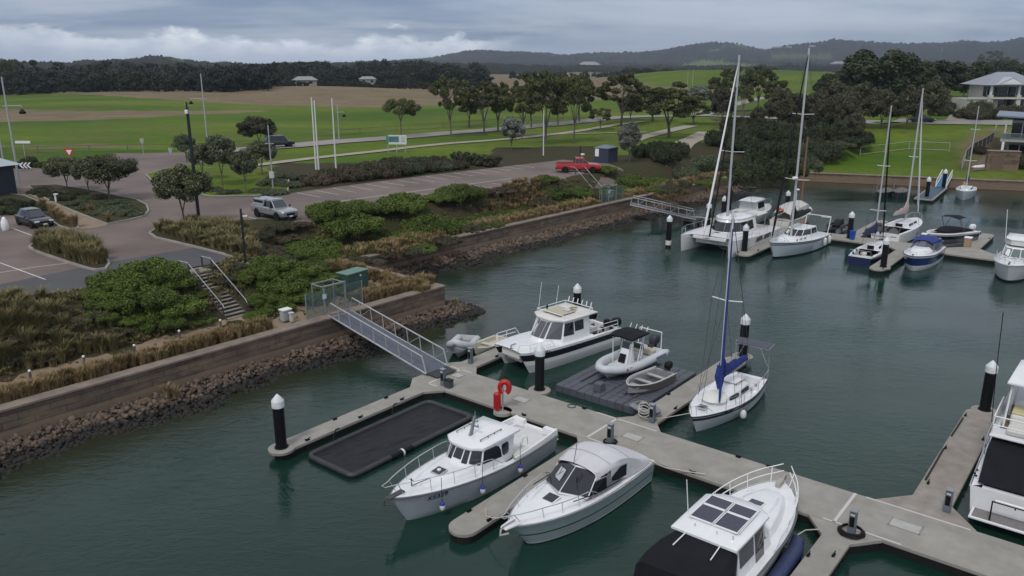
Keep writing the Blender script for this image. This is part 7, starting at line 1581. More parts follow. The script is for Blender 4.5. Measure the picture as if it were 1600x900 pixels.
def bigwhite():
    a=GP(1512,172); b=GP(1620,172); rz=hdg(a,b)+.04; e=empty('white_house',a,rz,'large cream two storey house with a hipped pale grey roof and balconies','house'); mpp=(b-a).length/108
    H1,H2=20*mpp,41*mpp; W_=100*mpp
    MB().box((W_*.5+1.2,6,H2/2),(W_-6,9,H2)).build('wall',RENDER,e); MB().box((3.2,4.5,H1/2-.2),(7.0,9,H1-.1)).build('garage_wall',RENDER,e); MB().box((3.4,-.05,1.5),(5.0,.12,2.8)).build('garage_door',M('garage_door',(.42,.44,.46),.6,col2=(.38,.4,.42),vs=1),e)
    MB().box((3.6,-.1,H1-.1),(8.2,.6,.5)).build('parapet',RENDER,e)
    x0=2.4; MB().frus([(x0,-2.2,H2),(W_+2,-2.2,H2),(W_+2,12,H2),(x0,12,H2)],[(x0+5.5,4.5,H2+3.0),(W_-3,4.5,H2+3.0),(W_-3,5.2,H2+3.0),(x0+5.5,5.2,H2+3)]).build('roof',M('pale_tiled_roof',(.27,.29,.33),.7,col2=(.22,.24,.275),vs=2),e)
    gx=W_*.56; MB().add([(gx-3.4,-2.5,H2+.05),(gx+3.4,-2.5,H2+.05),(gx,-2.5,H2+1.9),(gx-3.4,2.5,H2+.05),(gx+3.4,2.5,H2+.05),(gx,2.5,H2+1.9)],[(0,1,2),(3,5,4),(0,2,5,3),(1,4,5,2)]).build('gable',ROOFC,e); MB().add([(gx-2.4,-2.54,H2+.3),(gx+2.4,-2.54,H2+.3),(gx,-2.54,H2+1.5)],[(0,1,2)]).build('gable_board',WPAINT,e)
    for x,w__,z,h_ in ((5.2,3.2,H1+1.6,2.4),(W_*.52,7,H1+1.4,2.3),(W_*.52,7,1.6,2.3),(W_*.85,4.5,H1+1.4,2.3),(W_*.85,4.5,1.6,2.2)):
        o=MB().box((x,1.46,z),(w__,.08,h_)).build('window',GLASS,e); 
        for k in (-.25,.25): MB().box((x+w__*k,1.4,z),(.08,.06,h_)).build('mullion',WPAINT,o)
    for x in (W_*.30,W_*.74): MB().box((x,-.9,H2*.30),(1.0,1.0,H2*.62)).build('pillar',RENDER,e,bevel=.03); MB().box((x,-.9,H2*.8),(.45,.45,H2*.42)).build('upper_pillar',WPAINT,e)
    MB().box((W_*.62,.1,H1),(W_*.68,3.4,.4)).build('balcony_slab',RENDER,e)
    mb=MB(); 
    for k in range(int(W_*.42/.35)): mb.box((W_*.31+k*.35,-1.35,H1+.65),(.04,.04,.95))
    mb.box((W_*.52,-1.35,H1+1.15),(W_*.44,.07,.07)); mb.build('balcony_rail',DKGREY,e)
bigwhite()
ribbon('driveway',[(1506,173),(1497,183),(1492,190)],3.6,.16,M('driveway_concrete',(.26,.23,.20),.9,col2=(.22,.19,.17),vs=.5))
def modern():
    a=GP(1552,252); e=empty('modern_house',a,-.56,'modern waterfront house with sloping blue grey roof and stone terrace at the right edge','house'); b=P(1600,252,a.z); mpp=(b-a).length/52; W_=16.; D=12.
    F1=3.1; 
    MB().box((W_/2+1,D/2,.0),(W_,D,.5)).build('terrace_slab',RENDD,e); MB().box((W_/2+1.6,D/2+3,F1*.5+.25),(W_,D,F1)).build('lower_wall',RENDD,e); MB().box((W_/2+.8,D/2+.8,F1+.4),(W_+.6,D+1,.35)).build('balcony_slab',RENDD,e); MB().box((W_/2+1.8,D/2+3,F1+2.1),(W_,D,3.1)).build('upper_wall',RENDER,e)
    mb=MB(); mb.loft([[(-.6,0,F1+4.3),(W_+2,0,F1+3.6),(W_+2,0,F1+3.85),(-.6,0,F1+4.55)],[(-.6,D+4,F1+4.3),(W_+2,D+4,F1+3.6),(W_+2,D+4,F1+3.85),(-.6,D+4,F1+4.55)]]); mb.build('roof',M('blue_grey_roof_sheet',(.16,.20,.26),.5),e)
    for z,h_ in ((1.6,2.2),(F1+2.0,2.4)):
        for x in (3.4,7.2,11): o=MB().box((x,2.98,z),(3.,.08,h_)).build('glazed_door',GLASS,e); MB().box((x,2.92,z),(.1,.06,h_)).build('mullion',WPAINT,o)
    for x in (1.0,5.5,10): MB().box((x,.5,F1*.5+.25),(.35,.35,F1)).build('lower_column',WPAINT,e); MB().box((x,.5,F1+2.2),(.25,.25,3.2)).build('upper_column',RENDER,e)
    MB().box((W_/2+.8,.35,F1+1.1),(W_,.04,.95)).build('balustrade',CLEAR,e); MB().box((W_/2+.8,.35,F1+1.6),(W_,.06,.05)).build('balustrade_cap',SILP,e)
    MB().box((3.2,1.3,.75),(1.8,.9,.1)).build('terrace_table',M('terrace_table',(.3,.28,.25),.6),e); 
modern()
q0=GP(1541,266); q1=P(1591,268,q0.z); e=empty('terrace_wall',q0,hdg(q0,q1),'brown stone terrace wall with a recess below the modern house','wall'); wq=(q1-q0).length
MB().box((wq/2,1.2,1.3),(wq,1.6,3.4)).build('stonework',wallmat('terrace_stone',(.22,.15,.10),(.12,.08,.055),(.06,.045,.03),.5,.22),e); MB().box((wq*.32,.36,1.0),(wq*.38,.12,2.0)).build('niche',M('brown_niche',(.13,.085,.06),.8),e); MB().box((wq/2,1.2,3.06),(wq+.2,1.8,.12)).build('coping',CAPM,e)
sheet('terrace_ramp',pxpoly([(1517,268),(1541,266),(1552,240),(1540,236)]),.12,M('brown_paving',(.15,.10,.075),.9,col2=(.11,.075,.06),vs=1),step=1.5)
p=GP(1538,262); e=empty('upturned_tender',p,.15,'long white upturned tender lying on the brown wall top near the modern house','dinghy'); h=Hull(5,1.3,.6,.6,tw=.6,rake=.3); MB().lathe([(.001,-2.4),(.45,-1.6),(.62,0),(.45,1.6),(.001,2.4)],n=12,axis='x',c=(0,0,.25)).build('hull',WHITE,e,smooth=60); MB().box((0,-.62,.3),(3.2,.06,.08)).build('gunwale',WPAINT,e); e.scale=(1,1,.6)
# white park fence and curved side fence
def fence(pl,label,h_,mat,rails=2,posts=True,step=2.2,name='fence',panel=None):
    pp=[GP(*q) for q in pl]; e=empty(name,pp[0],0,label,'fence'); L0=pp[0]; d=[]
    for a,b in zip(pp,pp[1:]):
        n=max(1,int((b-a).length/step)); d+=[a.lerp(b,k/n) for k in range(n)]
    d.append(pp[-1]); d=[Vector((q.x,q.y,hz(q.x,q.y)))-L0 for q in d]
    if posts:
        for q in d: MB().box((q.x,q.y,q.z+h_/2),(.09,.09,h_)).build('post',mat,e)
    for k in range(rails): z=h_*(1-k*.8/(max(rails-1,1))) ; MB().tube([(q.x,q.y,q.z+z-.05) for q in d],.045,5).build('rail',mat,e)
    if panel: MB().loft([[(q.x,q.y,q.z),(q.x,q.y,q.z+h_-.1)] for q in d],closed=False).build('panel',panel,e)
    return e
fence([(1345,231),(1420,234),(1483,237)],'white post and rail fence across the grassy bank',1.6,M('white_fence_paint',(.30,.32,.30),.6),2,step=5)
fence([(1502,266),(1508,250),(1520,238),(1540,228),(1551,220),(1556,205)],'curving dark grey slat fence beside the modern house',1.7,M('grey_fence_cap',(.30,.30,.29),.7),1,panel=M('grey_slats',(.07,.068,.06),.8),step=1.8)
fence([(0,243),(60,240),(140,238),(200,237),(300,236),(420,228)],'long post and wire fence along the far side of the road, left part',1.2,M('timber_fence_post',(.12,.10,.08),.9),2,step=9)
fence([(500,214),(620,205),(760,195),(880,186)],'long post and wire fence along the far side of the road, behind the billboard',1.2,M('timber_fence_post',(0,0,0)),2,step=9)
# distant farm buildings
def farm(px,py,dist,w_,label,n=1,mat=None):
    t=dist; X=(px-800)/FPX*t*1.02; Y=t; z=CAMH+math.tan(math.atan((450-py)/FPX)-PITCH)*t
    e=empty('farm_building',(X,Y,z),.2,label,'building'); MB().box((0,0,1.2),(w_,w_*.5,3.2)).build('wall',M('farm_wall',(.25,.23,.2),.8),e)
    MB().frus([(-w_*.56,-w_*.3,2.8),(w_*.56,-w_*.3,2.8),(w_*.56,w_*.3,2.8),(-w_*.56,w_*.3,2.8)],[(-w_*.3,-.1,2.8+w_*.16),(w_*.3,-.1,2.8+w_*.16),(w_*.3,.1,2.8+w_*.16),(-w_*.3,.1,2.8+w_*.16)]).build('roof',mat or M('farm_roof',(.24,.24,.235),.7),e)
    for k in (-.25,.25): MB().box((w_*k,-w_*.25-.03,1.5),(w_*.16,.05,1.2)).build('window',GLASS,e)
farm(493,133,470,13,'pale roofed farmhouse in the gap of the dark wood, left one'); farm(586,131,500,10,'low pale farmhouse in front of the dark wood, right one'); farm(82,132,520,17,'long white roofed shed in the dark wood on the left'); farm(238,127,540,14,'pale shed half hidden in the dark wood')
for k,(x,y,w_) in enumerate(((1188,75.5,34),(1206,75,22),(1240,73.5,26),(1281,101,40),(1303,98,34),(1263,104,30),(914,103,60))): farm(x,y,3400 if k<3 else 2500,w_,'tiny pale building on the hill, '+('first from the left on the ridge','second from the left on the ridge','third from the left on the ridge','middle one of the lower slope','right one of the lower slope','left one of the lower slope','in the valley behind the gums')[k])
X,Y=(1443-800)/FPX*900,900; e=empty('lattice_mast',(X,Y,10),0,'slim telecommunications mast rising behind the dark trees on the right','mast'); h_=zat(X,Y,73)-10
for a in range(3): MB().tube([(1.2*math.cos(a*2.1),1.2*math.sin(a*2.1),0),(.6*math.cos(a*2.1),.6*math.sin(a*2.1),h_)],.22,5).build('leg',M('grey_lattice',(.16,.17,.18),.7),e)
MB().lathe([(1.6,h_*.80),(1.6,h_*.92)],n=8).build('antenna_panel',M('grey_lattice',(0,0,0)),e)
# person in a lime jacket on the bank
def person():
    p=GP(1041,273); e=empty('person',p,R(200),'person in a lime green jacket and dark trousers stooping among the shrubs','person')
    V_=[(0,0,.92),(.02,0,1.12),(.14,0,1.34),(.22,0,1.44),(.30,0,1.56),(.33,0,1.66), (0,.1,.86),(.05,.12,.47),(0,.13,.06),(.14,.13,.03),(0,-.1,.86),(-.02,-.12,.47),(-.1,-.13,.06),(.05,-.13,.03), (.2,.2,1.38),(.3,.28,1.12),(.46,.22,.98),(.2,-.2,1.38),(.32,-.28,1.12),(.48,-.2,.98)]
    E_=[(0,1),(1,2),(2,3),(3,4),(4,5),(0,6),(6,7),(7,8),(8,9),(0,10),(10,11),(11,12),(12,13),(2,14),(14,15),(15,16),(2,17),(17,18),(18,19)]
    Rr=[.16,.15,.18,.07,.09,.09,.1,.065,.05,.045,.1,.065,.05,.045,.07,.05,.035,.07,.05,.035]
    me=bpy.data.meshes.new('body'); me.from_pydata(V_,E_,[]); o=bpy.data.objects.new('body',me); C.objects.link(o); o.parent=e
    o.modifiers.new('s','SKIN'); 
    for i,v in enumerate(me.skin_vertices[0].data): v.radius=(Rr[i],Rr[i]); v.use_root=(i==0)
    s=o.modifiers.new('u','SUBSURF'); s.levels=s.render_levels=1; me.materials.append(M('dark_clothes',(.02,.022,.03),.8))
    MB().loft([[(x+.0+.19*k*math.cos(a)*.9,.25*k*math.sin(a),z) for a in [2*PI*i/12 for i in range(12)]] for x,z,k in ((0,.9,.95),(.03,1.1,.92),(.13,1.32,1.05),(.2,1.44,.5))]).build('jacket',M('lime_jacket',(.22,.62,.06),.6),e,smooth=60)
    MB().lathe([(.001,.1),(.10,.04),(.115,-.04),(.08,-.1)],n=10,c=(.32,0,1.66)).build('cap',DKGREY,e,smooth=60)
    for s in (1,-1): MB().tube([(.16,s*.2,1.4),(.26,s*.29,1.15),(.44,s*.22,.98)],[.085,.07,.055],8).build('sleeve',M('lime_jacket',(0,0,0)),e,smooth=60)
person()
# ================================================================== VEGETATION
def leaves(cen,rad,per,size,flat=.0,asp=1.9,droop=0.):
    """leaf-sized faces spread through clumps; returns verts, faces"""
    n=len(cen)*per; c=np.repeat(np.asarray(cen,float),per,0); r=np.repeat(np.asarray(rad,float),per)
    d=rng.normal(size=(n,3)); d/=np.linalg.norm(d,axis=1)[:,None]; k=rng.uniform(.25,1,n)**.45
    p=c+d*(r*k)[:,None]*np.array([1,1,.8])
    nrm=d+rng.normal(0,.75,(n,3))+np.array([0,0,.35]); nrm/=np.linalg.norm(nrm,axis=1)[:,None]
    t=np.cross(nrm,rng.normal(size=(n,3))); t[:,2]-=droop; t/=np.linalg.norm(t,axis=1)[:,None]; b=np.cross(nrm,t)
    s=size*rng.uniform(.6,1.3,n)[:,None]; v=np.stack([p+t*s*.5*asp,p+b*s*.5,p-t*s*.5*asp,p-b*s*.5],1).reshape(-1,3)
    f=np.arange(n*4).reshape(-1,4); return v,f
BARK=M('grey_bark',(.085,.07,.058),.95,col2=(.14,.12,.10),vs=3); BARKP=M('pale_bark',(.15,.13,.11),.9,col2=(.12,.10,.085),vs=2)
LG=leafmat('gum_leaves',(.030,.042,.011),(.080,.090,.026),(.15,.14,.06)); LR=leafmat('coast_tree_leaves',(.036,.046,.018),(.078,.086,.036),(.19,.18,.11)); LS=leafmat('silver_leaves',(0.098,0.111,0.085),(0.169,0.182,0.150),(0.260,0.273,0.234)); LD=leafmat('dark_leaves',(0.018,0.028,0.011),(0.041,0.056,0.019),(0.070,0.079,0.034)); LO=leafmat('olive_leaves',(0.037,0.040,0.019),(0.068,0.066,0.035),(0.100,0.091,0.056)); LB=leafmat('bright_shrub_leaves',(.036,.066,.008),(.088,.130,.018),(.15,.18,.045)); LBR=leafmat('brown_shrub_leaves',(0.070,0.053,0.035),(0.119,0.087,0.059),(0.049,0.053,0.025)); LGG=leafmat('grey_green_shrub_leaves',(0.048,0.064,0.032),(0.088,0.106,0.054),(0.144,0.152,0.096))
def mktree(name,H,th,rx,rz,nc,cr,per,ls,mat,bark,seed,fork=.55,multi=3,gap=0.,lean=0.):
    global rng; rng=np.random.default_rng(seed); rd=random.Random(seed)
    e=empty(name,(0,0,-500)); cz=H-rz; cs=[];rs=[]
    for i in range(nc):
        a=rd.uniform(0,2*PI); q=rd.uniform(-.75,1); k=rd.uniform(.35,1)**.5; rr=math.sqrt(max(0,1-q*q))
        cs.append((rx*k*rr*math.cos(a)*(1+.15*math.sin(3*a+seed)),rx*k*rr*math.sin(a),cz+rz*k*q*(.9 if q>0 else .8))); rs.append(cr*rd.uniform(.6,1.25))
    v,f=leaves(cs,rs,per,ls,droop=gap); npmesh('crown',v,f,mat,parent=e)
    mb=MB(); r0=max(.07,H*.016); tp=Vector((lean*th,0,th)); mb.tube([(0,0,-.4),(lean*th*.4,.05*th*.3,th*.5),tp],[r0*1.25,r0,r0*.85],8)
    order=sorted(range(nc),key=lambda i:-cs[i][2])[:max(6,nc//3)]
    for j in range(multi):
        a=2*PI*j/multi+seed; m1=tp+Vector((math.cos(a)*rx*.3,math.sin(a)*rx*.3,(cz-th)*.75+.2)); mb.tube([tp-Vector((0,0,.15)),tp.lerp(m1,.5)+Vector((0,0,.1)),m1],[r0*.7,r0*.55,r0*.4],6)
        for i in order[j::multi]: c=Vector(cs[i]); mb.tube([m1,m1.lerp(c,.5)+Vector((0,0,.12)),c],[r0*.38,r0*.26,r0*.1],5)
    mb.build('trunk',bark,e,smooth=60); e['_w']=2*(rx+cr*.6); e['_h']=H+cr*.3; return e
T_={}
T_['round']=[mktree('coast_tree',4.9,1.3,2.0,1.55,64,.60,330,.10,LR,BARK,11),mktree('coast_tree',4.9,1.35,2.1,1.5,60,.64,330,.10,LR,BARK,12)]
T_['roundg']=[mktree('coast_tree',4.9,1.3,1.9,1.6,50,.60,280,.11,LGG,BARK,15)]
T_['gum']=[mktree('gum_tree',10,2.4,3.3,3.6,46,.66,260,.18,LG,BARK,21,gap=.8,lean=.05),mktree('gum_tree',10,2.6,3.7,3.3,42,.68,260,.18,LG,BARKP,22,gap=.8,lean=-.08,multi=4),mktree('gum_tree',10,2.2,3.5,3.8,50,.64,250,.18,LG,BARK,23,gap=.8,multi=4,lean=.1)]
T_['flatgum']=[mktree('gum_tree',7,3.0,3.3,1.7,28,.8,330,.17,LG,BARK,31,gap=.4,multi=4)]
T_['silver']=[mktree('silver_tree',5,.9,1.6,2.0,46,.55,300,.12,LS,BARK,41)]
T_['dense']=[mktree('dense_tree',9,1.4,4.1,3.7,62,1.2,300,.27,LD,BARK,51),mktree('dense_tree',9,1.2,4.0,3.8,58,1.3,300,.27,LD,BARK,52)]
T_['olive']=[mktree('bushy_tree',7,1.1,3.1,2.8,52,1.0,300,.22,LO,BARK,61),mktree('bushy_tree',7,1.0,3.2,2.7,50,1.05,300,.22,LO,BARK,62)]
used=set(); cnt={}
def tree(kind,px,pyb,wpx,hpx,label=None,group=None,rz=None,var=None,z=None):
    p=GP(px,pyb) if z is None else P(px,pyb,z); L_=T_[kind]; k=cnt.get(kind,0); cnt[kind]=k+1; src=L_[(var if var is not None else k)%len(L_)]
    fw=p.y*math.cos(PITCH)-(p.z-CAMH)*math.sin(PITCH); mp=fw/FPX; sw=wpx*mp/src['_w']; sh=hpx*mp/math.cos(PITCH)/src['_h']
    rz=(k*2.399)%6.283 if rz is None else rz
    if src.name not in used:
        used.add(src.name); src.location=p; src.rotation_euler=(0,0,rz); src.scale=(sw,sw,sh); tag(src,label,'tree',group); return src
    return dup(src,p,rz,(sw,sw,sh),label,group)
# near, one by one
tree('round',288,353,90,92,'dark rounded tree in the planted bed directly beside the tall black lamp post')
tree('round',172,314,96,72,'broad grey green tree on the garden bed left of the lamp post, largest of three')
tree('round',139,303,48,52,'small grey green tree half hidden behind the broad one on the garden bed')
tree('round',106,299,62,54,'leftmost rounded tree on the garden bed near the roundabout')
tree('roundg',348,292,62,80,'leafy green tree right of the tall black lamp post, at the verge corner')
tree('roundg',385,302,46,68,'small round green tree at the verge, just left of the slim pole with a box')
tree('roundg',292,254,36,44,'dark small tree behind the tall black lamp post near the road')
tree('roundg',318,282,44,56,'dull bushy tree between the lamp post and the leafy verge tree')
tree('olive',405,226,62,44,'wide dull olive tree left of the dark van')
tree('roundg',410,276,50,56,'thin green tree on the verge below the dark van')
tree('flatgum',627,214,62,58,'lone spreading gum tree behind the billboard')
gums=[('gum',705,214,42,95,1,'tall narrow gum tree, first of the roadside row right of the billboard'),('gum',757,211,46,82,0,None),('gum',778,206,40,76,2,None),('gum',733,200,36,60,0,None),('gum',815,216,46,84,1,None),('gum',852,226,52,110,0,'tall gum on the mulch bank behind the car park, left of two'),('gum',897,224,44,108,1,'tall gum on the mulch bank behind the car park, right of two'),('gum',830,200,44,86,2,None),('gum',872,196,44,82,1,None),('gum',905,190,38,72,0,None),('gum',970,196,62,80,2,None),('olive',985,188,38,40,0,None),('gum',938,204,28,36,1,'small young gum on the lawn between the paths'),('gum',1045,216,72,84,0,'low forked gum tree beside the pale park path'),('gum',1020,190,48,56,1,None),('gum',1084,194,40,36,2,None),('silver',1092,168,44,34,0,'pale silvery tree behind the two slim light poles')]
GG='gum trees along the road'
for k_,x,yb,w_,h__,va,l in gums: tree(k_,x,yb,w_*(1.5 if k_=='gum' else 1.1),h__,l or 'dark gum tree in the roadside clump behind the car park',None if l else GG,var=va)
tree('silver',799,234,40,52,'silvery round tree at the corner of the car park beside the clipped hedge'); tree('silver',983,254,40,64,'silvery round tree standing right beside the dark blue shed')
for x,yb,w_,h__ in ((1122,182,40,66),(1150,176,54,72),(1185,174,52,70),(1210,180,44,58),(1160,182,40,50)): tree('gum',x,yb,w_,h__,'gum tree in the clump behind the catamaran mast','gum trees behind the masts')
for x,yb,w_,h__ in ((1128,194,44,56),(1215,200,50,58),(1238,212,52,66),(1300,214,48,60),(1182,208,26,42),(1270,198,44,52),(1320,216,42,66),(1345,200,60,66),(1376,202,52,62),(1300,190,60,60),(1240,192,44,44),(1416,202,50,62),(1330,228,36,52)): tree('olive',x,yb,w_,h__,'bushy dark olive tree on the slope behind the sloop masts','bushy trees along the grassy slope')
tree('olive',1452,190,52,62,'large rounded olive tree just left of the driveway, behind the black sedan')
for x,yb,w_,h__ in ((1370,168,122,86),(1328,166,70,62),(1425,160,86,66),(1470,160,80,62),(1505,152,76,54),(1300,160,56,44),(1410,166,70,60),(1552,128,60,32),(1590,132,60,36)): tree('dense',x,yb,w_,h__,'tall dense dark green tree on the skyline left of the white house','dense trees on the right skyline')
for x,yb,w_,h__ in ((1548,112,44,32),(1575,114,30,24)): tree('gum',x,yb,w_,h__,'distant flat topped gum showing above the white house roof','gums above the white house')
for x,yb,w_,h__ in ((985,118,36,12),(1012,119,30,13),(1042,119,28,12),(1120,120,38,13),(1205,120,30,14)): tree('dense',x,yb,w_,h__,'dark distant tree on the crest of the yellow green rise','distant trees on the rise')
for src in sum(T_.values(),[]):
    if src.name not in used:
        for c in list(src.children): bpy.data.objects.remove(c)
        bpy.data.objects.remove(src)
# ---------------- shrubs ----------------
def mkshrub(name,mat,seed,ls=.13,nc=46,per=110,h=.55,cr=.34):
    global rng; rng=np.random.default_rng(seed); rd=random.Random(seed); cs=[];rs=[]
    for i in range(nc):
        a=rd.uniform(0,2*PI); k=rd.uniform(0,1)**.5*.82; z=h*math.sqrt(max(0,1-k*k))*rd.uniform(.55,1.05); cs.append((k*math.cos(a),k*math.sin(a),z*.85)); rs.append(cr*rd.uniform(.6,1.1)*.62)
    v,f=leaves(cs,rs,per,ls,asp=1.5); o=npmesh(name,v,f,mat); o.location=(0,0,-500); return o
S_={'g':[mkshrub('green_shrub',LB,71,.036,80,340),mkshrub('green_shrub',LB,72,.034,90,320),mkshrub('green_shrub',LB,77,.040,60,380,h=.45)],'d':[mkshrub('dark_shrub',LD,73,.042,70,260)],'o':[mkshrub('grey_green_shrub',LGG,74,.042,66,260)],'b':[mkshrub('brown_shrub',LBR,75,.040,56,220)],'l':[mkshrub('olive_shrub',LO,76,.042,66,240)]}
su=set(); sc_={}
def shrub(kind,px,py,wpx,hr=.55,label=None,group=None,dep=1.0,rz=None,sink=.1):
    p=GP(px,py); k=sc_.get(kind,0); sc_[kind]=k+1; src=S_[kind][k%len(S_[kind])]; wpx*=1.22 if kind in 'gbl' else 1.08; hr*=1.12; fw=p.y*math.cos(PITCH)-(p.z-CAMH)*math.sin(PITCH); r=wpx/2*fw/FPX
    p.z=hz(p.x,p.y)-sink*r*hr; rz=(k*2.1)%6.28 if rz is None else rz
    sc=(r,r*dep,r*hr/.55)
    if src.name not in su: su.add(src.name); src.location=p; src.rotation_euler=(0,0,rz); src.scale=sc; tag(src,label,'shrub',group); return src
    o=src.copy(); C.objects.link(o); o.location=p; o.rotation_euler=(0,0,rz); o.scale=sc; tag(o,label,'shrub',group)
    if 'group' in o and not group: del o['group']
    return o
gpA='green mounding shrubs on the near bank'; lA='dense green mounding shrub on the bank near the timber steps'
for x,y,w_,h_ in ((190,448,88,.5),(240,440,96,.55),(268,446,66,.5),(172,476,70,.4),(225,478,96,.5),(272,486,84,.5),(312,462,26,.4),(250,510,70,.38),(312,503,44,.35),(200,502,52,.35),(400,436,60,.45),(420,420,70,.5),(440,452,76,.5),(414,472,60,.4),(462,428,66,.5),(480,466,70,.5),(430,486,56,.4),(498,440,54,.45),(378,424,30,.35),(455,404,60,.45),(398,494,40,.3),(160,462,60,.4),(150,500,60,.35),(440,470,60,.4),(520,452,50,.35),(520,420,50,.35),(490,412,50,.4)): shrub('g',x,y,w_,h_,lA,gpA)
lB='green mounding shrub on the slope below the car park'; gpB='green shrubs below the car park'
for x,y,w_,h_ in ((490,366,80,.5),(520,350,72,.55),(548,376,90,.55),(500,392,70,.4),(560,346,60,.5),(575,392,64,.4),(628,352,74,.55),(668,340,80,.6),(690,362,84,.5),(640,376,66,.4),(720,334,70,.5),(735,352,60,.4),(760,340,44,.4),(606,332,50,.4),(690,320,50,.4),(470,388,56,.4),(540,400,60,.35),(600,372,56,.4),(655,392,50,.3),(760,356,50,.35),(780,338,46,.35),(810,330,44,.3)): shrub('g',x,y,w_,h_,lB,gpB)
lC='green shrub on the bank around the far timber steps'; gC='green shrubs near the far steps'
for x,y,w_,h_ in ((868,294,52,.5),(890,300,48,.5),(905,290,44,.5),(852,286,40,.45),(960,285,50,.5),(985,275,54,.5),(955,300,44,.45),(1000,290,50,.45),(975,300,46,.4),(1020,288,46,.35),(945,268,36,.45),(1010,272,44,.4),(1030,300,40,.3),(1120,282,30,.3),(1100,288,30,.3)): shrub('g',x,y,w_,h_,lC,gC)
lD='dark bush on the inlet bank behind the catamaran'; gD='bushes on the inlet bank'
for x,y,w_,h_ in ((1010,246,46,.9),(1040,252,50,.8),(1070,262,46,.8),(1055,240,44,.8),(1100,268,50,.9),(1130,276,54,.9),(1165,282,58,.9),(1200,280,60,1.0),(1235,276,56,1.0),(1262,268,44,.9),(1150,258,56,.9),(1190,258,60,1.0),(1230,254,60,1.1),(1122,248,46,.9),(1160,236,54,.9),(1200,236,56,1.1),(1240,236,50,1.1),(1270,250,40,.9),(1150,222,46,1.0),(1185,220,46,1.0),(1225,220,46,1.1),(1120,232,36,.8),(1028,236,36,.8),(1270,232,36,.9)): shrub('d' if (x+y)%3 else 'o',x,y,w_,h_,lD,gD)
lE='low clipped dark shrub in the row along the back of the car park'; gE='low hedge along the car park'
for k,(x,y,w_,h_) in enumerate(((498,288,44,.4),(520,284,46,.42),(545,282,46,.45),(570,279,44,.45),(595,277,44,.45),(618,275,44,.45),(640,272,42,.45),(664,269,40,.4),(688,266,38,.38),(712,263,36,.36),(515,276,36,.4),(545,273,40,.4),(580,268,40,.4),(615,263,42,.4),(650,260,42,.4),(680,258,40,.35))): shrub('b' if k in (0,2,4,12) else ('l' if k%2 else 'o'),x,y,w_*1.1,h_*1.5,lE,gE)
for x,y,w_ in ((425,290,50),(455,292,40),(440,280,46),(470,280,36),(405,302,36),(360,304,40),(330,300,40),(430,304,44)): shrub('o',x,y,w_,.35,'grey green low shrub on the verge near the boxed pole','verge shrubs near the pole')
for x,y,w_ in ((60,303,34),(80,308,36),(100,314,40),(122,322,40),(145,328,46),(168,336,52),(190,330,46),(205,338,44),(150,312,40),(120,306,36),(185,320,36),(70,298,28)): shrub('o' if x%20 else 'd',x,y,w_,.42,'low rounded shrub on the garden bed beside the gravel path','garden bed shrubs')
for x,y,w_ in ((40,262,28),(45,254,22),(22,262,26),(68,262,26),(85,262,28),(12,322,30),(40,325,34),(70,330,30),(18,335,34)): shrub('l' if x%2 else 'd',x,y,w_,.7,'dark rounded shrub near the dark blue building','shrubs at the left edge')
for x,y,w_ in ((408,372,40),(425,362,40),(445,360,44),(395,392,36),(420,402,44),(440,412,44),(470,420,40),(560,412,40),(650,398,36),(700,380,40),(740,372,36),(820,312,44),(845,302,44),(865,312,40),(930,312,36),(1040,300,40),(1060,292,40),(1085,284,36),(350,440,34),(370,420,34)): shrub('l',x,y,w_,.42,'olive ground shrub between the green mounds on the bank','olive shrubs on the bank')
for x,y,w_ in ((1284,238,56),(1300,218,60),(1318,204,56),(1345,222,36),(1262,222,50),(1290,204,60),(1150,206,50),(1180,208,50),(1205,214,50)): shrub('d',x,y,w_,.9,'dark bush filling the slope under the olive trees','bushes under the olive trees')
shrub('d',1330,228,64,.4,'wide low dark shrub on the grassy slope below the road'); shrub('l',1310,232,50,.35,'small dull shrub left of the wide dark one on the slope')
for x,y,w_ in ((1518,186,40),(1545,186,40),(1580,184,40),(1470,180,34),(1478,170,24),(1530,176,36),(1505,184,30),(1583,250,34),(1598,262,40),(1530,240,24)): shrub('d' if x%2 else 'l',x,y,w_,.8,'garden shrub in front of the houses on the right','garden shrubs by the houses')
for x,y,w_ in ((470,352,30),(458,370,40),(440,376,36),(425,392,40),(452,392,40),(590,410,26),(610,400,30),(770,322,50),(800,316,46),(755,308,36),(785,300,40),(80,490,60),(110,505,60),(150,490,50),(130,525,60),(60,520,60),(180,520,50),(100,545,50),(700,312,30),(600,345,26),(30,560,60),(10,530,70),(70,560,50)): shrub('b' if x%3 else 'l',x,y,w_,.32,'low brownish ground shrub on the mulched bank','brown shrubs on the mulch',sink=.2)
# clipped hedge
a,b=P(712,254,ZP),P(779,262,ZP); c0=P(745,258,ZP); n=42; cs=[];rs=[]
dd_=(b-a); 
for i in range(130): k=rng.uniform(0,1); q=a+dd_*k+Vector((-dd_.y,dd_.x,0)).normalized()*rng.uniform(-1.0,1.0); cs.append((q.x,q.y,ZP+rng.uniform(.2,1.45))); rs.append(.34)
v,f=leaves(cs,rs,90,.15); o=npmesh('clipped_hedge',v,f,LO); tag(o,'flat topped clipped olive hedge at the back corner of the car park','hedge')
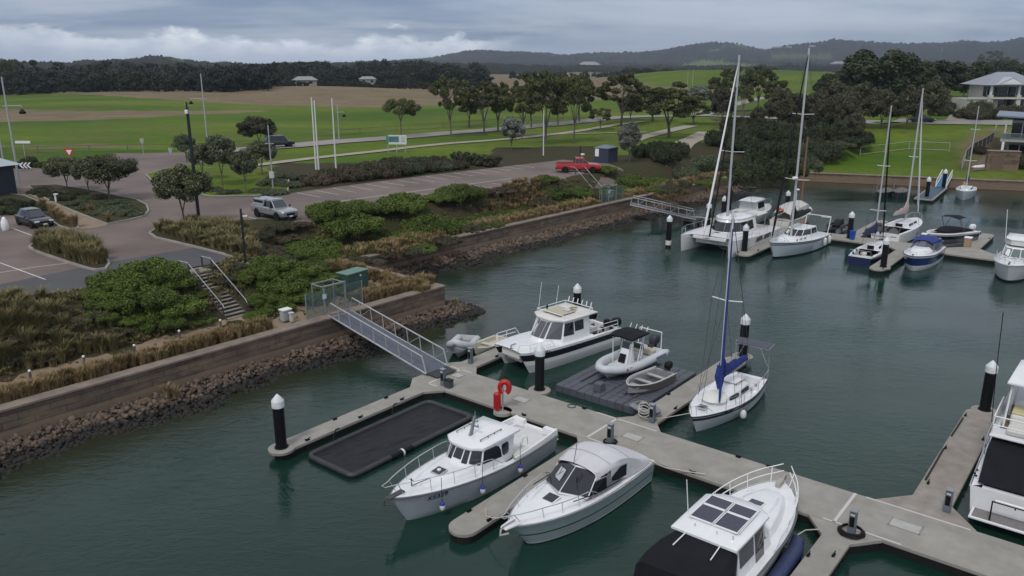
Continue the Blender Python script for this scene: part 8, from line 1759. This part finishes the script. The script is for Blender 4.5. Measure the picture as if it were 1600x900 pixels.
# ---------------- grasses ----------------
def gmat(name,a,b_,c): return leafmat(name,a,b_,c,rough=.8)
GT=gmat('dry_tussock',(.20,.135,.065),(.31,.225,.12),(.12,.115,.04)); GO=gmat('olive_tussock',(.085,.088,.030),(.17,.145,.065),(.32,.255,.14)); GW=gmat('field_grass',(.24,.18,.115),(.30,.235,.155),(.15,.14,.07))
def tufts(name,P3,hgt_,mat,label,blades=46,w_=.03,sp=.5,cat='grass'):
    n=len(P3); c=np.repeat(np.asarray(P3,float),blades,0); m_=n*blades; hs=np.repeat(rng.uniform(.45,1.35,n),blades)*hgt_*rng.uniform(.55,1.1,m_)
    a=rng.uniform(0,2*PI,m_); out=rng.uniform(.1,1,m_)*sp*hs; base=c+np.stack([np.cos(a),np.sin(a),np.zeros(m_)],1)*(rng.uniform(0,.16,m_)*hgt_*1.5)[:,None]
    d=np.stack([np.cos(a),np.sin(a),np.zeros(m_)],1); s_=np.stack([-np.sin(a),np.cos(a),np.zeros(m_)],1)*w_; mid=base+d*(out*.35)[:,None]+np.array([0,0,1])*(hs*.7)[:,None]; tip=base+d*out[:,None]+np.array([0,0,1])*(hs*.95)[:,None]
    v=np.stack([base-s_*.6,base+s_*.6,mid+s_,mid-s_,tip+s_*.25,tip-s_*.25],1).reshape(-1,3); i=np.arange(m_)[:,None]*6
    f=np.concatenate([i+np.array([[0,1,2,3]]),i+np.array([[3,2,4,5]])],1).reshape(-1,4); o=npmesh(name,v,f,mat); tag(o,label,cat,None,'stuff'); return o
def along(a,b_,nin,d0,d1,n,s0=0.,s1=1.):
    s=rng.uniform(s0,s1,n); d=rng.uniform(d0,d1,n); x=a.x+(b_.x-a.x)*s+nin.x*d; y=a.y+(b_.y-a.y)*s+nin.y*d; return np.stack([x,y,hgt(x,y)],1)
def inpx(poly,n,off=0.):
    w=pxpoly(poly); xs=[p[0] for p in w]; ys=[p[1] for p in w]; x=rng.uniform(min(xs),max(xs),n*4); y=rng.uniform(min(ys),max(ys),n*4); m_=inpoly(x,y,w); x=x[m_][:n]; y=y[m_][:n]; return np.stack([x,y,hgt(x,y)+off],1)
LA=(A1-AL).length; g0s=((P(480,503,ZW)-AL).dot(dA))/LA; g1s=((P(580,478,ZW)-AL).dot(dA))/LA
tufts('dry_grass',along(AL,A1,nA2,.95,2.1,760,.45,g0s-.03),.68,GT,'dry tan tussock grass growing along the top of the near wall',60,.022)
tufts('dry_grass',np.concatenate([along(AL,A1,nA2,.95,2.6,260,g1s,1.),along(A1-dA*.9,RC-dA*.9,-dA,.2,1.6,190)]),.68,GT,'dry tan grass on the corner of the near wall right of the gate',60,.022)
gBs=((gB-B0).dot(dB))/(B1-B0).length
tufts('dry_grass',np.concatenate([along(B0,B1,nB2,.8,2.4,700,0,gBs-.03),along(B0,B1,nB2,.8,2.6,420,gBs+.04,1.)]),.8,GT,'dry tan grass band along the top of the farther wall',40,.03)
tufts('tussock_grass',inpx([(-40,480),(60,470),(95,500),(60,560),(-40,590)],75),1.05,GO,'big olive and straw tussocks on the near bank at the left edge',170,.022,.7)
tufts('tussock_grass',inpx([(60,515),(180,505),(200,545),(40,585)],50),.8,GO,'olive tussocks among the mulch above the near wall path',120,.022,.7)
tufts('tussock_grass',inpx([(50,390),(60,382),(100,380),(144,389),(166,407),(166,416),(140,418),(102,407)],120,.15),1.05,GO,'green and straw tussock grass filling the small kerbed island',130,.02,.6)
tufts('tussock_grass',inpx([(246,366),(252,359),(300,353),(345,352),(400,372),(402,404),(345,394),(290,380)],230,.15),.9,GO,'straw and olive tussocks in the planted bed under the lamp post',110,.022,.6)
tufts('tussock_grass',inpx([(60,322),(76,330),(122,356),(110,358),(84,345)],40,.15),.95,GT,'dry tussocks in the bed between the black hatchback and the gravel path',110,.022,.6)
tufts('tussock_grass',inpx([(130,330),(180,345),(170,350),(130,336)],20,.15),.9,GT,'dry tussocks along the edge of the gravel path',100,.022,.6)
tufts('tussock_grass',np.concatenate([inpx([(730,330),(800,290),(860,290),(880,300),(800,330),(760,345)],230),inpx([(1000,300),(1040,285),(1110,285),(1130,275),(1060,300)],120),inpx([(560,400),(640,370),(700,375),(620,405)],60)]),.8,GT,'dry tan grass patches on the bank of the farther wall',60,.03,.6)
tufts('bank_grass',np.concatenate([inpx([(-40,480),(300,430),(520,350),(560,400),(300,520),(-40,600)],1700),inpx([(480,380),(700,320),(860,290),(1100,280),(700,360),(560,410)],1300)]),.34,GO,'thin low grass and weeds over the mulched banks',26,.02,.9)
tufts('bank_grass',along(AL,A1,nA2,2.2,4.6,200,.4,.95),.22,GO,'sparse weeds beside the wall path',20,.015,.9)
tufts('rock_weed',np.array([[*(A1+tv*.12+Vector((.3,.8,0)))[:2],.5],[*(AL.lerp(A1,.70)-nA2*1.0)[:2],.6],[*(AL.lerp(A1,.705)-nA2*1.2)[:2],.5],[*(B0.lerp(B1,.5)-nB2*1.)[:2],.5]]),.7,GT,'straw clumps growing among the bank rocks',90,.02,.6)
# rough field grass gives the brown bands their ragged tops
def fieldpts(poly,n): return inpx(poly,n)
# ---------------- far-off woods ----------------
def woods(name,px0,px1,pybf,hpxf,d0,d1,n,mat,label,ls=1.3,per=70,seedv=1):
    global rng; rng=np.random.default_rng(seedv); cs=[];rs=[]
    for i in range(n):
        px=rng.uniform(px0,px1); dist=rng.uniform(d0,d1); X=(px-800)/FPX*dist*.985; Y=dist; zt=CAMH+math.tan(math.atan((450-pybf(px))/FPX)-PITCH)*dist
        g_=float(hgt(np.array([X]),np.array([Y]))[0]); top=max(zt*1.0,g_+3)*1.0; h_=(top-g_)*(rng.uniform(.5,.85) if rng.uniform()<.8 else rng.uniform(.9,1.12))
        r=min(h_*.42,rng.uniform(2.8,7.5)); m_=6
        for j in range(m_):
            a=rng.uniform(0,6.28); k=rng.uniform(.1,1); cs.append((X+r*k*math.cos(a),Y+r*k*math.sin(a),g_+h_-r*.35-rng.uniform(0,1)**1.5*(h_-r*.5))); rs.append(r*rng.uniform(.35,.6))
        cs.append((X,Y,g_+h_-r*.4)); rs.append(r*.5)
    v,f=leaves(cs,rs,int(per*.8),ls*.6,asp=1.1); o=npmesh(name,v,f,mat); tag(o,label,'wood',None,'stuff')
WD=leafmat('far_wood_leaves',(.012,.020,.010),(.045,.046,.024),(.065,.062,.040),ns=.035); WP=leafmat('far_pine_leaves',(.009,.017,.009),(.026,.034,.014),(.04,.046,.022),ns=.05)
ip=lambda X,Y_: (lambda p: float(np.interp(p,X,Y_)))
top1=ip([-100,0,60,130,190,250,300,330,380,420,450,480,520,560,600,650,700,740,762,780],[98,96,98,100,97,99,100,102,100,104,97,98,93,94,95,96,99,99,104,112])
woods('far_wood',-120,430,top1,None,400,640,420,WD,'mixed dark wood beyond the left field',1.5,80,3)
woods('far_wood',-120,330,lambda p:top1(p)+13,None,372,430,240,WP,'darker front edge of the wood beyond the left field',1.3,80,4)
woods('far_wood',318,435,lambda p:top1(p)+3,None,362,410,90,WP,'dark dense clump of tall trees in the middle of the field edge',1.2,110,5)
woods('far_wood',430,765,top1,None,500,640,330,WP,'dark pine wood behind the farmhouses',1.5,90,6)
woods('far_wood',440,770,lambda p:126,None,430,480,130,WP,'low hedge of dark trees in front of the farmhouses',1.2,70,7)
woods('far_wood',800,1330,lambda p:112,None,720,900,300,WP,'distant belt of trees behind the rise',2.2,60,8)
woods('far_wood',1270,1660,ip([1270,1340,1400,1500,1600,1700],[118,108,104,105,104,104]),None,300,420,170,WP,'wooded hillside behind the houses on the right',1.2,110,9)
for x,yb,w_,h__ in ((21,145,30,50),): tree('flatgum',x,yb,w_*1.1,h__,'flat topped tree rising above the far wood at the left edge')

# labels of repeats: say which one, counted along the photograph
ORD='leftmost,second,third,fourth,fifth,sixth,seventh,eighth,ninth,tenth,eleventh,twelfth,thirteenth,fourteenth,fifteenth,sixteenth,seventeenth,eighteenth,nineteenth,twentieth,twenty-first,twenty-second,twenty-third,twenty-fourth,twenty-fifth,twenty-sixth,twenty-seventh'.split(',')
gr_={}
for o in C.objects:
    if o.parent is None and 'group' in o and o.get('category') in ('tree','shrub'): gr_.setdefault(o['label'],[]).append(o)
for l,os_ in gr_.items():
    if len(os_)<2: continue
    os_.sort(key=lambda o:pix(*o.location)[0])
    l=' '.join(l.split()[:13])
    for k,o in enumerate(os_): o['label']=l+(', leftmost one' if k==0 else ', rightmost one' if k==len(os_)-1 else ', %s from left'%ORD[k])
# ------------------------------------------------------------------ haze between here and the hills
hb=MB(); hb.box((0,3300,118),(14000,8200,242)); hz_=hb.build('haze',[],None); hz_['kind']='stuff'
hm=bpy.data.materials.new('haze_air'); hm.use_nodes=True; ht=hm.node_tree; ht.nodes.clear(); ho_=ht.nodes.new('ShaderNodeOutputMaterial'); hv=ht.nodes.new('ShaderNodeVolumePrincipled'); hv.inputs['Color'].default_value=(.72,.82,1,1); hv.inputs['Density'].default_value=.00011; hv.inputs['Anisotropy'].default_value=.2; ht.links.new(hv.outputs[0],ho_.inputs['Volume']); hz_.data.materials.append(hm); tag(hz_,'thin blue haze lying over the distant hills','haze')
